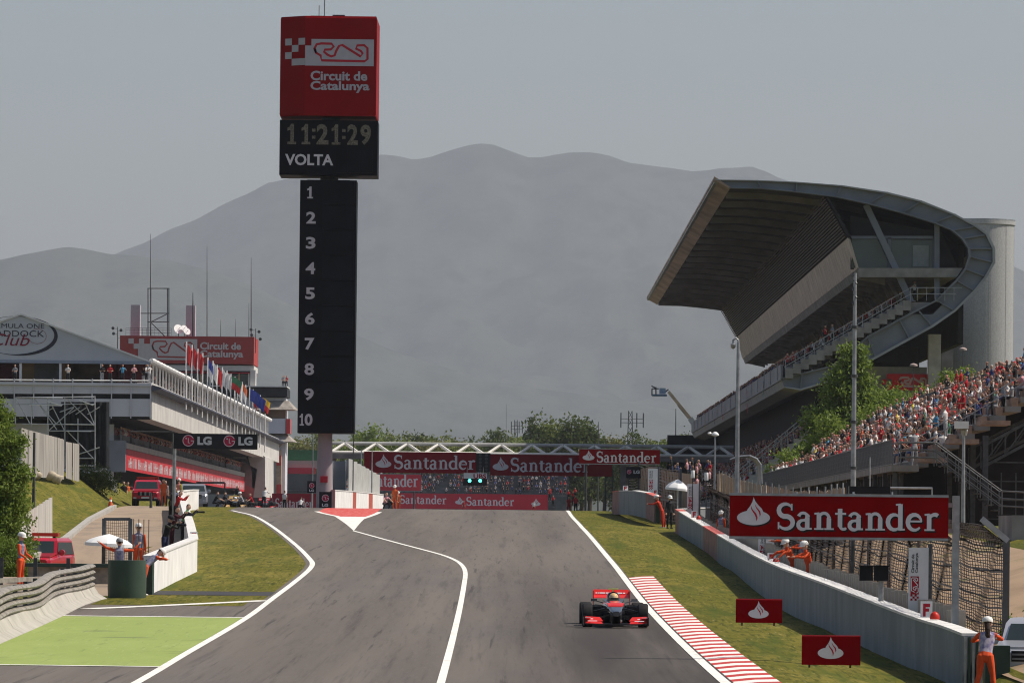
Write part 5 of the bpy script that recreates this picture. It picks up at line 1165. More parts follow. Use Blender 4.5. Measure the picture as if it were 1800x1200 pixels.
# left white wall
lw = thing('pit_exit_wall', G(268, 1043), 'white wall along the pit exit grass with dark end buffer', 'wall')
lpts = [G(268, 1043), G(307, 1023), G(346.5, 1004)]
wall_run(lw, resample(lpts, 6), 1.17, 0.3, M_wall, side=-1)
lp2 = [G(346.5, 1004), G(340, 972), G(330, 935), G(322, 905), G(321, 897)]
wall_run(lw, resample(lp2, 9), 1.17, 0.3, M_wall, side=-1)
lp3 = [G(322, 899), G(338, 896.2), G(349, 895.5)]
wall_run(lw, lp3, 1.2, 0.3, M_wall, side=-1)
mb = MB(); q = G(263, 1044); mb.box((q.x - 0.12, q.y - 0.3, q.z - 0.2), (q.x + 0.1, q.y + 0.7, q.z + 1.12)); mb.build('end_buffer', M_dgreen, lw)
# ------------------------------------------------------------------ catch fence: posts, cranked tops, wire panels, concrete blocks
cf = thing('catch_fence', feet[0] + Vector((1.5, 0, 0)), 'tall wire catch fence with cranked steel posts behind the track wall', 'fence')
M_wire = mat('fence_wire', (0.24, 0.165, 0.115), 0.6, 0.3, 5.0, metal=0.3)
M_cable = mat('fence_cable', (0.035, 0.03, 0.028), 0.6, 0.2)
M_post = mat('fence_post', (0.09, 0.095, 0.1), 0.5, 0.2, 2.0, metal=0.3)
fpts = []
y = 141.0
y = 148.0
while y < 330: fpts.append(Vector((interp(wx_poly, y) + 2.0 + (0.2 if y < 149 else 0), y, 0))); y += 9.0
for p in fpts: p.z = hgt(p.x, p.y)
CR = Vector((-0.6, 0, 0.45))
FHS = [2.75, 2.6, 2.4] + [2.15]*40
for i, p in enumerate(fpts):
    mb = MB(); mb.bar(p + Vector((0, 0, -0.3)), p + Vector((0, 0, FHS[i])), 0.16 if i < 1 else 0.09, 0.12 if i < 1 else 0.08); pst = mb.build('post', M_post if i < 1 else mat('post_brown', (0.16, 0.13, 0.11), 0.6, 0.2), cf)
    mb = MB(); mb.bar(p + Vector((0.04, 0, FHS[i] - 0.08)), p + CR + Vector((0, 0, FHS[i])), 0.13 if i < 1 else 0.04, 0.14 if i < 1 else 0.04); mb.build('cranked_top', M_steel if i < 1 else M_wire, cf)
rng = random.Random(11)
def wire_panel(a, b, h, rows, cols, r=0.008, sag=0.05, crank=True):
    mb = MB(); d = (b - a)
    def ribbon_w(pts, w):
        # flat triangular wires: cheap prisms
        for p, q in zip(pts, pts[1:]):
            mb.add([p + Vector((0, 0, w)), p + Vector((w, 0, -w)), p + Vector((-w, 0, -w)), q + Vector((0, 0, w)), q + Vector((w, 0, -w)), q + Vector((-w, 0, -w))], [(0, 1, 4, 3), (1, 2, 5, 4), (2, 0, 3, 5)])
    def pos(u, z):
        bul = 0.08*math.sin(u*9 + z*2.0)*math.sin(math.pi*u)
        if z <= h: return a + d*u + Vector((bul, 0, z))
        t = (z - h)/0.93; return a + d*u + CR*t + Vector((bul, 0, h))
    H = h + (0.93 if crank else 0)
    for j in range(rows + 1):
        z = 0.15 + (H - 0.15)*j/rows; n = 7; ph = rng.uniform(0, 6)
        ribbon_w([pos(k/n, z - sag*math.sin(math.pi*k/n) + 0.02*math.sin(k*2 + ph)) for k in range(n + 1)], r*(2.1 if j % 6 == 0 else 1))
    for j in range(cols + 1):
        u = j/cols; ribbon_w([pos(u, 0.15 + (H - 0.15)*k/8) for k in range(9)], r*0.7)
    return mb
for i, (a, b) in enumerate(zip(fpts, fpts[1:])):
    FH = FHS[i + 1]
    wire_panel(a, b, FH, 46 if i < 1 else 34, 26, r=0.011 if a.y < 200 else 0.015).build('wire_panel', M_wire, cf)
    mb = MB()
    for z in (FH*0.25, FH*0.5, FH*0.75, FH - 0.05):
        mb.tube([a.lerp(b, k/6) + Vector((0, 0, z - 0.1*math.sin(math.pi*k/6) + rng.uniform(-0.03, 0.03))) for k in range(7)], 0.022, 5)
    mb.build('cable_set', M_cable, cf)
# low blocks between wall and fence
bl = thing('block_fence', feet[0] + Vector((0.9, 2, 0)), 'row of short pale concrete slabs behind the track wall', 'fence')
bm_ = MB(); bm_.box((-0.1, -0.16, -0.3), (0.1, 0.16, 1.12)); bmes = bm_.mesh('slab', mat('slab_concrete', (0.4, 0.36, 0.3), 0.85, 0.2, 2.0))
y = 146.0
while y < 318:
    x = interp(wx_poly, y) + 0.95; share(bmes, 'slab', bl, (x - bl.location.x, y - bl.location.y, hgt(x, y) - bl.location.z), (0, 0, 0), (1, 1 if y < 200 else 1.6, rng.uniform(0.94, 1.05))); y += 0.95 if y < 200 else 1.5
# bare earth behind the fence
sheet('earth_bank', lambda Y: interp(wx_poly, Y) + 0.9, lambda Y: interp(wx_poly, Y) + 26, 110, 330, 0.03, ground_mat('bare_earth', (0.33, 0.23, 0.15), [((0.22, 0.155, 0.1), 0.8, 0.45, 0.7, 0.8, (1, 0.4, 1)), ((0.14, 0.16, 0.05), 0.5, 0.58, 0.7, 0.7, (1, 0.4, 1))]), hf=hgt)
# corrugated screen wall on the bank behind the fence: tan sheets
sw = thing('screen_fence', Vector((interp(wx_poly, 300) + 4.8, 300, hgt(13, 300))), 'tan mesh screen fence standing on the earth bank', 'fence')
y = 258.0; i = 0
M_tan = mat('tan_screen', (0.36, 0.27, 0.19), 0.85, 0.3, 1.2, stretch=(3, 3, 0.4))
while y < 400:
    y2 = y + 6; x1, x2 = interp(wx_poly, y) + 4.8, interp(wx_poly, y2) + 4.8; mb = MB(); rows = []
    for k in range(9):
        u = k/8; x = lerp(x1, x2, u) + 0.06*math.sin(k*2.2 + i); yy = lerp(y, y2 - 0.05, u); b_ = hgt(x, yy); hh = 1.9 if y < 250 else 2.5
        rows.append([(x, yy, b_ - 0.2), (x + 0.03, yy, b_ + hh*0.5), (x, yy, b_ + hh + 0.06*math.sin(k*3 + i))])
    mb.grid(rows); mb.build('screen_sheet', M_tan, sw); mb = MB(); mb.tube([(x1 - 0.06, y, hgt(x1, y) - 0.2), (x1 - 0.06, y, hgt(x1, y) + 2.7)], 0.04, 6); mb.build('screen_post', M_steel, sw); y = y2; i += 1
# far catch fence beside the second wall
cf2 = thing('far_catch_fence', P(1090, 860, 400), 'brownish wire catch fence behind the curved far wall', 'fence')
q = [P(1165, 893, 352), P(1130, 885, 372), P(1095, 880, 395), P(1080, 878, 420)]
for p in q: p.x += 1.0; p.z = hgt(p.x, p.y)
for p in q: mb = MB(); mb.bar(p, p + Vector((0, 0, 3.2)), 0.14); mb.build('post', M_post, cf2)
for a, b in zip(q, q[1:]): wire_panel(a, b, 3.1, 16, 10, r=0.02, crank=False).build('wire_panel', M_wire, cf2)
for a, b in zip(q, q[1:]):
    mb = MB(); o_ = Vector((0.7, 1.0, 0)); mb.grid([[a + o_, a + o_ + Vector((0, 0, 2.9))], [b + o_, b + o_ + Vector((0, 0, 2.9))]]); mb.build('backing_sheet', M_tan, cf2)
def zbehind(px, off):
    return min((abs(900 + (interp(wx_poly, y) + 0.35 + off)*FPX/y - px), y) for y in np.arange(138, 330, 0.25))[1]
# ------------------------------------------------------------------ upright banners and F boards on the wall
def F_board(px0, py0, px1, py1, Z, label, tilt=0.0):
    c, w, h = rect(px0, py0, px1, py1, Z); t = thing('marker_board', (c.x, Z, c.z - h/2), label, 'sign', 'white boards with a red F')
    mb = MB(); mb.box((c.x - w/2, Z, c.z - h/2), (c.x + w/2, Z + 0.03, c.z + h/2)); pn = mb.build('panel', M_wplast, t)
    pl = front_plane(c, w, h, Z); mb = MB(); x0, y0, W_, H_ = w*0.22, h*0.14, w*0.58, h*0.72
    fill(mb, pl, [(x0, y0), (x0 + W_*0.36, y0), (x0 + W_*0.36, y0 + H_), (x0, y0 + H_)]); fill(mb, pl, [(x0 + W_*0.36, y0 + H_*0.74), (x0 + W_, y0 + H_*0.74), (x0 + W_, y0 + H_), (x0 + W_*0.36, y0 + H_)]); fill(mb, pl, [(x0 + W_*0.36, y0 + H_*0.38), (x0 + W_*0.86, y0 + H_*0.38), (x0 + W_*0.86, y0 + H_*0.62), (x0 + W_*0.36, y0 + H_*0.62)])
    mb.build('lettering', M_print_r, pn)
    mb = MB(); mb.bar((c.x - w*0.3, Z + 0.05, c.z - h/2 - 0.02), (c.x + w*0.3, Z + 0.05, c.z - h/2 - 0.02), 0.1, 0.05); mb.build('foot', M_dsteel, t); return t
F_board(1618, 1056, 1639, 1087, zbehind(1628, -0.12), 'white board with red F on the wall by the tall lettered banner')
F_board(1349, 971, 1364, 988, zbehind(1356, -0.12), 'white board with red F on the wall beside four marshals')
F_board(1215, 897, 1226, 911, zbehind(1220, -0.12), 'white board with red F at the far wall end by the umbrella')
F_board(334, 934, 347, 951, 233, 'white board with red F on the corner of the pit exit wall')
F_board(104, 999, 122, 1022, 205, 'white board with red F on the ribbed barrier top')
F_board(318, 872, 326, 883, 396, 'white board with red F on the pit exit wall beside the photographers'); F_board(1095, 853, 1104, 862, 372, 'small white board with red F on the curved far wall'); F_board(1148, 860, 1156, 869, 352, 'small white board with red F by the leaning marshal')
def banner(pxl, pyt, pxr, pyb, Z, label, full=True):
    c, w, h = rect(pxl, pyt, pxr, pyb, Z); t = thing('upright_banner', (c.x, Z, c.z - h/2), label, 'banner', 'upright white circuit banners')
    mb = MB(); mb.box((c.x - w/2, Z, c.z - h/2), (c.x + w/2, Z + 0.05, c.z + h/2)); pn = mb.build('panel', M_wplast, t)
    pl = Plane((c.x - w/2, Z, c.z - h/2), (1, 0, 0), (0, 0, 1)); a, b = MB(), MB()
    x0, x1 = w*0.1, w*0.52
    fill(a, pl, [(x0, h*0.3), (x1, h*0.3), (x1, h*0.57), (x0, h*0.57)])
    s = (x1 - x0)/4
    for i in range(4):
        for j in range(3):
            if (i + j) % 2 == 0: fill(a, pl, [(x0 + i*s, h*0.3 - (j+1)*s), (x0 + (i+1)*s, h*0.3 - (j+1)*s), (x0 + (i+1)*s, h*0.3 - j*s), (x0 + i*s, h*0.3 - j*s)])
    stroke(b, pl, [(x1 - (v - 284)/125*(x1 - x0)*0.9 - (x1-x0)*0.05, h*0.32 + (u - 384)/355*h*0.23) for u, v in TRACK_MARK], w*0.045, 0.004, closed=True)
    a.build('red_print', M_print_r, pn); b.build('track_outline', M_wplast, pn)
    k_ = MB(); pr = Plane((c.x - w/2 + w*0.28, Z, c.z - h/2 + h*0.62), (0, 0, 1), (-1, 0, 0)); pr.n = Vector((0, -1, 0))
    text(k_, pr, 'Circuit de', 0, 0.0, h*0.28, w*0.15, 0.02); pr.o.x += w*0.22; text(k_, pr, 'Catalunya', 0, 0.0, h*0.3, w*0.17, 0.02); k_.build('lettering', M_print_k, pn)
    post(t, c.x + w/2 + 0.05, Z + 0.1, hgt(c.x, Z) - 0.2, c.z + h/2 + 0.1, 0.06, M_post); return t
banner(1597, 962, 1632, 1079, zbehind(1600, 0.25), 'white upright circuit banner by the ribbed fence post')
banner(1333, 938, 1361, 982, zbehind(1336, 0.25), 'white upright circuit banner half hidden by the large bank board')
banner(1208, 850, 1228, 904, zbehind(1211, 0.25), 'white upright circuit banner beside the umbrella')
banner(1139, 823, 1156, 868, 356, 'white upright circuit banner behind the leaning marshal')
# twin dark monitors on a pole
t = thing('signal_panel', Vector((P(1549, 1075, 158).x, 158, hgt(P(1549, 1075, 158).x, 158))), 'pair of black light panels on a grey pole behind the wall', 'signal')
for l, r in ((1511, 1534.5), (1536.5, 1561)): c, w, h = rect(l, 995, r, 1020, 158); mb = MB(); mb.box((c.x - w/2, 158, c.z - h/2), (c.x + w/2, 158.25, c.z + h/2)); mb.box((c.x - w/2 - 0.02, 157.9, c.z + h/2), (c.x + w/2 + 0.02, 158.2, c.z + h/2 + 0.03)); mb.build('light_panel', M_black, t)
q = P(1549, 1020, 158.1); post(t, q.x, 158.15, hgt(q.x, 158) - 0.2, q.z, 0.07)
# red lamp caps on the wall top beside the F boards
for (px, py, Z, lab) in ((1643, 1085, zbehind(1643, -0.15), 'small red lamp on the wall top by the tall lettered banner'), (1364, 988, zbehind(1364, -0.15), 'small red lamp on the wall top beside four marshals'), (1228, 911, zbehind(1228, -0.15), 'small red lamp on the far wall top')):
    q = P(px, py, Z); mb = MB(); mb.lathe([(0.11, 0), (0.12, 0.05), (0.1, 0.13), (0.04, 0.18), (0.005, 0.19)], q - Vector((0, 0, 0.04)), 12); solo(mb, 'warning_lamp', mat('lamp_red', (0.5, 0.03, 0.02), 0.35, 0.05), q, lab, 'lamp', smooth=40)
# ------------------------------------------------------------------ tall poles and lamps
def pole(px, pyt, pyb, Z, r, label, head=None, cat='pole', m=None):
    a, b = P(px, pyt, Z), P(px, pyb, Z); x = b.x; gz_ = min(b.z, hgt(x, Z)); t = thing('tall_pole', (x, Z, gz_), label, cat)
    mb = MB(); mb.tube([(x, Z, gz_ - 0.2), (x, Z, lerp(gz_, a.z, 0.35)), (x, Z, a.z)], [r, r*0.85, r*0.55], 10); mb.build('shaft', m or M_steel, t, smooth=50)
    return t, Vector((x, Z, a.z))
t, top = pole(1499.5, 480, 905, 262, 0.13, 'tallest slim steel pole with climbing brackets before the open stand')
for i in range(5): mb = MB(); mb.tube([top + Vector((-0.06, 0, -0.3*i)), top + Vector((0.07 if i % 2 else -0.12, -0.05, -0.3*i - 0.15))], 0.05, 6); mb.build('bracket', M_dsteel, t)
for f in (0.28, 0.45, 0.62, 0.8): mb = MB(); mb.lathe([(0.15, -0.06), (0.15, 0.06)], (top.x, 262, lerp(t.location.z, top.z, f)), 10); mb.build('clamp', M_dsteel, t)
t, top = pole(1295, 602, 900, 300, 0.14, 'grey camera pole with curled head beside the roofed stand')
mb = MB(); mb.tube([top, top + Vector((0, 0, 0.12)), top + Vector((-0.12, 0, 0.22)), top + Vector((-0.25, 0, 0.12)), top + Vector((-0.25, 0, -0.08))], 0.05, 8); mb.lathe([(0.02, -0.22), (0.12, -0.14), (0.13, 0.02), (0.05, 0.08)], top + Vector((-0.25, 0, -0.1)), 12); mb.build('camera_head', M_steel, t, smooth=50)
t, top = pole(1256, 765, 880, 330, 0.08, 'slim street lamp with round shaded head near the umbrella', cat='street lamp')
mb = MB(); mb.lathe([(0.03, -0.06), (0.2, 0.0), (0.21, 0.05), (0.12, 0.16), (0.03, 0.2)], top, 16); mb.build('lamp_head', M_white, t, smooth=50); mb = MB(); mb.lathe([(0.04, -0.08), (0.12, 0), (0.07, 0.08)], top + Vector((-0.3, 0, 0.1)), 12); mb.build('lamp_head', M_white, t, smooth=50)
t, top = pole(1692.5, 748, 960, 250, 0.1, 'steel pole with a pale box head at the open stand stair')
mb = MB(); mb.box((top.x - 0.36, 249.7, top.z - 0.12), (top.x + 0.18, 250.4, top.z + 0.18)); mb.build('camera_box', M_white, t); mb = MB(); mb.lathe([(0.1, -0.4), (0.16, -0.2), (0.1, -0.1)], top + Vector((0.02, 0, 0)), 10); mb.build('camera_head', M_steel, t)
t, top = pole(1528.5, 803, 900, 270, 0.05, 'short thin pole before the open stand skirt')
for (px, py, Z, lab) in ((1605, 642, 470, 'small lamp post in front of the banner wall'), (1692, 614, 480, 'small lamp post before the silver stair tower')):
    t, top = pole(px, py, py + 110, Z, 0.05, lab, cat='street lamp', m=M_dsteel); mb = MB(); mb.lathe([(0.3, -0.05), (0.28, 0.08), (0.06, 0.16)], top, 14); mb.build('lamp_head', mat('lamp_shade_pink', (0.4, 0.3, 0.27), 0.5, 0.05), t, smooth=50)
for (px, py, Z, lab) in ((1217, 833, 318.0, 'short white cylinder lamp above the far banner'), (1241, 837, zbehind(1241, 0.5), 'short white cylinder lamp beside the wire fence end')):
    t, top = pole(px, py, py + 70, Z, 0.04, lab, cat='lamp', m=M_dsteel); mb = MB(); mb.lathe([(0.09, -0.2), (0.1, -0.18), (0.1, 0.18), (0.09, 0.2)], top, 12); mb.build('lamp_head', M_wplast, t, smooth=50)
t, top = pole(620, 706, 893, 420, 0.05, 'thin pole beside the scoreboard column', m=M_dsteel)
for (px, pt, Z, lab) in ((634, 790, 440, 'thin steel mast at the pit wall start'), (653, 792, 450, 'thin steel mast further along the pit wall'), (549, 762, 560, 'pale slim lamp post behind the tower column')): pole(px, pt, 893, Z, 0.07, lab)
# ------------------------------------------------------------------ pit wall by the tower: white wall with red patches, screens
pw = thing('pit_wall', P(590, 893, 405), 'white pit wall with red patches leading away from the tower', 'wall')
pq = [P(588, 897, 402), P(620, 897, 418), P(626, 896, 421), P(648, 896, 440), P(655, 896, 446), P(674, 895, 470)]
for p in pq: p.z = base(p.y)
wall_run(pw, pq, 1.15, 0.3, [M_wall, mat('patch_red', (0.4, 0.1, 0.07), 0.7, 0.15, 1.5), M_wall, MATS['patch_red'], M_wall], side=-1)
mb = MB(); q = P(586, 890, 401.5); mb.box((q.x - 0.15, 401.3, base(401) - 0.3), (q.x + 0.1, 402.2, base(401) + 1.2)); mb.build('end_post', mat('end_pink', (0.4, 0.2, 0.2), 0.7, 0.1), pw)
for i in range(8):     # corrugated debris panels over the wall
    a, b = pq[1].lerp(pq[5], i/8), pq[1].lerp(pq[5], (i+1)/8); mb = MB(); s_ = Vector((-0.35, 0, 0)); mb.prism([a + s_ + Vector((0, 0, 1.2)), b + s_ + Vector((0, 0, 1.2)), b + s_ + Vector((0, 0, 3.4 - 0.1*i)), a + s_ + Vector((0, 0, 3.4 - 0.1*i))], (0.05, 0, 0)); mb.build('debris_panel', mat('panel_pale', (0.4, 0.4, 0.38), 0.5, 0.2, 1.5), pw)
for (l, tt, r, bt, Z, lab) in ((583, 810, 607, 893, 425, 'grey timing cabin behind the scoreboard column'), (606, 808, 621, 838, 430, 'tall grey screen back on a white post'), (655, 843, 668, 868, 470, 'small grey screen back by the pit wall crew')):
    c, w, h = rect(l, tt, r, bt, Z); t = thing('timing_screen', (c.x, Z, base(Z)), lab, 'screen'); mb = MB(); mb.box((c.x - w/2, Z, c.z - h/2), (c.x + w/2, Z + 0.6, c.z + h/2)); mb.build('cabinet', M_grey, t); mb = MB(); mb.bar((c.x - w/2 + 0.05, Z - 0.08, base(Z) - 0.2), (c.x - w/2 + 0.05, Z - 0.08, c.z + h/2), 0.1); mb.build('leg', M_white, t)
# ------------------------------------------------------------------ ribbed rail barrier on a concrete base, tyre drum
rb = thing('rail_barrier', G(100, 1096), 'grey three-rail crash barrier with rounded rails on sloped concrete base', 'barrier')
M_rail = mat('rail_grey', (0.25, 0.225, 0.19), 0.55, 0.3, 3.5); M_base = mat('barrier_base', (0.37, 0.345, 0.3), 0.85, 0.12, 1.5, bump=0.2)
foot_px = [(-60, 1160), (0, 1132), (60, 1106), (110, 1083), (150, 1063), (188, 1052)]
fp = resample(smoothpts([G(*q) for q in foot_px], 3), 3.0)
for a, b in zip(fp, fp[1:]):
    d = (b - a); d.z = 0; d.normalize(); n = Vector((-d.y, d.x, 0)); g = d*0.03
    sec = lambda p, s: [p + s*g + n*0.0 + Vector((0, 0, -0.2)), p + s*g + Vector((0, 0, 0.02)), p + s*g + n*0.25 + Vector((0, 0, 0.16)), p + s*g + n*0.42 + Vector((0, 0, 0.42)), p + s*g + n*0.8 + Vector((0, 0, 0.42)), p + s*g + n*0.8 + Vector((0, 0, -0.2))]
    mb = MB(); mb.loft([sec(a, 1), sec(b, -1)]); mb.build('base_block', M_base, rb)
rl_ = resample([p for p in fp], 1.5)
def wob(i): return 0.05*math.sin(i*0.45)
for j in range(4):
    z = 0.46 + j*0.19
    for i, (a, b) in enumerate(zip(rl_, rl_[1:])):
        d = (b - a); d.z = 0; d.normalize(); n = Vector((-d.y, d.x, 0))
        def sc2(p, w): c = p + n*(0.5 + w) + Vector((0, 0, z + w*0.8)); return [c + n*0.14 + Vector((0, 0, 0.07)), c + n*-0.02 + Vector((0, 0, 0.08)), c + n*-0.1 + Vector((0, 0, 0.04)), c + n*-0.12, c + n*-0.08 + Vector((0, 0, -0.05)), c + n*0.14 + Vector((0, 0, -0.065))]
        mb = MB(); mb.loft([sc2(a + d*0.035, wob(i)), sc2(b - d*0.035, wob(i + 1))]); mb.build('rail', M_rail, rb, smooth=35)
for i, p in enumerate(rl_[::3]): mb = MB(); mb.bar(p + Vector((-0.75, 0.6, -0.2)), p + Vector((-0.75, 0.6, 1.1)), 0.12); mb.build('rail_post', M_dsteel, rb)
# second barrier behind it
r2_ = thing('back_barrier', G(60, 1040), 'straight low rail barrier running behind the three-rail barrier', 'barrier')
for j, (ya, yb_) in enumerate(((1023, 1014), (1034, 1026), (1047, 1038))):
    a, b = P(-60, ya, 190), P(122, yb_, 203); mb = MB(); mb.bar(a, b, 0.2, 0.14); mb.build('rail', M_rail, r2_)
for px in (0, 60, 118): q = P(px, 1030, 200); mb = MB(); mb.bar((q.x, 200.4, base(200) - 0.2), (q.x, 200.4, base(200) + 1.1), 0.12); mb.build('rail_post', M_dsteel, r2_)
dg = thing('tyre_drum', G(220, 1052), 'dark green rubber wrapped end of the rail barrier', 'barrier')
c0 = G(221, 1051); mb = MB(); prof = []
rw = 34/ppm(c0.y)
ns = 28; secs = []
for z, s in ((-0.1, 0.97), (0.3, 1.0), (0.9, 1.0), (1.2, 0.99)):
    secs.append([(c0.x + rw*s*math.cos(2*math.pi*i/ns)*(1 + 0.02*math.sin(i*3)), c0.y + rw*1.0 + rw*s*math.sin(2*math.pi*i/ns), c0.z + z) for i in range(ns)])
mb.loft(secs); mb.build('wrap', mat('green_wrap', (0.05, 0.075, 0.055), 0.35, 0.15, 1.2, bump=0.4), dg, smooth=45)
mb = MB(); a, b = P(52, 992, 212), P(190, 997, 208); mb.box((a.x, 208.5, a.z - 0.05), (b.x, 210.2, a.z + 0.07)); mb.build('cover_top', M_dgreen, dg)
mb = MB(); mb.box((a.x + 0.2, 208.8, base(209) - 0.1), (b.x, 209.0, a.z - 0.05)); mb.build('cover_side', M_rail, dg)
# wire cage by the white umbrella
cg = thing('wire_gate', G(205, 1010), 'dark wire gate frame standing before the service road', 'gate')
Zc = 214.0
def pg(px, py, dy=0): q = P(px, py, Zc); return Vector((q.x, Zc + dy, q.z))
for px in (183, 229.5): mb = MB(); mb.bar(Vector((pg(px, 911).x, Zc, base(Zc) - 0.1)), Vector((pg(px, 911).x, Zc, pg(205, 911).z)), 0.13); mb.build('post', M_post, cg)
mb = MB(); mb.bar(pg(183, 912), pg(229.5, 912), 0.1); mb.build('top_rail', M_post, cg)
mb = MB()
for i in range(17): t_ = i/16; a = pg(184, lerp(913, 990, t_)); b = pg(229, lerp(913, 990, t_)); mb.tube([a, a.lerp(b, 0.5) + Vector((0, 0, -0.03)), b], 0.007, 4)
for i in range(14): t_ = i/13; mb.tube([pg(lerp(184, 229, t_), 912), pg(lerp(184, 229, t_), 992)], 0.006, 4)
mb.build('wire_mesh', M_wire, cg)
mb = MB()
for k_ in range(4): x = pg(232 + k_*3, 912).x; mb.bar((x, Zc + 1 + k_*2.0, base(Zc)), (x, Zc + 1 + k_*2.0, pg(205, 911).z), 0.03)
mb.build('side_leaf', M_wire, cg)
# far concrete fence sheets on the embankment, lower return
sf = thing('sheet_fence', P(80, 838, 360), 'pale corrugated sheet fence along the top of the grass embankment', 'fence')
M_sheet = mat('corrugated_pale', (0.3, 0.28, 0.25), 0.7, 0.3, 1.0, stretch=(3, 3, 0.25))
def corr(t, px0, t0, b0_, px1, t1, b1, Za, Zb, m, n=6):
    for s_ in range(n):
        mb = MB(); rows = []
        for k_ in range(9):
            u = (s_ + k_/8)/n; Z_ = lerp(Za, Zb, u); q0, q1 = P(lerp(px0, px1, u), lerp(b0_, b1, u) + 4, Z_), P(lerp(px0, px1, u), lerp(t0, t1, u), Z_); w_ = 0.05*math.sin(k_*math.pi/2 + s_); rows.append([(q0.x + w_, q0.y + w_, q0.z), (q1.x + w_, q1.y + w_, q1.z)])
        mb.grid(rows); mb.build('sheet', m, t)
corr(sf, 38, 752, 832, 113, 772, 838, 330, 372, M_sheet, 7); corr(sf, 116, 776, 836, 138, 780, 842, 376, 390, M_sheet, 2)
sf2 = thing('sheet_fence', P(70, 950, 250), 'short curved sheet fence standing behind the red pickup', 'fence')
corr(sf2, 36, 908, 950, 92, 872, 950, 236, 262, mat('corrugated_light', (0.42, 0.39, 0.35), 0.7, 0.2, 1.0, stretch=(3, 3, 0.25)), 5)
for px in (58,): pole(px, 760, 950, 252, 0.09, 'dark steel post behind the red pickup', m=M_dsteel)
pole(265, 866, 908, 385, 0.12, 'dark gate post on the service road', m=M_dsteel)
# kerb stones of the service road
rk = thing('road_kerb', G(150, 925), 'pale concrete kerb stones edging the embankment road', 'kerb')
kp = resample([Vector((x, y, base(y))) for y, x in road_l], 3.0)
for a, b in zip(kp, kp[1:]): mb = MB(); mb.bar(a + Vector((-0.15, 0, 0.05)), b + Vector((-0.15, -0.03, 0.05)), 0.3, 0.3); mb.build('kerb_stone', M_conc, rk)
for (px, py, sx, lab) in ((62, 834, 0.7, 'largest pale boulder under the sheet fence'), (90, 836, 0.6, 'pale boulder at the middle of the sheet fence'), (98, 838, 0.5, 'small pale boulder beside another at the fence foot'), (104, 839, 0.45, 'smallest pale boulder at the fence foot')):
    q = P(px, py, 345); mb = MB(); mb.lathe([(0.1, -0.3), (0.42*sx, -0.2), (0.5*sx, 0.05), (0.35*sx, 0.3*sx), (0.05, 0.38*sx)], q, 9); mb.v = [(x + 0.08*math.sin(z*9 + y*3), y, z + 0.05*math.sin(x*7)) for x, y, z in mb.v]; solo(mb, 'boulder', mat('boulder_tan', (0.42, 0.36, 0.27), 0.9, 0.2, 2.0), q, lab, 'boulder', smooth=True)
# traffic cone
q = G(194, 894); t = thing('traffic_cone', q, 'orange and white traffic cone at the road bend', 'cone')
mb = MB(); mb.lathe([(0.2, 0.05), (0.13, 0.35), (0.1, 0.45)], q, 14); mb.lathe([(0.07, 0.58), (0.03, 0.75)], q, 14); mb.build('cone_body', mat('cone_orange', (0.55, 0.1, 0.03), 0.5, 0.05), t, smooth=50); mb = MB(); mb.lathe([(0.1, 0.45), (0.07, 0.58)], q, 14); mb.build('white_band', M_wplast, t); mb = MB(); mb.box(q - Vector((0.22, 0.22, 0)), q + Vector((0.22, 0.22, 0.05))); mb.build('foot', mat('cone_base', (0.2, 0.03, 0.02), 0.7, 0.1), t)
# white utility panel by the hedge
c, w, h = rect(186, 843, 205, 885, 420); mb = MB(); mb.box((c.x - w/2, 420, base(420) - 0.3), (c.x + w/2, 420.4, c.z + h/2)); solo(mb, 'utility_panel', M_wall, Vector((c.x, 420, base(420))), 'plain white panel standing beside the round hedge', 'panel')
# umbrellas
def umbrella(apx, apy, wpx, Z, label, tilt=0.0, n=8, drop=0.3, feet_z=None, stripes=False):
    ap_ = P(apx, apy, Z); rad = wpx/2/ppm(Z); t = thing('parasol', (ap_.x, Z, feet_z if feet_z is not None else base(Z)), label, 'parasol')
    rot = Matrix.Rotation(tilt, 3, 'Y')
    for i in range(n):
        a0, a1 = 2*math.pi*i/n, 2*math.pi*(i+1)/n; mb = MB(); rows = []
        for s, dz in ((0.02, 0), (0.45, -0.13*1.2), (0.8, -0.27*1.2), (1.0, -0.42*1.2)):
            row = []
            for k_ in range(4):
                a = lerp(a0, a1, k_/3); sg_ = 1 - 0.05*math.sin(math.pi*k_/3)*s; row.append(ap_ + rot @ Vector((math.cos(a)*rad*s*sg_, math.sin(a)*rad*s*sg_, dz*rad*drop*3)))
            rows.append(row)
        rows.append([v + rot @ Vector((0, 0, -0.11)) for v in rows[-1]])
        mb.grid(rows); mb.build('canopy_panel', mat('canopy_dark_stripe', (0.35, 0.35, 0.36), 0.8, 0.1) if (stripes and i == 6) else mat('canopy_white', (0.75, 0.74, 0.72), 0.8, 0.05), t, smooth=30)
    mb = MB(); mb.tube([ap_ + rot @ Vector((0, 0, -0.02)), (ap_.x - 0.2*math.sin(tilt), Z, t.location.z)], 0.025, 8); mb.build('pole', M_white, t)
    return t
umbrella(192, 938, 84, 213, 'white parasol open beside the wire gate', 0.05, drop=0.26)
umbrella(1192, 842, 42, 330, 'white parasol at the marshal gap of the far wall', 0.1, drop=0.5, feet_z=hgt(P(1192, 900, 330).x, 330))
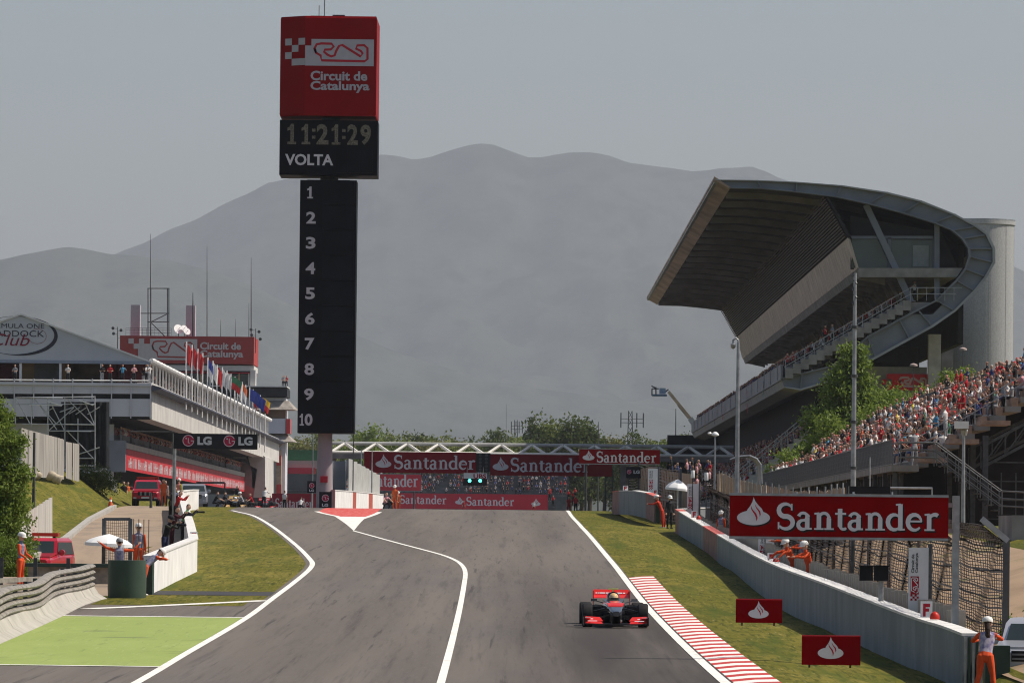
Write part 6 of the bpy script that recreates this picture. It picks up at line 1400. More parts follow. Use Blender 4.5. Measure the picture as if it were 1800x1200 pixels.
# portal of the footbridge exit: grey arched shelter
t = thing('arched_shelter', P(1310, 860, 330), 'grey arched shelter hoop behind the camera pole', 'shelter')
def pa(px, py, dy=0): q = P(px, py, 330); return Vector((q.x, 330 + dy, q.z))
arch = [(1288, 806), (1300, 802), (1318, 801), (1330, 806), (1337, 816), (1339, 850)]
for dy in (0, 4): mb = MB(); mb.tube([pa(*p, dy) for p in arch], 0.06, 8); mb.build('hoop', M_steel, t)
mb = MB(); mb.grid([[pa(*p, 0.1) for p in arch], [pa(*p, 3.9) for p in arch]]); mb.build('cover', mat('shelter_grey', (0.25, 0.26, 0.27), 0.5, 0.1), t)
# steel goal frame and dark lamp box above the large board
t = thing('camera_cradle', P(1560, 868, 185), 'black equipment box and steel goal frame above the large board', 'frame')
mb = MB(); a, b = P(1493, 854, 185), P(1564, 868, 185); mb.box((a.x, 185, b.z), (b.x, 185.6, a.z)); mb.build('equipment_box', M_black, t)
q = [P(1565, 857, 185), P(1638, 857, 185), P(1638, 900, 185)]; q[1].z = q[0].z; mb = MB(); mb.tube(q, 0.035, 8); mb.build('goal_frame', M_steel, t); mb = MB(); q = P(1500, 868, 185.3); mb.tube([(q.x, 185.3, hgt(q.x, 185)), (q.x, 185.3, q.z)], 0.06, 8); mb.build('support', M_dsteel, t)
# small grey building behind the fence at the frame edge
mb = MB(); a = P(1781, 905, 200); mb.box((a.x, 200, hgt(a.x, 200) - 1), (a.x + 9, 206, a.z)); o = solo(mb, 'service_hut', M_conc_d, Vector((a.x + 3, 203, hgt(a.x, 200))), 'grey concrete service hut behind the catch fence', 'hut')
mb = MB(); a, b = P(1793, 1010, 199.9), P(1815, 1070, 199.9); mb.box((a.x, 199.85, b.z), (b.x, 199.95, a.z)); mb.build('door', M_dark, o)
# aerial work platform crane beyond the stand
cr = thing('boom_lift', P(1230, 800, 830), 'boom lift with blue platform raised beyond the roofed stand', 'crane')
def pk(px, py): q = P(px, py, 830); return Vector((q.x, 830, q.z))
mb = MB(); mb.bar(pk(1252, 790), pk(1213, 735), 0.75); mb.build('lower_boom', mat('boom_grey', (0.35, 0.37, 0.4), 0.5, 0.1), cr)
mb = MB(); mb.bar(pk(1214, 736), pk(1175, 688), 0.42); mb.build('upper_boom', mat('boom_tan', (0.42, 0.33, 0.24), 0.5, 0.2, 1.0), cr)
mb = MB(); mb.bar(pk(1210, 734), pk(1192, 712), 0.3); mb.build('ladder', M_steel, cr)
mb = MB(); mb.box(pk(1146, 696) - Vector((0, 0.8, 0)), pk(1172, 693) + Vector((0, 0.8, 0))); mb.build('platform', mat('platform_blue', (0.08, 0.14, 0.24), 0.5, 0.1), cr)
mb = MB(); mb.box(pk(1159, 692) - Vector((0, 0.6, 0)), pk(1170, 682) + Vector((0, 0.6, 0))); mb.build('control_box', mat('box_blue', (0.2, 0.28, 0.38), 0.5, 0.1), cr)
mb = MB()
for p, q in (((1146, 683), (1158, 683)), ((1146, 695), (1146, 683)), ((1153, 695), (1153, 680)), ((1145, 678), (1153, 682)), ((1168, 690), (1175, 684))): mb.bar(pk(*p), pk(*q), 0.16)
mb.build('cage_rail', M_dsteel, cr)
mb = MB(); c = pk(1258, 812); mb.box((c.x - 1.5, 828, base(830)), (c.x + 1.5, 834, base(830) + 2.2)); mb.build('chassis', MATS['boom_grey'], cr)
# lattice masts on the skyline
for (px, pt, pb_, Z, lab, wide) in ((1108, 722, 800, 1250, 'wide aerial mast with side arms above the trees', True), (907, 738, 800, 1600, 'lattice pylon above the footbridge', True), (1188, 718, 800, 900, 'thin leaning mast beside the boom lift', False), (1052, 741, 800, 1200, 'thin dark mast between tall trees', False), (890, 710, 800, 2500, 'faint thin mast on the hazy skyline', False)):
    a, b = P(px, pt, Z), P(px, pb_, Z); b.z = base(Z); t = thing('aerial_mast', b, lab, 'mast'); mb = MB()
    s_ = 0.35
    if wide:
        for dx, dy in ((-1, -1), (1, -1), (1, 1), (-1, 1)): mb.bar(b + Vector((dx*0.9, dy*0.9, 0)), a + Vector((dx*s_, dy*s_, 0)), 0.16)
        n = 14
        for i in range(n): p, q = b.lerp(a, i/n), b.lerp(a, (i+1)/n); w0 = lerp(0.9, s_, i/n); mb.bar(p + Vector((-w0, -w0, 0)), q + Vector((w0, -w0, 0)), 0.1); mb.bar(p + Vector((w0, -w0, 0)), q + Vector((-w0, -w0, 0)), 0.1)
        mb.build('lattice', M_dsteel, t)
        L_ = 1.9 if px > 1000 else 1.2
        for dz in (1.6, 2.4):
            m2 = MB(); m2.bar(a + Vector((-L_, 0, -dz)), a + Vector((L_*1.4, 0, -dz)), 0.1); m2.build('arm', M_dsteel, t)
        for dx in (-L_, L_*0.7, L_*1.4): m2 = MB(); m2.bar(a + Vector((dx, 0, -3.4)), a + Vector((dx, 0, -0.4)), 0.22); m2.build('antenna', M_dsteel, t)
    else: mb.tube([b, a], [0.2, 0.06], 6); mb.build('shaft', M_dsteel, t)
# buildings and banking at the far end
fb = thing('far_building', P(520, 850, 1050), 'low far stand with green wall and dark seating behind the tower', 'grandstand')
def pf(px, py, dy=0): q = P(px, py, 1050); return Vector((q.x, 1050 + dy, q.z))
for (l, t_, r, b_, m, nm, dy) in ((480, 789, 560, 808, mat('wall_green', (0.04, 0.13, 0.06), 0.7, 0.15), 'green_wall', 6), (480, 808, 560, 823, mat('bank_grey', (0.3, 0.29, 0.26), 0.8, 0.15, 0.2), 'roof_band', 5), (505, 821, 552, 832, MATS['banner_red'], 'red_board', 4), (480, 812, 504, 835, M_dark, 'dark_bay', 3.5), (485, 832, 560, 868, mat('seat_dark', (0.07, 0.075, 0.085), 0.8, 0.3, 0.3), 'seating', 2)):
    mb = MB(); a, b = pf(l, t_, dy), pf(r, b_, dy); mb.box((a.x, 1050 + dy, b.z), (b.x, 1050 + dy + 3, a.z)); mb.build(nm, m, fb)
for i in range(4): mb = MB(); a, b = pf(490, 861 + i*2.2, 1), pf(560, 862 + i*2.2, 1); mb.box((a.x, 1050.5, b.z), (b.x, 1051.5, a.z)); mb.build('step', M_conc, fb)
# far stand closing the straight
fs = thing('far_stand', P(830, 860, 1120), 'dark distant grandstand seen below the start gantry', 'grandstand')
for i in range(9):
    mb = MB(); a = P(600, 868 - i*4.6, 1120 + i*1.2); b = P(1000, 868 - i*4.6, 1120 + i*1.2); mb.box((a.x, 1120 + i*1.2, base(1100) - 2), (b.x, 1121.2 + i*1.2, a.z)); mb.build('seating_row', mat('seat_row_dark', (0.09, 0.095, 0.1), 0.85, 0.4, 0.5), fs)
# ------------------------------------------------------------------ vehicles
def rrect(cx, cz, hw, hh, r, y, n=3):
    pts = []
    for sx, sz, a0 in ((1, 1, 0), (-1, 1, 90), (-1, -1, 180), (1, -1, 270)):
        for i in range(n + 1):
            a = R(a0 + 90*i/n); pts.append(Vector((cx + sx*(hw - r) + r*math.cos(a), y, cz + sz*(hh - r) + r*math.sin(a))))
    return pts
def car_body(secs, n=3):
    """secs: (y, half width, z low, z high, radius)"""
    mb = MB(); mb.loft([rrect(0, (a + b)/2, w, (b - a)/2, min(r, (b - a)/2*0.98, w*0.98), y, n) for y, w, a, b, r in secs]); return mb
M_tyre = mat('tyre_rubber', (0.016, 0.015, 0.015), 0.75, 0.2, 6.0)
M_rim = mat('wheel_rim', (0.25, 0.25, 0.26), 0.35, 0.1, 4.0, metal=0.7)
M_head = mat('headlamp_glass', (0.45, 0.46, 0.48), 0.12, 0.3, 8.0, spec=0.7)
M_plate = mat('number_plate', (0.6, 0.6, 0.58), 0.5, 0.1)
def wheel(t, x, y, r, w, name='wheel', z=None):
    z = r if z is None else z
    mb = MB(); mb.lathe([(r*0.6, -w/2), (r*0.9, -w/2), (r*0.98, -w*0.42), (r, -w*0.3), (r, w*0.3), (r*0.98, w*0.42), (r*0.9, w/2), (r*0.6, w/2)], (x, y, z), 28, 'X'); tb = mb.build(name, M_tyre, t, smooth=35, local=True)
    mb = MB(); mb.lathe([(r*0.6, -w*0.46), (r*0.5, -w*0.4), (r*0.15, -w*0.42), (r*0.12, -w*0.46)] if x < 0 else [(r*0.12, w*0.46), (r*0.15, w*0.42), (r*0.5, w*0.4), (r*0.6, w*0.46)], (x, y, z), 20, 'X'); mb.build('rim', M_rim, tb, smooth=35, local=True)
    return tb
def local_parts(t): return lambda mb, name, m, smooth=False, parent=None: mb.build(name, m, parent or t, smooth, local=True)
def suv(loc, rz, label, paint, pickup=False, lightbar=True, silver=False, open_grille=True):
    """front faces -Y"""
    t = thing('car' if silver else 'pickup_truck', loc, label, 'car' if silver else 'pickup', None, rz); B = local_parts(t)
    L, W, H = 4.9, 0.93, 1.78
    if silver: H = 1.68
    B(car_body([(-2.42, 0.78, 0.42, 0.92, 0.1), (-2.3, 0.9, 0.36, 1.0, 0.14), (-1.4, W, 0.36, 1.08, 0.14), (0, W, 0.36, 1.1, 0.12), (1.6, W, 0.38, 1.12, 0.12), (2.4, 0.88, 0.42, 1.08, 0.14), (2.5, 0.82, 0.5, 1.0, 0.1)]), 'body', paint, 30)
    mb = MB(); mb.prism([(-0.86, -2.3, 1.0), (0.86, -2.3, 1.0), (0.9, -1.05, 1.13), (-0.9, -1.05, 1.13)], (0, 0, 0.05)); B(mb, 'bonnet', paint)
    yb = 1.5 if pickup else 2.35
    mb = MB(); mb.loft([[Vector((sx*w, y, z)) for sx, y in ((-1, ya), (1, ya), (1, yb_), (-1, yb_))] for w, ya, yb_, z in ((0.88, -1.1, yb, 1.05), (0.8, -0.6, yb - 0.25, H - 0.12), (0.72, -0.35, yb - 0.4, H))]); B(mb, 'cabin', paint, 25)
    mb = MB(); mb.prism([(-0.76, -1.1, 1.11), (0.76, -1.1, 1.11), (0.68, -0.64, H - 0.14), (-0.68, -0.64, H - 0.14)], (0, -0.03, 0.012)); B(mb, 'windscreen', M_glass)
    for s in (-1, 1):
        mb = MB(); x = s*0.865; mb.prism([(x + s*0.02, -0.95, 1.14), (x + s*0.02, yb - 0.25, 1.14), (s*0.815, yb - 0.4, H - 0.17), (s*0.815, -0.55, H - 0.17)], (s*0.012, 0, 0)); B(mb, 'side_window', M_glass)
        mb = MB(); mb.lathe([(0.03, -0.08), (0.12, -0.06), (0.13, 0.05), (0.04, 0.1)], (s*1.02, -0.75, 1.2), 10, 'Y'); mb.bar((s*0.88, -0.72, 1.16), (s*1.0, -0.72, 1.18), 0.05); B(mb, 'mirror', paint, 40)
        mb = MB(); mb.loft([[Vector((s*x, y, z)) for x, y, z in ((0.5, -2.385, 0.78), (0.86, -2.26, 0.8), (0.9, -2.2, 0.97), (0.52, -2.36, 0.97))], [Vector((s*x, y, z)) for x, y, z in ((0.5, -2.3, 0.78), (0.86, -2.18, 0.8), (0.9, -2.12, 0.97), (0.52, -2.28, 0.97))]]); B(mb, 'headlight', M_head)
        mb = MB(); mb.box((s*0.6, -2.44, 0.5), (s*0.8, -2.35, 0.6)); B(mb, 'fog_lamp', M_head)
    mb = MB(); mb.box((-0.5, -2.44, 0.72), (0.5, -2.36, 0.96)); g = B(mb, 'grille', M_black)
    for i in range(3 if not silver else 2): mb = MB(); x = -0.3 + 0.3*i; (mb.box((x - 0.06, -2.46, 0.72), (x + 0.06, -2.44, 0.96)) if not silver else mb.box((-0.48, -2.46, 0.76 + 0.1*i), (0.48, -2.44, 0.8 + 0.1*i))); mb.build('grille_bar', M_rim, g, local=True)
    mb = MB(); mb.box((-0.85, -2.46, 0.36), (0.85, -2.36, 0.5)); B(mb, 'bumper', M_black if not silver else paint)
    mb = MB(); mb.box((-0.26, -2.475, 0.52), (0.26, -2.445, 0.63)); B(mb, 'number_plate', M_plate)
    for x in (-0.8, 0.8):
        for y in (-1.5, 1.45): wheel(t, x, y, 0.38, 0.26)
    if lightbar:
        mb = MB(); mb.box((-0.72, -0.2, H + 0.06), (0.72, 0.12, H + 0.2)); lb = B(mb, 'light_bar', mat('lightbar_red', (0.4, 0.03, 0.02), 0.3, 0.05))
        for x in (-0.55, 0.55): mb = MB(); mb.box((x - 0.04, -0.1, H - 0.02), (x + 0.04, 0.05, H + 0.06)); mb.build('bracket', M_black, lb, local=True)
    return t
M_carred = mat('car_red', (0.4, 0.012, 0.03), 0.3, 0.05, 1.0, coat=0.6)
M_carsil = mat('car_silver', (0.5, 0.5, 0.52), 0.3, 0.05, 1.0, metal=0.5, coat=0.5)
q = P(72, 960, 246); q.z = hgt(q.x, 246); v1 = suv(q, R(-8), 'red pickup with light bar parked behind the green barrier', M_carred, pickup=False)
c_, w_, h_ = rect(0, 0, 10, 10, 100)
mb = MB(); pl = Plane((-0.2, -0.66, 1.645), (1, 0, 0), (0, 0.5, 1.0), 0.05); text(mb, pl, 'AMG', 0, 0, 0.4, 0.07, 0.02)  if False else None
q = Vector((P(259, 890, 412).x, 412, base(412))); suv(q, R(0), 'red pickup facing out of the pit lane by the garages', M_carred)
q = Vector((P(335, 893, 405).x, 405 + 3.4, base(407) - 0.15)); suv(q, R(4), 'silver estate car half hidden by the white wall', mat('car_silver_dark', (0.3, 0.31, 0.33), 0.3, 0.05, 1.0, metal=0.5, coat=0.5), lightbar=False, silver=True)
q = P(1815, 1230, 132); q.z = hgt(q.x, 134) ; suv(Vector((P(1850, 1200, 138.5).x, 141.0, feet[0].z - 0.08)), R(-10), 'silver car at the catch fence end beside the leaning marshal', M_carsil, lightbar=False, silver=True)
# open wheel racing car
def racer(loc, rz, label, cmain, caccent, chelm, twing, full=True):
    t = thing('racing_car', loc, label, 'racing car', None, rz); B = local_parts(t)
    carbon = mat('carbon_black', (0.012, 0.012, 0.014), 0.35, 0.2, 8.0, coat=0.3)
    # monocoque and nose: y from nose tip (-) to gearbox (+); front axle y = 0
    B(car_body([(-1.05, 0.1, 0.32, 0.45, 0.06), (-0.85, 0.15, 0.3, 0.5, 0.07), (-0.3, 0.19, 0.32, 0.57, 0.08), (-0.12, 0.22, 0.33, 0.62, 0.08), (0.3, 0.25, 0.3, 0.67, 0.1), (1.0, 0.3, 0.12, 0.7, 0.12), (1.5, 0.34, 0.08, 0.68, 0.12), (2.2, 0.36, 0.08, 0.62, 0.14), (3.4, 0.25, 0.1, 0.5, 0.12)], 4), 'monocoque', cmain, 40)
    mb = MB(); mb.prism([(-0.2, -0.28, 0.575), (0.2, -0.28, 0.575), (0.235, -0.08, 0.64), (-0.235, -0.08, 0.64)], (0, 0.02, 0.03)); B(mb, 'nose_step', caccent)
    mb = MB(); mb.prism([(-0.1, -0.1, 0.635), (0.1, -0.1, 0.635), (0.14, 0.7, 0.705), (-0.14, 0.7, 0.705)], (0, 0, 0.012)); B(mb, 'nose_flash', caccent)
    for s in (-1, 1): mb = MB(); mb.bar((s*0.12, -0.95, 0.36), (s*0.13, -0.9, 0.14), 0.03, 0.3); B(mb, 'wing_pylon', carbon)
    # front wing
    mb = MB(); mb.prism([(-0.9, -1.2, 0.09), (0.9, -1.2, 0.09), (0.9, -0.85, 0.11), (-0.9, -0.85, 0.11)], (0, 0, 0.02)); fw = B(mb, 'front_wing', carbon)
    for s in (-1, 1):
        for k_, (y0, z0_, ys, zs) in enumerate(((-1.08, 0.13, 0.16, 0.09), (-0.98, 0.2, 0.14, 0.1))):
            mb = MB(); mb.prism([(s*0.36, y0, z0_ - 0.02), (s*0.84, y0, z0_), (s*0.84, y0 + ys, z0_ + zs), (s*0.44, y0 + ys, z0_ + zs*0.8)], (0, 0.012, 0.012)); mb.build('wing_flap', caccent, fw, local=True)
        mb = MB(); mb.box((s*0.86, -1.25, 0.06), (s*0.885, -0.78, 0.3)); mb.build('end_plate', caccent if not full else carbon, fw, local=True)
        mb = MB(); mb.box((s*0.7, -1.05, 0.27), (s*0.86, -0.9, 0.285)); mb.build('cascade', M_white, fw, local=True)
        pl = Plane((0.5 if s > 0 else -0.78, -1.1, 0.16), (1, 0, 0), (0, 0.45, 0.4), 0.02); mm = MB(); pl.w.normalize(); fill(mm, pl, [(0, 0.01), (0.26, 0.01), (0.26, 0.035), (0, 0.035)]); fill(mm, pl, [(0.08, 0.09), (0.15, 0.09), (0.15, 0.12), (0.08, 0.12)]); mm.build('sponsor_print', M_print_w, fw, local=True)
    # floor, sidepods, engine cover, airbox
    mb = MB(); mb.prism([(-0.25, 0.5, 0.03), (0.25, 0.5, 0.03), (0.7, 1.3, 0.03), (0.7, 3.0, 0.03), (-0.7, 3.0, 0.03), (-0.7, 1.3, 0.03)], (0, 0, 0.03)); B(mb, 'floor', carbon)
    for s in (-1, 1):
        mb = MB(); mb.loft([[Vector((s*x, y, z)) for x, z in p] for y, p in ((1.25, ((0.34, 0.2), (0.68, 0.22), (0.7, 0.58), (0.5, 0.62), (0.34, 0.6))), (1.9, ((0.3, 0.08), (0.7, 0.1), (0.72, 0.5), (0.5, 0.58), (0.3, 0.58))), (3.2, ((0.2, 0.08), (0.36, 0.1), (0.36, 0.3), (0.28, 0.36), (0.2, 0.38))))]); B(mb, 'sidepod', cmain, 35)
        mb = MB(); mb.prism([(s*0.36, 1.24, 0.26), (s*0.66, 1.24, 0.28), (s*0.66, 1.24, 0.54), (s*0.36, 1.24, 0.56)], (0, -0.008, 0)); B(mb, 'intake', M_dark)
        mb = MB(); mb.cbox((s*0.56, 0.95, 0.74), (0.17, 0.07, 0.075)); mb.bar((s*0.3, 0.98, 0.66), (s*0.52, 0.97, 0.72), 0.025); B(mb, 'mirror', M_rim if s > 0 else cmain, 40)
        # suspension arms
        mb = MB()
        for (x0, y0, z0_), (x1, y1, z1_) in (((0.2, -0.25, 0.5), (0.62, 0.0, 0.42)), ((0.22, 0.35, 0.52), (0.62, 0.02, 0.42)), ((0.18, -0.2, 0.34), (0.62, 0.0, 0.2)), ((0.2, 0.4, 0.32), (0.62, 0.02, 0.2)), ((0.2, 0.1, 0.34), (0.6, 0.0, 0.4))): mb.bar((s*x0, y0, z0_), (s*x1, y1, z1_), 0.03, 0.045)
        B(mb, 'front_suspension', carbon)
        mb = MB()
        for (x0, y0, z0_), (x1, y1, z1_) in (((0.2, 3.0, 0.42), (0.6, 3.3, 0.4)), ((0.2, 3.4, 0.25), (0.6, 3.3, 0.2)), ((0.2, 2.8, 0.25), (0.6, 3.3, 0.22))): mb.bar((s*x0, y0, z0_), (s*x1, y1, z1_), 0.03, 0.045)
        B(mb, 'rear_suspension', carbon)
    B(car_body([(1.72, 0.14, 0.6, 0.8, 0.08), (1.8, 0.17, 0.58, 0.95, 0.12), (2.1, 0.18, 0.5, 0.95, 0.12), (2.8, 0.1, 0.4, 0.8, 0.08), (3.5, 0.04, 0.3, 0.62, 0.03)], 4), 'engine_cover', cmain, 40)
    mb = MB(); mb.lathe([(0.11, -0.01), (0.1, 0.01)], (0, 1.775, 0.86), 14, 'Y'); B(mb, 'airbox_mouth', M_dark)
    mb = MB(); mb.box((-0.14, 1.85, 1.02), (0.14, 1.98, 1.06)); mb.bar((0, 1.9, 0.94), (0, 1.9, 1.03), 0.04); B(mb, 'camera_pod', mat('pod_yellow', (0.75, 0.8, 0.25), 0.4, 0.05))
    mb = MB(); mb.prism([(-0.24, 0.95, 0.66), (0.24, 0.95, 0.66), (0.3, 1.7, 0.72), (-0.3, 1.7, 0.72)], (0, 0, 0.035)); B(mb, 'cockpit_rim', carbon)
    # rear wing
    for (y0, z0_, ys, zs) in ((3.45, 0.78, 0.22, 0.07), (3.66, 0.88, 0.1, 0.11)):
        mb = MB(); mb.prism([(-0.5, y0, z0_ - 0.01), (0.5, y0, z0_ - 0.01), (0.5, y0 + ys, z0_ + zs), (-0.5, y0 + ys, z0_ + zs)], (0, 0.012, 0.02)); wg = B(mb, 'rear_wing', twing)
        pl = Plane((-0.44, y0, z0_ - 0.01), (1, 0, 0), Vector((0, ys, zs)).normalized(), 0.01); pl.n = Vector((0, -1, 0.2)).normalized(); mm = MB(); kx = 0.0
        for wl in (0.05, 0.02, 0.16, 0.09, 0.12, 0.05, 0.14, 0.06): fill(mm, pl, [(kx, 0.035), (kx + wl, 0.035), (kx + wl, 0.075), (kx, 0.075)], 0.002); kx += wl + 0.02
        mm.build('sponsor_print', M_print_w, wg, local=True)
    for s in (-1, 1): mb = MB(); mb.box((s*0.5, 3.35, 0.42), (s*0.52, 3.85, 0.97)); B(mb, 'wing_end_plate', twing)
    mb = MB(); mb.bar((0, 3.5, 0.35), (0, 3.62, 0.8), 0.05, 0.2); B(mb, 'wing_mount', carbon)
    for s in (-1, 1):
        w_f = wheel(t, s*0.765, 0.0, 0.33, 0.27); wheel(t, s*0.73, 3.3, 0.33, 0.33)
    # helmet and shoulders of the driver
    d = thing('driver', loc, 'helmeted driver sitting in the ' + label.split(' open')[0]  + ' racing car', 'person', None, rz)
    mb = MB(); mb.lathe([(0.2, 0.55), (0.26, 0.62), (0.2, 0.68), (0.08, 0.7)], (0, 1.48, 0), 14); mb.v = [(x, 1.48 + (y - 1.48)*0.5, z) for x, y, z in mb.v]; mb.build('torso', cmain, d, smooth=50, local=True)
    mb = MB(); mb.lathe([(0.07, 0.66), (0.115, 0.7), (0.13, 0.78), (0.122, 0.85), (0.08, 0.91), (0.02, 0.93)], (0, 1.42, 0), 18); hm = mb.build('helmet', chelm, d, smooth=60, local=True)
    mb = MB(); mb.lathe([(0.132, 0.75), (0.134, 0.8)], (0, 1.415, 0), 18); mb.build('visor', M_glass, hm, smooth=60, local=True)
    return t
M_carsilver = mat('racer_silver', (0.085, 0.095, 0.115), 0.2, 0.08, 3.0, metal=0.7, coat=0.6)
M_racered = mat('racer_red', (0.62, 0.02, 0.015), 0.35, 0.04, 2.0, coat=0.4)
q = G(1081, 1102)
racer(q, R(0.8), 'silver and red open wheel racing car driving down the track', M_carsilver, M_racered, mat('helmet_orange', (0.85, 0.42, 0.08), 0.3, 0.25, 6.0, col2=(0.8, 0.68, 0.5)), M_racered)
q = Vector((P(413, 893, 470).x, 470, base(470))); racer(q, R(2), 'black and gold open wheel racing car in the pit lane among its crew', mat('racer_black', (0.02, 0.018, 0.016), 0.3, 0.1, 3.0, coat=0.4), mat('racer_gold', (0.5, 0.3, 0.1), 0.35, 0.1, 3.0), M_wplast, mat('racer_gold_wing', (0.35, 0.2, 0.05), 0.4, 0.3, 4.0), full=False)
q = Vector((P(466, 893, 520).x, 520, base(520))); racer(q, R(3), 'dark red open wheel racing car queued behind in the pit lane', mat('racer_dark', (0.05, 0.05, 0.055), 0.3, 0.1, 3.0, coat=0.4), mat('racer_red_b', (0.4, 0.02, 0.02), 0.35, 0.1), M_wplast, mat('racer_red_c', (0.35, 0.02, 0.02), 0.4, 0.1), full=False)
# equipment in the pit lane: overhead boom, low grey wall
t = thing('pit_boom', Vector((P(400, 860, 500).x, 500, base(500))), 'dark overhead hose boom reaching across the pit lane', 'boom')
for (py, l, r) in ((859, 345, 420), (848, 345, 395)): a, b = P(l, py, 500), P(r, py, 500); mb = MB(); mb.bar(a, b, 0.16); mb.build('beam', M_dsteel, t)
for px in (347, 395): a = P(px, 848, 500); mb = MB(); mb.bar((a.x, 500, base(500)), a, 0.12); mb.build('upright', M_dsteel, t)
mb = MB(); a, b = P(364, 868, 560), P(424, 889, 560); mb.box((a.x, 560, base(560)), (b.x, 561, a.z)); solo(mb, 'equipment_case', M_grey, Vector(((a.x + b.x)/2, 560.5, base(560))), 'long grey equipment case behind the pit crew', 'case')
mb = MB(); a, b = P(433, 874, 620), P(478, 890, 620); mb.box((a.x, 620, base(620)), (b.x, 621, a.z)); solo(mb, 'equipment_case', M_dsteel, Vector(((a.x + b.x)/2, 620.5, base(620))), 'long dark equipment case further along the pit lane', 'case')
# ------------------------------------------------------------------ people: swept limbs fused into one continuous skin
def _ring(c, ax, ay, n): return [c + ax*math.cos(2*math.pi*i/n) + ay*math.sin(2*math.pi*i/n) for i in range(n)]
def cone_limb(mb, pts, rs, flat=1.0, n=10):
    pts = [Vector(p) for p in pts]
    ext = [(pts[0] - (pts[1] - pts[0]).normalized()*rs[0]*0.7, rs[0]*0.45)] + list(zip(pts, rs)) + [(pts[-1] + (pts[-1] - pts[-2]).normalized()*rs[-1]*0.7, rs[-1]*0.45)]
    secs = []
    for i, (p, r) in enumerate(ext):
        a = ext[max(i-1, 0)][0]; b = ext[min(i+1, len(ext)-1)][0]; d = (b - a).normalized()
        ref = Vector((1, 0, 0)) if abs(d.x) < 0.8 else Vector((0, 1, 0))
        s = (ref - d*ref.dot(d)).normalized(); u = d.cross(s); secs.append(_ring(p, s*r, u*r*flat, n))
    mb.loft(secs)
SK = dict(standing=dict())
def dirv(v): return Vector(v).normalized()
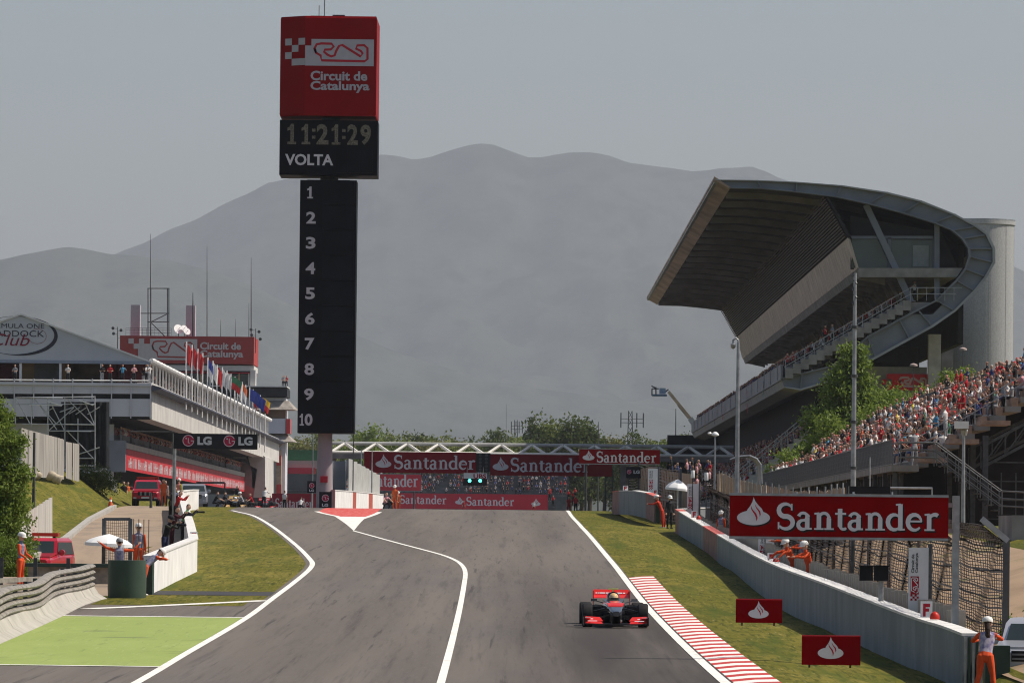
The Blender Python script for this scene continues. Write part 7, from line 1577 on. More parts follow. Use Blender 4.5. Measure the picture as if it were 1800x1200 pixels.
def body(pose, voxel, fem=False, fingers=False, height=1.75):
    """pose keys: pz pelvis height, lean (spine dir), aL/aR (upper, fore dirs), lL/lR (thigh, shin dirs), head dir. Faces -Y. returns (mesh, label per polygon)"""
    s = height/1.75; mb = MB(); labs = []           # labs: (label, p0, p1, r)
    pel = Vector((0, 0, pose.get('pz', 0.95)))*s; sp = dirv(pose.get('lean', (0, 0, 1)))
    side = Vector((1, 0, 0)); 
    ch = pel + sp*0.33*s; nk = pel + sp*0.53*s
    cone_limb(mb, [pel - sp*0.06*s, pel + sp*0.1*s, ch - sp*0.02*s, ch + sp*0.12*s, nk - sp*0.02*s], [0.165*s, 0.15*s, 0.175*s, 0.185*s, 0.1*s], 0.62); labs.append(('shirt', pel + sp*0.08*s, nk - sp*0.03*s, 0.15*s)); labs.append(('legs', pel - sp*0.08*s, pel + sp*0.0*s, 0.15*s))
    hd = dirv(pose.get('head', (0, -0.1, 1))); hb = nk + hd*0.07*s; hc = nk + hd*0.19*s
    cone_limb(mb, [nk - sp*0.04*s, hb], [0.062*s, 0.056*s]); labs.append(('skin', nk, hb, 0.055*s))
    cone_limb(mb, [hb + hd*0.02*s, hc - hd*0.02*s, hc + hd*0.05*s], [0.068*s, 0.088*s, 0.086*s], 1.15); labs.append(('skin', hb, hc + hd*0.02*s, 0.085*s))
    fw = Vector((0, -1, 0)); fw = dirv(Matrix.Rotation(pose.get('turn', 0), 3, 'Z') @ fw); fw = (fw - hd*fw.dot(hd)).normalized()
    cone_limb(mb, [hc + fw*0.085*s - hd*0.0*s, hc + fw*0.115*s - hd*0.03*s], [0.012*s, 0.018*s]); 
    rt = fw.cross(hd)
    for e in (-1, 1): cone_limb(mb, [hc + rt*e*0.085*s + hd*0.01*s, hc + rt*e*0.1*s - hd*0.025*s], [0.02*s, 0.017*s])
    hl = pose.get('hair', 0.0)
    cone_limb(mb, [hc + hd*0.035*s - fw*0.01*s, hc + hd*0.06*s - fw*0.02*s], [0.094*s, 0.09*s], 1.1); labs.append(('hair', hc + hd*0.06*s - fw*0.02*s, hc + hd*0.1*s - fw*0.02*s, 0.07*s)); labs.append(('hair', hc - fw*0.07*s, hc - fw*0.07*s + hd*0.05*s, 0.05*s))
    if hl: cone_limb(mb, [hc - fw*0.08*s, hc - fw*0.11*s - hd*hl*0.5, hc - fw*0.12*s - hd*hl], [0.07*s, 0.07*s, 0.035*s], 0.7); labs.append(('hair', hc - fw*0.1*s, hc - fw*0.13*s - hd*hl, 0.09*s))
    for k_, e in (('aR', -1), ('aL', 1)):
        up, fo = pose.get(k_, ((e*0.15, 0, -1), (e*0.05, -0.15, -1))); sh = nk - sp*0.07*s + side*e*0.185*s; el = sh + dirv(up)*0.29*s; wr = el + dirv(fo)*0.26*s
        cone_limb(mb, [nk - sp*0.05*s + side*e*0.08*s, sh, sh.lerp(el, 0.5), el, el.lerp(wr, 0.4), wr], [0.06*s, 0.062*s, 0.052*s, 0.044*s, 0.043*s, 0.031*s])
        labs.append(('sleeve', nk - sp*0.06*s + side*e*0.1*s, sh.lerp(el, 0.6), 0.06*s)); labs.append(('fore', el, wr, 0.04*s))
        hn = dirv(fo); palm = wr + hn*0.09*s; ref = Vector((0, 0, 1)) if abs(hn.z) < 0.7 else Vector((0, -1, 0)); wd = hn.cross(ref).normalized(); cur = hn.cross(wd)*(1 if ref.z else -1)
        cone_limb(mb, [wr, palm - hn*0.02*s], [0.03*s, 0.042*s], 0.55); labs.append(('skin', wr + hn*0.03*s, palm + hn*0.08*s, 0.04*s))
        if fingers:
            for f, ln in ((-1.5, 0.06), (-0.5, 0.075), (0.5, 0.08), (1.5, 0.07)):
                b0_ = palm + wd*f*0.021*s - hn*0.01*s; m_ = b0_ + hn*ln*0.55*s; cone_limb(mb, [b0_, m_, m_ + (hn*0.7 - Vector((0, 0, 0.7))).normalized()*ln*0.5*s], [0.0105*s, 0.01*s, 0.009*s], 1.0, 6)
            th = wr + hn*0.03*s - wd*0.04*s*e; cone_limb(mb, [th, th + (hn*0.7 - wd*e*0.7).normalized()*0.05*s, th + (hn*0.9 - wd*e*0.3).normalized()*0.085*s], [0.013*s, 0.012*s, 0.01*s], 1.0, 6)
        else: cone_limb(mb, [palm - hn*0.02*s, palm + hn*0.05*s], [0.04*s, 0.028*s], 0.6)
    for k_, e in (('lR', -1), ('lL', 1)):
        th, sn = pose.get(k_, ((e*0.06, 0, -1), (e*0.02, 0.03, -1))); hp = pel + side*e*0.09*s - sp*0.03*s; kn = hp + dirv(th)*0.43*s; an = kn + dirv(sn)*0.42*s
        cone_limb(mb, [hp, hp.lerp(kn, 0.4), kn, kn.lerp(an, 0.35), an], [0.098*s, 0.09*s, 0.064*s, 0.066*s, 0.042*s]); labs.append(('legs', hp, kn, 0.08*s)); labs.append(('shin', kn, an, 0.055*s))
        ft = Vector((e*0.1, -1, 0)) if sn[2] < -0.4 else Vector((0, -0.6, 0.6)); ft = dirv(pose.get('foot', ft)); cone_limb(mb, [an - ft*0.05*s - Vector((0, 0, 0.045*s)), an + ft*0.07*s - Vector((0, 0, 0.05*s)), an + ft*0.16*s - Vector((0, 0, 0.06*s))], [0.045*s, 0.046*s, 0.035*s]); labs.append(('shoe', an - ft*0.04*s - Vector((0, 0, 0.07*s)), an + ft*0.16*s - Vector((0, 0, 0.06*s)), 0.045*s))
    me = mb.mesh('raw', M_white); o = bpy.data.objects.new('raw', me); COL.objects.link(o)
    md = o.modifiers.new('r', 'REMESH'); md.mode = 'VOXEL'; md.voxel_size = voxel*s; md.use_smooth_shade = True
    ev = o.evaluated_get(bpy.context.evaluated_depsgraph_get()); out = bpy.data.meshes.new_from_object(ev)
    bpy.data.objects.remove(o); bpy.data.meshes.remove(me)
    n = len(out.polygons); cen = np.empty(n*3); out.polygons.foreach_get('center', cen); cen = cen.reshape(n, 3)
    best = np.full(n, 1e9); idx = np.zeros(n, int)
    for i, (lb, a, b, r) in enumerate(labs):
        a_, d_ = np.array(a), np.array(b - a); L2 = max(1e-9, float(d_ @ d_)); t = np.clip(((cen - a_) @ d_)/L2, 0, 1); ds = np.linalg.norm(cen - (a_ + t[:, None]*d_), axis=1) - r
        w = ds < best; best[w] = ds[w]; idx[w] = i
    names = [labs[i][0] for i in idx]
    info = dict(hc=hc, hd=hd, fw=fw, rt=rt, s=s, nk=nk, pel=pel, sp=sp)
    return out, names, info
M_skin = [mat('skin_a', (0.5, 0.3, 0.21), 0.6, 0.06, 5.0), mat('skin_b', (0.38, 0.21, 0.14), 0.6, 0.06, 5.0)]
M_hair = [mat('hair_brown', (0.035, 0.02, 0.014), 0.6, 0.2, 9.0), mat('hair_black', (0.01, 0.009, 0.009), 0.6, 0.2, 9.0), mat('hair_fair', (0.22, 0.14, 0.07), 0.6, 0.2, 9.0), mat('hair_grey', (0.35, 0.34, 0.33), 0.7, 0.1, 9.0)]
def paint(me, names, table):
    """table: label -> material"""
    order = []
    for v in table.values():
        if v not in order: order.append(v)
    me.materials.clear()
    for m in order: me.materials.append(m)
    me.polygons.foreach_set('material_index', [order.index(table[n]) for n in names]); me.update()
M_orange = mat('overall_orange', (0.62, 0.075, 0.018), 0.75, 0.12, 6.0)
M_vest = mat('vest_grey', (0.42, 0.4, 0.44), 0.8, 0.3, 14.0, col2=(0.12, 0.13, 0.25))
M_vest2 = mat('vest_white', (0.62, 0.55, 0.6), 0.8, 0.25, 10.0, col2=(0.14, 0.13, 0.26))
M_shoe = mat('shoe_dark', (0.03, 0.03, 0.03), 0.6, 0.1)
M_wshoe = mat('shoe_pale', (0.6, 0.55, 0.5), 0.7, 0.1)
M_helmet = mat('hard_hat', (0.72, 0.7, 0.66), 0.4, 0.06, 4.0)
M_eye = mat('eye_dark', (0.02, 0.015, 0.012), 0.3, 0.0)
def person(loc, rz, pose, label, table, helmet=None, voxel=0.016, height=1.75, extra=None, group=None, cap=None):
    me, names, inf = body(pose, voxel, fingers=True, height=height)
    full = dict(skin=M_skin[0], hair=M_hair[0], shoe=M_shoe); full.update(table); full.setdefault('fore', full['sleeve']); full.setdefault('shin', full['legs'])
    paint(me, names, full)
    o = bpy.data.objects.new('person', me); COL.objects.link(o); o.location = loc; o.rotation_euler = (0, 0, rz); tag(o, label, 'person', group)
    hc, hd, fw, rt, s = (inf[k_] for k_ in ('hc', 'hd', 'fw', 'rt', 's'))
    fm = MB()
    for e in (-1, 1): c = hc + fw*0.092*s + rt*e*0.034*s + hd*0.012*s; fm.cbox(c, (0.024*s, 0.012*s, 0.012*s))
    fm.cbox(hc + fw*0.094*s - hd*0.055*s, (0.045*s, 0.01*s, 0.01*s)); fm.build('face', M_eye, o, local=True)
    hm = helmet or cap
    if hm:
        mb = MB(); secs = []
        for r_, z in ((0.122, 0.03), (0.126, 0.06), (0.118, 0.11), (0.09, 0.15), (0.04, 0.172), (0.008, 0.176)): secs.append(_ring(hc + hd*z*s, rt*r_*s, fw*r_*1.14*s, 16))
        mb.loft(secs); h_ = mb.build('helmet' if helmet else 'cap', hm, o, smooth=60, local=True)
        mb = MB(); br = []
        for i in range(9): a = R(-70 + 140*i/8); br.append((hc + hd*0.035*s + rt*math.sin(a)*0.12*s + fw*math.cos(a)*0.14*s, hc + hd*0.015*s + rt*math.sin(a)*0.13*s + fw*math.cos(a)*0.195*s))
        mb.grid([[p for p, _ in br], [q for _, q in br]]); mb.grid([[q - hd*0.008 for _, q in br], [p - hd*0.008 for p, _ in br]]); mb.build('brim', hm, h_, local=True)
    return o
ORANGE = dict(shirt=M_vest, sleeve=M_orange, legs=M_orange, shoe=M_wshoe)
ORV2 = dict(shirt=M_vest2, sleeve=M_orange, legs=M_orange, shoe=M_wshoe, hair=M_hair[0])
ORF = dict(shirt=M_orange, sleeve=M_orange, legs=M_orange, shoe=M_wshoe)
def at(px, py, Z): q = P(px, py, Z); q.z = hgt(q.x, Z); return q
STAND = dict()
LEANW = dict(pz=0.93, lean=(0.0, -0.42, 0.9), aL=((0.25, -0.85, -0.35), (-0.3, -0.9, 0.05)), aR=((-0.25, -0.85, -0.35), (0.3, -0.9, 0.05)), lL=((0.1, 0.12, -1), (0.05, 0.06, -1)), lR=((-0.1, 0.22, -1), (-0.05, 0.1, -1)), head=(0, -0.25, 1))
# near marshal with the long hair, leaning on the wall end
near = dict(LEANW, hair=0.3, aL=((0.45, -0.7, -0.45), (-0.5, -0.8, 0.05)), aR=((-0.5, -0.75, -0.3), (0.25, -0.9, 0.0)), lean=(-0.1, -0.35, 0.93), lR=((-0.18, 0.05, -1), (-0.08, 0.1, -1)), lL=((0.1, 0.05, -1), (0.3, 0.25, -1)))
q = P(1722, 1205, 136.0); person(Vector((q.x + 0.06, 135.2, feet[0].z - 0.06)), R(178), near, 'marshal in orange trousers and pale vest with long dark hair leaning on the wall end', ORV2, M_helmet, 0.013, 1.72)
# four marshals leaning over the wall
def behind_wall(px, Zoff=0.55):
    best = None
    for y in np.arange(142, 320, 0.5):
        x = interp(wx_poly, y) + 0.35 + Zoff; d = abs(900 + x*FPX/y - px)
        if best is None or d < best[0]: best = (d, x, y)
    return Vector((best[1], best[2], hgt(best[1], best[2])))
for px, zo, lab, tb, ps in ((1387, 0.95, 'marshal with visor helmet standing behind another at the wall', dict(ORANGE), dict(LEANW, lean=(0, -0.2, 1))), (1399, 0.5, 'marshal leaning arms over the wall with hands hanging down', dict(ORF), dict(LEANW, lean=(0, -0.5, 0.85), aL=((0.2, -0.95, -0.2), (0, -0.8, -0.6)), aR=((-0.2, -0.95, -0.2), (0, -0.8, -0.6)))), (1417, 0.95, 'marshal half hidden between two colleagues at the wall', dict(ORANGE), dict(LEANW, lean=(0, -0.2, 1))), (1428, 0.55, 'tallest marshal of the wall group resting forearms on the coping', dict(ORF), dict(LEANW, lean=(0, -0.3, 0.95)))):
    q = behind_wall(px, zo); person(q, R(-62), dict(ps), lab, tb, M_helmet, 0.017, 1.72 if zo > 0.6 else 1.78, group='marshals at the long wall')
q = behind_wall(1271, 0.7); person(q, R(-40), dict(STAND, turn=R(20)), 'lone marshal standing behind the red stained wall panel', ORANGE, M_helmet, 0.02, 1.75)
q = at(1163, 905, 342); person(q, R(-100), dict(LEANW), 'marshal in red overalls bending over the far wall end', dict(shirt=mat('overall_red', (0.42, 0.035, 0.015), 0.75, 0.1, 6.0), sleeve=MATS['overall_red'], legs=MATS['overall_red'], shoe=M_wshoe), M_helmet, 0.02, 1.8)
q = at(1135, 880, 366); q.x += 0.8; person(q, R(-60), dict(LEANW), 'marshal in red behind the curved far wall', dict(shirt=MATS['overall_red'], sleeve=MATS['overall_red'], legs=MATS['overall_red']), None, 0.025)
q = at(1177, 895, 338); person(q, R(30), STAND, 'bystander in dark clothes under the far parasol', dict(shirt=mat('cloth_black', (0.02, 0.02, 0.022), 0.8, 0.2), sleeve=MATS['cloth_black'], legs=MATS['cloth_black']), None, 0.025, cap=M_wplast)
# left group
M_cblue = mat('cloth_navy', (0.03, 0.035, 0.08), 0.8, 0.2)
q = G(36, 1034); person(q, R(70), dict(STAND, aL=((0.1, -0.3, -1), (0.0, -0.8, -0.5)), aR=((-0.1, -0.2, -1), (0.1, -0.8, -0.5))), 'marshal in orange standing beside the red pickup', ORANGE, M_helmet, 0.015, 1.78)
q = G(243, 1012); person(q, R(190), dict(STAND), 'marshal in orange and grey vest standing with back turned by the wire gate', ORANGE, M_helmet, 0.015, 1.8)
q = G(206, 1032); person(q + Vector((0, 1.0, 0)), R(180), dict(STAND, pz=0.8, aL=((0.8, -0.2, 0.25), (0.8, -0.2, 0.6)), aR=((-0.85, -0.2, 0.0), (-0.6, -0.2, 0.7)), lL=((0.2, -0.3, -1), (0.05, 0.4, -1)), lR=((-0.2, -0.3, -1), (-0.05, 0.4, -1))), 'marshal with arms spread wide under the parasol', ORANGE, None, 0.016, 1.72, cap=mat('cap_grey', (0.3, 0.3, 0.31), 0.7, 0.1))
q = G(255, 1046); person(q, R(120), dict(LEANW, lean=(0.1, -0.75, 0.62), head=(0, -0.9, 0.6), aL=((0.5, -0.8, -0.2), (-0.8, -0.5, 0.0)), aR=((-0.5, -0.8, -0.2), (0.8, -0.5, 0.0))), 'marshal in orange folded forward over the white wall end', ORANGE, M_helmet, 0.015, 1.75)
PHOTO = dict(pz=0.93, lean=(0, -0.35, 0.93), aL=((0.2, -0.8, -0.3), (-0.4, -0.6, 0.7)), aR=((-0.2, -0.8, -0.3), (0.4, -0.6, 0.7)), head=(0, -0.3, 1))
for (px, py, dz, lab, tb, rz) in ((290, 985, 0, 'photographer in dark jacket and peaked cap crouched at the corner wall', dict(shirt=MATS['cloth_black'], sleeve=mat('cloth_olive', (0.05, 0.05, 0.035), 0.8, 0.2), legs=M_cblue), 60), (302, 962, 0, 'photographer in maroon top and printed blue vest', dict(shirt=mat('cloth_maroon', (0.06, 0.012, 0.018), 0.8, 0.2), sleeve=MATS['cloth_maroon'], legs=MATS['cloth_maroon']), 75), (321, 955, 0, 'photographer in pale blue and green vest holding a camera up', dict(shirt=mat('vest_bluegreen', (0.25, 0.33, 0.38), 0.8, 0.4, 7.0, col2=(0.15, 0.35, 0.06)), sleeve=MATS['cloth_black'], legs=MATS['cloth_black']), 100), (309, 922, 0, 'person in a red jacket bending at the pit exit wall', dict(shirt=mat('cloth_red', (0.4, 0.02, 0.02), 0.8, 0.15), sleeve=MATS['cloth_red'], legs=MATS['cloth_black']), 80), (300, 910, 0, 'person in dark clothing with white shoulders at the pit exit wall', dict(shirt=MATS['cloth_black'], sleeve=M_vest, legs=MATS['cloth_black']), 70)):
    q = G(px, py); o = person(q, R(rz), PHOTO, lab, tb, None, 0.018, 1.76, cap=(MATS['cloth_black'] if px == 290 else None), group='photographers at the pit exit wall')
    if px in (321, 290, 302):
        mb = MB(); c = Vector((0, -0.62, 1.4)); mb.cbox(c, (0.14, 0.08, 0.1)); mb.lathe([(0.045, -0.3), (0.05, -0.25), (0.035, 0)], c + Vector((0, -0.04, 0)), 12, 'Y'); cm_ = solo(mb, 'camera', M_black, Vector((0, 0, 0)), 'black camera held by the ' + ('vest wearing' if px == 321 else ('maroon' if px == 302 else 'crouching')) + ' photographer', 'camera'); cm_.location = q; cm_.rotation_euler = (0, 0, R(rz))
q = G(314, 905); q = Vector((P(314, 880, 392).x, 392, base(392))); person(q, R(150), dict(STAND), 'marshal in white hard hat and yellow top by the pit exit wall', dict(shirt=mat('cloth_redwhite', (0.5, 0.2, 0.18), 0.8, 0.3, 8.0), sleeve=mat('cloth_yellowgreen', (0.45, 0.42, 0.06), 0.8, 0.1), legs=MATS['cloth_black']), M_helmet, 0.02)
# pit lane people
cl = [('white', (0.6, 0.58, 0.56)), ('black', (0.02, 0.02, 0.022)), ('red', (0.36, 0.016, 0.02)), ('orange', (0.55, 0.1, 0.03)), ('grey', (0.25, 0.25, 0.26)), ('blue', (0.035, 0.05, 0.14)), ('yellow', (0.6, 0.5, 0.08)), ('sky blue', (0.06, 0.25, 0.42)), ('green', (0.05, 0.18, 0.1)), ('pink', (0.5, 0.25, 0.27))]
CL = {n: mat('wear_' + n.replace(' ', '_'), c, 0.85, 0.15, 5.0) for n, c in cl}
CROUCH = dict(pz=0.48, lean=(0, -0.5, 0.85), aL=((0.2, -0.7, -0.5), (0, -0.9, -0.4)), aR=((-0.2, -0.7, -0.5), (0, -0.9, -0.4)), lL=((0.25, -0.9, 0.1), (0.05, 0.35, -0.95)), lR=((-0.25, -0.9, -0.2), (-0.05, 0.6, -0.8)))
for (px, Z, ps, rz, sh, lg, lab) in ((376, 466, CROUCH, 80, 'black', 'black', 'mechanic in black crouching beside the gold car wheel'), (389, 468, CROUCH, 100, 'black', 'black', 'second crouching mechanic in black at the gold car'), (428, 468, CROUCH, -80, 'grey', 'black', 'mechanic in grey with white helmet crouching at the gold car'), (417, 476, STAND, 0, 'black', 'black', 'mechanic in black standing behind the gold car'), (464, 480, LEANW, 160, 'white', 'black', 'crew member in white shirt with back turned in the pit lane'), (445, 486, CROUCH, -60, 'red', 'black', 'crew member in red crouching near a tyre'), (500, 560, STAND, 150, 'white', 'black', 'mechanic in white shirt standing before the low red board'), (528, 570, CROUCH, 170, 'white', 'black', 'mechanic in white shirt stooping before the low red board'), (467, 820, STAND, 20, 'yellow', 'grey', 'person in yellow by the control building wall'), (475, 815, STAND, -20, 'black', 'black', 'person in black by the control building wall'), (481, 812, STAND, 10, 'black', 'grey', 'person in black and grey beside the tan wall'), (217, 432, STAND, 10, 'black', 'black', 'bystander in black near the garages beside the red pickup'), (224, 440, STAND, 40, 'orange', 'black', 'person in orange vest leaning at the garage'), (240, 430, STAND, -30, 'black', 'grey', 'bystander in black shorts next to the red pickup'), (290, 418, STAND, 20, 'grey', 'black', 'bystander in grey behind the gate posts'), (287, 400, STAND, 10, 'orange', 'orange', 'marshal in orange overalls standing by the gate posts'), (684, 456, CROUCH, 40, 'black', 'black', 'photographer in black squatting at the end of the pit wall'), (676, 448, CROUCH, 30, 'pink', 'black', 'photographer with pink cap squatting at the pit wall'), (694, 452, STAND, -20, 'orange', 'orange', 'marshal in orange standing by the pit wall end'), (700, 560, STAND, 0, 'orange', 'orange', 'marshal in orange helmet looking over the pit wall'), (1000, 640, STAND, 10, 'red', 'red', 'person in red standing beside the far barrier'), (1012, 600, STAND, -10, 'red', 'black', 'person in red and black near the far barrier'), (815, 980, STAND, 0, 'red', 'red', 'distant person in red before the long banner'), (938, 985, STAND, 0, 'white', 'red', 'distant person in white before the long banner')):
    x = P(px, 890, Z).x; person(Vector((x, Z, base(Z) if x < 3 else hgt(x, Z))), R(rz), dict(ps), lab, dict(shirt=CL[sh], sleeve=CL[sh] if sh != 'white' else CL['white'], legs=CL[lg], fore=M_skin[0]), None, 0.03, 1.75, cap=(M_helmet if ('helmet' in lab or px in (694,)) else None))
# ------------------------------------------------------------------ spectators
SIT = [dict(pz=0.5, lean=(0, 0.05, 1), lL=((0.15, -1, 0), (0, -0.1, -1)), lR=((-0.15, -1, 0), (0, -0.1, -1)), aL=((0.15, -0.4, -0.9), (-0.2, -0.9, -0.1)), aR=((-0.15, -0.4, -0.9), (0.2, -0.9, -0.1))),
       dict(pz=0.5, lean=(0, -0.35, 0.93), lL=((0.2, -1, 0), (0, 0.1, -1)), lR=((-0.2, -1, 0), (0, 0.1, -1)), aL=((0.2, -0.6, -0.7), (-0.3, -0.7, 0.6)), aR=((-0.2, -0.6, -0.7), (0.3, -0.7, 0.6))),
       dict(pz=0.5, lean=(0.1, 0.0, 1), turn=R(35), lL=((0.15, -1, 0), (0, -0.2, -1)), lR=((-0.15, -1, 0), (0.2, -0.1, -1)), aL=((0.4, -0.4, -0.8), (-0.2, -0.5, 0.9)), aR=((-0.3, 0.1, -1), (0.1, -0.9, -0.2))),
       dict(pz=0.95, lean=(0, -0.05, 1), aL=((0.3, -0.3, -0.9), (-0.6, -0.7, 0.1)), aR=((-0.3, -0.3, -0.9), (0.6, -0.7, 0.1))),
       dict(pz=0.95, lean=(0, 0.0, 1), aL=((0.5, -0.3, -0.6), (-0.5, -0.5, 0.9)), aR=((-0.5, -0.3, -0.6), (0.5, -0.5, 0.9)))]
SITN = ['sitting upright', 'leaning forward', 'turned aside', 'standing arms folded', 'standing hands raised']
PROT = [body(p, 0.036) for p in SIT]
LOW = [body(p, 0.075) for p in SIT]
HAT = [('a red cap', mat('cap_red', (0.5, 0.015, 0.02), 0.7, 0.1)), ('a white cap', M_wplast), ('dark hair', M_hair[1]), ('brown hair', M_hair[0]), ('fair hair', M_hair[2]), ('a sky blue cap', CL['sky blue'])]
HATW = [34, 12, 22, 18, 10, 4]
TOPS = [('white', 19), ('red', 17), ('black', 40), ('grey', 12), ('blue', 7), ('sky blue', 3), ('orange', 1), ('pink', 4), ('green', 2), ('yellow', 1)]
LEGS = ['black', 'black', 'grey', 'blue']
rng = random.Random(21)
_cache = {}
def spectator_mesh(k_, top, hat, leg, low=False):
    key = (k_, top, hat, leg, low)
    if key in _cache: return _cache[key]
    me, names, inf = (LOW if low else PROT)[k_]; me = me.copy()
    hm = HAT[hat][1]; sk = M_skin[(hat + k_) % 2]
    paint(me, names, dict(shirt=CL[top], sleeve=CL[top], fore=sk, skin=sk, hair=hm, legs=CL[leg], shin=sk if leg == 'blue' else CL[leg], shoe=M_wshoe)); _cache[key] = me; return me
def pick(): return (rng.choices(range(5), [40, 24, 24, 6, 6])[0], rng.choices([t for t, _ in TOPS], [w for _, w in TOPS])[0], rng.choices(range(6), HATW)[0], rng.choice(LEGS))
seats = []
for r in range(NR1 + NR2):
    x, z = seat_xz(r); y = SY0 + 5.0 + rng.random()
    while y < SY1 - 0.5:
        px = 900 + (x + 0.5)*FPX/y
        if px < 1815 and rng.random() < (0.66 if r < NR1 else 0.3) * (1.0 if y > SY0 + 16 else 0.72): seats.append((y, x, z, r))
        y += 0.56 + rng.random()*0.12
seats.sort()
crowd = {}; nind = 0
def add_spectator(loc, rz, sel, label, group, sc=1.0):
    o = bpy.data.objects.new('spectator', spectator_mesh(*sel)); COL.objects.link(o); o.location = loc; o.rotation_euler = (0, 0, rz); o.scale = (sc, sc, sc); tag(o, label, 'spectator', group); return o
stuff_sets = {}
def add_stuff(key, loc, rz, sel, sc=1.0): stuff_sets.setdefault(key, []).append((loc, rz, sel, sc))
LIM = 240
vis = [s for s in seats]
# seats hidden behind the people in front still count; the nearest ones that show are individuals
for i, (y, x, z, r) in enumerate(vis):
    sel = pick(); k_ = sel[0]; rz = R(-90 + rng.uniform(-25, 25)); sc = rng.uniform(0.92, 1.06)
    loc = Vector((x + 0.42, y, z)) if k_ < 3 else Vector((x + 0.18, y, z))
    if i < LIM: add_spectator(loc, rz, sel, 'spectator in %s with %s, %s on the open stand' % (sel[1], HAT[sel[2]][0], SITN[k_]), 'spectators on the open stand', sc)
    else: add_stuff('crowd_open', loc, rz, sel, sc)
# people standing at the rails
for (px, py, Z, sel, rz, lab) in ((1607, 811, 296, (3, 'grey', 4, 'grey'), -150, 'grey haired spectator in pale shirt standing at the walkway end'), (1657, 808, 297, (4, 'white', 3, 'black'), -160, 'spectator in white shirt and dark shorts standing on the walkway'), (1651, 700, 330, (4, 'pink', 3, 'blue'), -120, 'spectator in pink shirt leaning on the upper rail')):
    x = P(px, py, Z).x; zz = WALKZ if Z < 300 else WALKZ + NR1*RISE + 0.25
    if Z > 300: x = MIDX + 0.4; Z = x*FPX/(px - 900)
    add_spectator(Vector((x, Z, zz)), R(rz), sel, lab, 'spectators on the open stand')
y = SY0 + 12
while y < SY1 - 2:
    if rng.random() < 0.5: add_stuff('crowd_open', Vector((ST_X0 - 0.9 + rng.random()*0.5, y, WALKZ)), R(-90 + rng.uniform(-30, 30)), (rng.choice((3, 4)), rng.choice(('white', 'red', 'black', 'grey')), rng.choice((0, 1, 2, 3)), 'blue'))
    y += 1.1
# roofed stand: balcony edge, stair, lower tier
y = Z0 + 4
while y < Z1 - 2:
    add_stuff('crowd_roofed', Vector((gp(1378, 650).x + 0.35 + rng.random()*0.4, y, gp(1378, 657).z)), R(-90 + rng.uniform(-20, 20)), (rng.choice((3, 4)), rng.choice(('black', 'black', 'grey', 'red', 'blue')), rng.choice((0, 2, 3, 3)), 'black')); y += 0.75 + rng.random()*0.5
for i in range(lt):
    x = 19.7 + i*0.56; zt = P(900, 950, Z0).z + 4.3 + i*0.47; y = Z0 + 10
    while y < Z1 - 5:
        if rng.random() < 0.55: add_stuff('crowd_roofed', Vector((x + 0.4, y, zt - 0.3)), R(-90 + rng.uniform(-20, 20)), (rng.choice((0, 1, 2)), rng.choice(('black', 'grey', 'red', 'white', 'pink')), rng.choice((0, 2, 3)), 'black'))
        y += 0.9 if i < 3 else 2.2
for i in range(rows if isinstance(rows, int) else 14):
    yy = Z0 + 6
    while yy < Z0 + 120:
        if rng.random() < 0.35: a = gp(lerp(1383, 1598, (i + 0.4)/14), lerp(652, 531, (i + 1)/14)); add_stuff('crowd_roofed', Vector((a.x + 0.3, yy, a.z - 0.1)), R(-90), (rng.choice((0, 1)), rng.choice(('black', 'grey', 'red', 'white')), rng.choice((0, 2, 3)), 'black'))
        yy += 1.6
for (px, py, sel, lab) in ((1610, 528, (4, 'white', 3, 'black'), 'spectator in white shirt on the landing of the roofed stand'), (1453, 606, (4, 'red', 2, 'black'), 'spectator in red on the stair edge of the roofed stand'), (1466, 604, (3, 'grey', 3, 'black'), 'spectator in grey on the stair edge of the roofed stand'), (1396, 652, (3, 'red', 3, 'black'), 'spectator in red at the balcony corner of the roofed stand'), (1386, 655, (4, 'red', 0, 'black'), 'spectator in red cap at the balcony corner of the roofed stand')):
    q = gp(px, py, Z0 + 2.0); add_spectator(q, R(-60), sel, lab, 'spectators on the roofed stand')
# pit building: gallery crowd and terrace guests
y = A0 + 3
while y < A1 - 45:
    for dx in (0.5, 1.2):
        if rng.random() < 0.8: add_stuff('crowd_pit', Vector((pp(217, 780).x - dx, y + rng.random()*0.4, pp(0, 779).z)), R(90 + rng.uniform(-40, 40)), (rng.choice((3, 4)), rng.choice(('red', 'white', 'white', 'orange', 'pink', 'grey', 'black')), rng.choice((0, 1, 2, 3)), 'grey'))
    y += 0.8
y = A0 + 6
while y < A0 + 260:
    if rng.random() < 0.6: add_stuff('crowd_pit', Vector((XR - 0.9 - rng.random(), y, pp(0, 673).z)), R(90 + rng.uniform(-60, 60)), (rng.choice((3, 4, 3)), rng.choice(('white', 'white', 'pink', 'grey', 'black')), rng.choice((2, 3, 4)), 'grey'))
    y += 1.7
for (px, sel, lab) in ((178, (3, 'black', 4, 'grey'), 'guest in dark jacket behind the pit terrace rail'), (192, (3, 'red', 3, 'black'), 'guest in red top behind the pit terrace rail'), (214, (4, 'sky blue', 3, 'black'), 'guest in pale blue shirt raising hands on the pit terrace'), (234, (3, 'pink', 3, 'black'), 'guest in pink top behind the pit terrace rail'), (256, (3, 'white', 4, 'black'), 'guest in white near the pit terrace corner'), (262, (4, 'white', 3, 'grey'), 'guest in white raising hands at the terrace corner'), (25, (3, 'grey', 3, 'black'), 'guest in grey by the tent post on the pit terrace'), (118, (3, 'white', 3, 'black'), 'guest in white inside the marquee front')):
    q = pp(px, 673, A0 + 1.0); add_spectator(q, R(rng.uniform(-30, 60)), sel, lab, 'guests on the pit terrace')
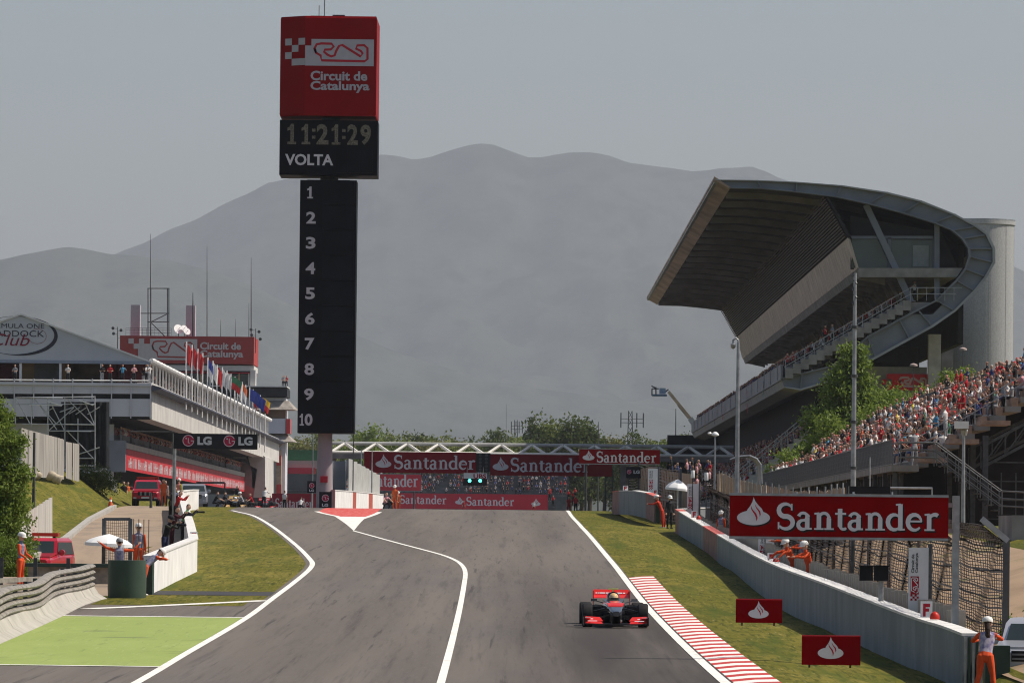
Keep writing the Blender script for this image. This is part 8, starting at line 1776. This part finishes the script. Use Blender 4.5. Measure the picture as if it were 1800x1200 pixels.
for i in range(3): q = pc(497 + i*3, 681, CZ + 1); add_spectator(q, R(0), (3, ('grey', 'white', 'red')[i], 2 + i % 2, 'black'), 'onlooker in %s on the control building roof' % ('grey', 'white', 'red')[i], 'onlookers on the control building')
# far stand below the gantry
for i in range(9):
    x = P(610, 860, 1120).x
    while x < P(995, 860, 1120).x:
        if rng.random() < 0.5: add_stuff('crowd_far', Vector((x, 1120.3 + i*1.2, P(800, 868 - i*4.6, 1120 + i*1.2).z - 0.1)), R(rng.uniform(-20, 20)), (rng.choice((0, 1)), rng.choice(('black', 'black', 'black', 'grey', 'blue', 'red')), rng.choice((2, 2, 3, 3)), 'black'))
        x += 0.75
for i in range(7): add_stuff('crowd_far', Vector((P(rng.uniform(965, 1012), 860, 900).x, 900 + rng.uniform(0, 10), base(900) + rng.uniform(0, 2.4))), R(0), (3, 'red', 0, 'black'))
for i in range(26): add_stuff('crowd_mid', Vector((P(rng.uniform(1180, 1262), 830, 430).x, 430 + rng.uniform(0, 30), hgt(14, 430) + rng.uniform(0.5, 2.6))), R(-80 + rng.uniform(-40, 40)), (rng.choice((3, 0)), rng.choice(('blue', 'black', 'pink', 'red')), rng.choice((2, 3)), 'black'))
def merge_stuff(items, name, label):
    VV, FF, MI = [], [], []; mats_, off = [], 0
    for loc, rz, sel, sc in items:
        me = spectator_mesh(*sel, low=True); n = len(me.vertices); co = np.empty(n*3); me.vertices.foreach_get('co', co); co = co.reshape(n, 3)*sc
        c, s = math.cos(rz), math.sin(rz); xy = co[:, :2] @ np.array([[c, s], [-s, c]]); co = np.column_stack([xy, co[:, 2]]) + np.array(loc)
        VV.append(co)
        ln = len(me.loops); lv = np.empty(ln, int); me.loops.foreach_get('vertex_index', lv); lt_ = np.empty(len(me.polygons), int); me.polygons.foreach_get('loop_total', lt_)
        FF.append((lv + off, lt_)); mi = np.empty(len(me.polygons), int); me.polygons.foreach_get('material_index', mi)
        mp = []
        for m in me.materials:
            if m not in mats_: mats_.append(m)
            mp.append(mats_.index(m))
        MI.append(np.array(mp)[mi]); off += n
    V = np.concatenate(VV); L_ = np.concatenate([f[0] for f in FF]); LT = np.concatenate([f[1] for f in FF]); M_ = np.concatenate(MI)
    me = bpy.data.meshes.new(name); me.vertices.add(len(V)); me.vertices.foreach_set('co', V.ravel()); me.loops.add(len(L_)); me.loops.foreach_set('vertex_index', L_); me.polygons.add(len(LT)); me.polygons.foreach_set('loop_start', np.concatenate([[0], np.cumsum(LT)[:-1]])); me.polygons.foreach_set('material_index', M_)
    for m in mats_: me.materials.append(m)
    me.polygons.foreach_set('use_smooth', np.ones(len(LT), bool)); me.update(calc_edges=True)
    o = bpy.data.objects.new(name, me); COL.objects.link(o); tag(o, label, 'crowd', kind='stuff')
for key, lab in (('crowd_open', 'dense crowd further along the open stand'), ('crowd_roofed', 'crowd along the balcony and rows of the roofed stand'), ('crowd_pit', 'crowd on the pit building gallery and terrace'), ('crowd_far', 'distant crowd below the start gantry'), ('crowd_mid', 'group of onlookers beyond the far wall')):
    merge_stuff(stuff_sets[key], key.split('_')[0], lab)
# ------------------------------------------------------------------ trees
def leaf_mat(name, a, b):
    m = mat(name, a, 0.6, 0.2, 0.8, col2=b, spec=0.2)
    nt = m.node_tree; bs = nt.nodes['Principled BSDF']; tl = nt.nodes.new('ShaderNodeBsdfTranslucent'); mx = nt.nodes.new('ShaderNodeMixShader'); mx.inputs[0].default_value = 0.4
    src = bs.inputs['Base Color'].links[0].from_socket; nt.links.new(src, tl.inputs[0]); nt.links.new(bs.outputs[0], mx.inputs[1]); nt.links.new(tl.outputs[0], mx.inputs[2]); nt.links.new(mx.outputs[0], nt.nodes['Material Output'].inputs['Surface'])
    return m
M_leaf = [leaf_mat('leaf_mid', (0.11, 0.15, 0.025), (0.19, 0.22, 0.045)), leaf_mat('leaf_dark', (0.06, 0.09, 0.02), (0.11, 0.14, 0.03)), leaf_mat('leaf_olive', (0.14, 0.15, 0.035), (0.22, 0.2, 0.06)), leaf_mat('leaf_bright', (0.13, 0.2, 0.025), (0.22, 0.28, 0.05))]
M_bark = mat('bark', (0.09, 0.07, 0.05), 0.9, 0.3, 3.0)
def tree(loc, h, lobes, nleaf, ls, label, m, seed, group=None, name='tree', droop=0.0, trunk_r=None):
    """lobes: (x, y, z, rx, ry, rz) as fractions of h"""
    r = np.random.default_rng(seed); loc = Vector(loc); t = thing(name, loc, label, 'tree', group)
    mb = MB(); tr = trunk_r or h*0.022; top = h*0.75
    mb.tube([loc + Vector((0.0, 0, -0.3)), loc + Vector((h*0.01, 0, top*0.4)), loc + Vector((-h*0.01, 0, top))], [tr*1.2, tr*0.8, tr*0.2], 8)
    for (x, y, z, a, b, c) in lobes: p0 = loc + Vector((0, 0, max(0.15*h, z*h*0.6))); mb.tube([p0, p0.lerp(loc + Vector((x*h, y*h, z*h)), 0.6) + Vector((0, 0, -0.02*h)), loc + Vector((x*h, y*h, z*h))], [tr*0.5, tr*0.3, tr*0.08], 6)
    mb.build('trunk', M_bark, t, smooth=50)
    vol = np.array([a*b*c for *_, a, b, c in lobes]); nl = np.maximum(1, (nleaf*vol**0.67/np.sum(vol**0.67)).astype(int)); C = []
    for (x, y, z, a, b, c), n in zip(lobes, nl):
        nc = max(6, n//26); d = r.normal(size=(nc, 3)); d /= np.linalg.norm(d, axis=1)[:, None]; rad = r.uniform(0.3, 1.05, (nc, 1))
        cc = d*rad*np.array([a, b, c])*h + np.array([x, y, z])*h
        k_ = r.integers(0, nc, n); C.append(cc[k_] + r.normal(size=(n, 3))*np.array([1, 1, 0.8])*ls*2.1)
    C = np.concatenate(C); C[:, 2] -= droop*np.linalg.norm(C[:, :2], axis=1); n = len(C)
    n1 = r.normal(size=(n, 3)); n1 /= np.linalg.norm(n1, axis=1)[:, None]; n2 = r.normal(size=(n, 3)); n2 -= n1*np.sum(n1*n2, axis=1)[:, None]; n2 /= np.linalg.norm(n2, axis=1)[:, None]
    s = ls*r.uniform(0.6, 1.35, (n, 1)); V = np.stack([C - n1*s, C + n2*s*0.55, C + n1*s, C - n2*s*0.55], axis=1).reshape(-1, 3)
    me = bpy.data.meshes.new('crown'); me.vertices.add(len(V)); me.vertices.foreach_set('co', V.ravel()); me.loops.add(n*4); me.loops.foreach_set('vertex_index', np.arange(n*4)); me.polygons.add(n); me.polygons.foreach_set('loop_start', np.arange(n)*4); me.materials.append(m); me.update(calc_edges=True)
    o = bpy.data.objects.new('crown', me); COL.objects.link(o); o.parent = t; return t
POP = [(0, 0, 0.35, 0.11, 0.11, 0.22), (0.01, 0, 0.6, 0.12, 0.12, 0.24), (0, 0, 0.84, 0.07, 0.07, 0.16)]
RND = [(0, 0, 0.55, 0.26, 0.24, 0.22), (-0.16, 0.05, 0.5, 0.18, 0.18, 0.2), (0.17, -0.04, 0.52, 0.18, 0.18, 0.18), (0.03, 0, 0.78, 0.18, 0.18, 0.17), (-0.08, 0, 0.3, 0.2, 0.2, 0.13)]
CON = [(0, 0, 0.25, 0.2, 0.2, 0.16), (0, 0, 0.45, 0.17, 0.17, 0.16), (0.02, 0, 0.65, 0.12, 0.12, 0.15), (0, 0, 0.85, 0.06, 0.06, 0.14)]
def far_tree(px, pyt, Z, kind, m, seed, lab, wide=1.0, n=4200):
    b = P(px, 900, Z); b.z = base(Z); h = P(px, pyt, Z).z - b.z; lobes = [(x*wide, y, z, a*wide, b_, c) for x, y, z, a, b_, c in (POP if kind == 'p' else RND)]
    tree(b, h, lobes, n, h*0.019, lab, M_leaf[m], seed, 'trees beyond the circuit')
FT = [(497, 764, 1250, 'r', 0, 1.0, 'bright bushy tree between control building and tower'), (520, 768, 1230, 'r', 2, 1.1, 'olive bushy tree just behind the tower column'), (545, 760, 1260, 'r', 0, 1.0, 'leafy tree behind the slim lamp post'),
      (640, 742, 1280, 'r', 3, 1.1, 'tallest broad tree beside the scoreboard foot'), (662, 752, 1300, 'r', 0, 1.0, 'mid green tree next to the broad tree by the scoreboard'), (690, 756, 1290, 'r', 0, 1.1, 'rounded tree second along the truss from the scoreboard'), (718, 753, 1300, 'r', 1, 1.0, 'darker rounded tree above the first gantry board'), (752, 765, 1280, 'r', 2, 1.2, 'low olive tree above the first gantry board'), (782, 760, 1290, 'r', 0, 1.2, 'low mid green tree above the gantry name'), (800, 764, 1300, 'r', 2, 1.2, 'low spreading tree above the signal box'), (830, 766, 1310, 'r', 1, 1.0, 'small dark tree above the signal box'),
      (862, 749, 1280, 'r', 1, 0.9, 'pointed dark tree alone above the gantry'), (880, 765, 1290, 'r', 0, 1.0, 'small tree beside the pointed dark tree'), (921, 763, 1260, 'r', 1, 0.8, 'low dark tree at the lattice pylon'), (941, 736, 1270, 'p', 1, 1.4, 'slim tall tree first of the tall dark row'), (958, 745, 1275, 'p', 0, 1.6, 'mid green tall tree within the dark row'), (976, 742, 1285, 'p', 0, 1.6, 'full tall tree within the dark row'), (1000, 729, 1270, 'p', 1, 1.9, 'tallest dark tree of the row near the red board'), (1022, 745, 1280, 'p', 1, 1.3, 'narrow dark tree beside the tallest one'), (1036, 741, 1275, 'p', 1, 1.4, 'pointed narrow tree at the end of the dark row'), (1062, 766, 1290, 'r', 2, 1.2, 'low olive tree above the red board'), (1085, 768, 1290, 'r', 2, 1.1, 'low dry tree beneath the aerial mast'), (1117, 757, 1240, 'r', 1, 1.3, 'round dark tree beneath the aerial mast'), (1160, 776, 900, 'r', 1, 1.2, 'dark low tree beside the leaning mast'), (1185, 770, 905, 'r', 0, 1.2, 'mid green tree below the boom lift'), (1206, 764, 900, 'r', 0, 1.2, 'tree behind the boom lift boom'), (1228, 750, 910, 'r', 1, 1.1, 'tall tree at the balcony end of the roofed stand'), (1246, 772, 880, 'r', 2, 1.2, 'olive tree under the balcony end')]
for i, (px, pt, Z, kd, m, wd, lab) in enumerate(FT): far_tree(px, pt - 4, Z, kd, m, 100 + i, lab, wd)
# the mass of wood behind them, too far to count
r_ = np.random.default_rng(5); n_ = 26000; px_ = r_.uniform(470, 1290, n_); Zw = 1340 + r_.uniform(0, 40, n_)
edge = 775 - 7*np.sin(px_/23.0) - 5*np.sin(px_/9.1 + 1) - 3*np.sin(px_/4.3)
py_ = edge + r_.uniform(0, 1, n_)**0.7*45; C = np.array([tuple(P(a, b, z)) for a, b, z in zip(px_, py_, Zw)])
n1 = r_.normal(size=(n_, 3)); n1 /= np.linalg.norm(n1, axis=1)[:, None]; n2 = r_.normal(size=(n_, 3)); n2 -= n1*np.sum(n1*n2, axis=1)[:, None]; n2 /= np.linalg.norm(n2, axis=1)[:, None]; s_ = r_.uniform(0.25, 0.5, (n_, 1))
V = np.stack([C - n1*s_, C + n2*s_*0.6, C + n1*s_, C - n2*s_*0.6], axis=1).reshape(-1, 3)
me = bpy.data.meshes.new('treeline'); me.vertices.add(len(V)); me.vertices.foreach_set('co', V.ravel()); me.loops.add(n_*4); me.loops.foreach_set('vertex_index', np.arange(n_*4)); me.polygons.add(n_); me.polygons.foreach_set('loop_start', np.arange(n_)*4); me.materials.append(M_leaf[0]); me.update(calc_edges=True)
o = bpy.data.objects.new('treeline', me); COL.objects.link(o); tag(o, 'distant green wood behind the circuit trees', 'trees', kind='stuff')
# trees between the stands
def near_tree(px, pyt, pyb, Z, lobes, m, seed, lab, n, ls, name='tree'):
    b = P(px, pyb, Z); top = P(px, pyt, Z).z; g = hgt(b.x, Z); h = top - g; return tree((b.x, Z, g), h, lobes, n, ls, lab, M_leaf[m], seed, None, name)
near_tree(1500, 603, 800, 478, [(0, 0, 0.9, 0.08, 0.08, 0.12), (-0.04, 0, 0.74, 0.15, 0.12, 0.14), (0.08, 0, 0.62, 0.2, 0.15, 0.12), (-0.12, 0, 0.52, 0.2, 0.15, 0.12), (0.24, 0, 0.5, 0.2, 0.14, 0.1), (0.05, 0, 0.36, 0.34, 0.18, 0.14), (-0.2, 0, 0.32, 0.18, 0.12, 0.12), (0.36, 0, 0.38, 0.2, 0.14, 0.1)], 3, 11, 'tall layered green tree before the roofed stand', 34000, 0.16)
near_tree(1478, 628, 800, 482, [(0, 0, 0.75, 0.09, 0.09, 0.22), (0, 0, 0.5, 0.12, 0.12, 0.2)], 1, 12, 'dark slender tree hugging the tall layered one', 8000, 0.17)
for i, (px, pt, Z, w_, lab) in enumerate(((1565, 655, 470, 1.2, 'bushy tree in front of the end wall banner'), (1600, 668, 465, 1.1, 'light green tree under the red banner'), (1632, 660, 468, 0.75, 'narrow light tree beside the concrete column'), (1662, 642, 475, 0.4, 'slim pointed tree before the silver tower'), (1690, 648, 476, 0.35, 'second slim tree before the silver tower'), (1700, 640, 478, 0.4, 'third slim tree before the silver tower'), (1545, 682, 462, 1.3, 'broad low tree beside the crowd'), (1450, 712, 466, 0.8, 'low leafy tree at the lower tier stairs'))):
    near_tree(px, pt, 800, Z, [(x*w_, y, z, a*w_, b, c) for x, y, z, a, b, c in (RND if w_ > 0.65 else POP)], 3, 30 + i, lab, 7000, 0.14)
near_tree(1380, 778, 820, 452, RND, 3, 45, 'small round bright green shrub tree by the lower stair', 2600, 0.12, 'shrub')
# near conifer at the frame edge
b = P(-6, 1010, 232); b.z = hgt(b.x, 232)
h = P(0, 706, 232).z - b.z
ct_ = tree(b, h, [(0.02, 0, 0.1, 0.17, 0.16, 0.1), (0.05, 0, 0.24, 0.14, 0.14, 0.1), (0.0, 0, 0.36, 0.17, 0.15, 0.1), (0.08, 0, 0.46, 0.1, 0.1, 0.06), (0.02, 0, 0.56, 0.14, 0.13, 0.08), (0.09, 0, 0.63, 0.09, 0.09, 0.04), (0.0, 0, 0.72, 0.12, 0.11, 0.08), (0.07, 0, 0.79, 0.08, 0.08, 0.03), (0.0, 0, 0.88, 0.08, 0.08, 0.08), (-0.02, 0, 0.97, 0.04, 0.04, 0.06)], 34000, 0.07, 'large feathery evergreen beside the red pickup', M_leaf[3], 77, None, 'evergreen_tree')
b = P(20, 1012, 225); b.z = hgt(b.x, 225); tree(b, 3.0, [(0, 0, 0.4, 0.3, 0.3, 0.35), (0.15, 0, 0.3, 0.2, 0.2, 0.25), (-0.2, 0, 0.5, 0.3, 0.3, 0.3)], 9000, 0.05, 'bright leafy shrub at the foot of the evergreen', M_leaf[3], 78, None, 'shrub')
# round hedge by the service road
b = P(165, 872, 400); b.z = hgt(b.x, 400) - 0.3; tree(b, 2.2, [(0, 0, 0.45, 0.55, 0.5, 0.45), (0.35, 0, 0.35, 0.45, 0.45, 0.38), (-0.4, 0, 0.5, 0.4, 0.4, 0.4)], 9000, 0.055, 'dense round hedge on the embankment end', M_leaf[1], 79, None, 'hedge')
# grass clump behind the catch fence
b = P(1792, 1075, 150); b.z = hgt(b.x, 150); tree(b, 0.8, [(0, 0, 0.4, 0.7, 0.8, 0.4)], 1500, 0.05, 'bright weeds growing beside the catch fence foot', M_leaf[3], 80, None, 'weed_clump')
# ------------------------------------------------------------------ the hazy air
mh = bpy.data.materials.new('haze_air'); mh.use_nodes = True
n_ = mh.node_tree; n_.nodes.remove(n_.nodes['Principled BSDF'])
pv = n_.nodes.new('ShaderNodeVolumePrincipled'); pv.inputs['Color'].default_value = (0.56, 0.59, 0.67, 1)
pv.inputs['Density'].default_value = 0.000046; pv.inputs['Anisotropy'].default_value = 0.1
n_.links.new(pv.outputs[0], n_.nodes['Material Output'].inputs['Volume'])
mb = MB(); mb.box((-15000, -500, -6), (15000, 30000, 1620))
hz = mb.build('haze', mh); tag(hz, 'pale grey haze filling the air up to the mountains', 'haze', kind='stuff')
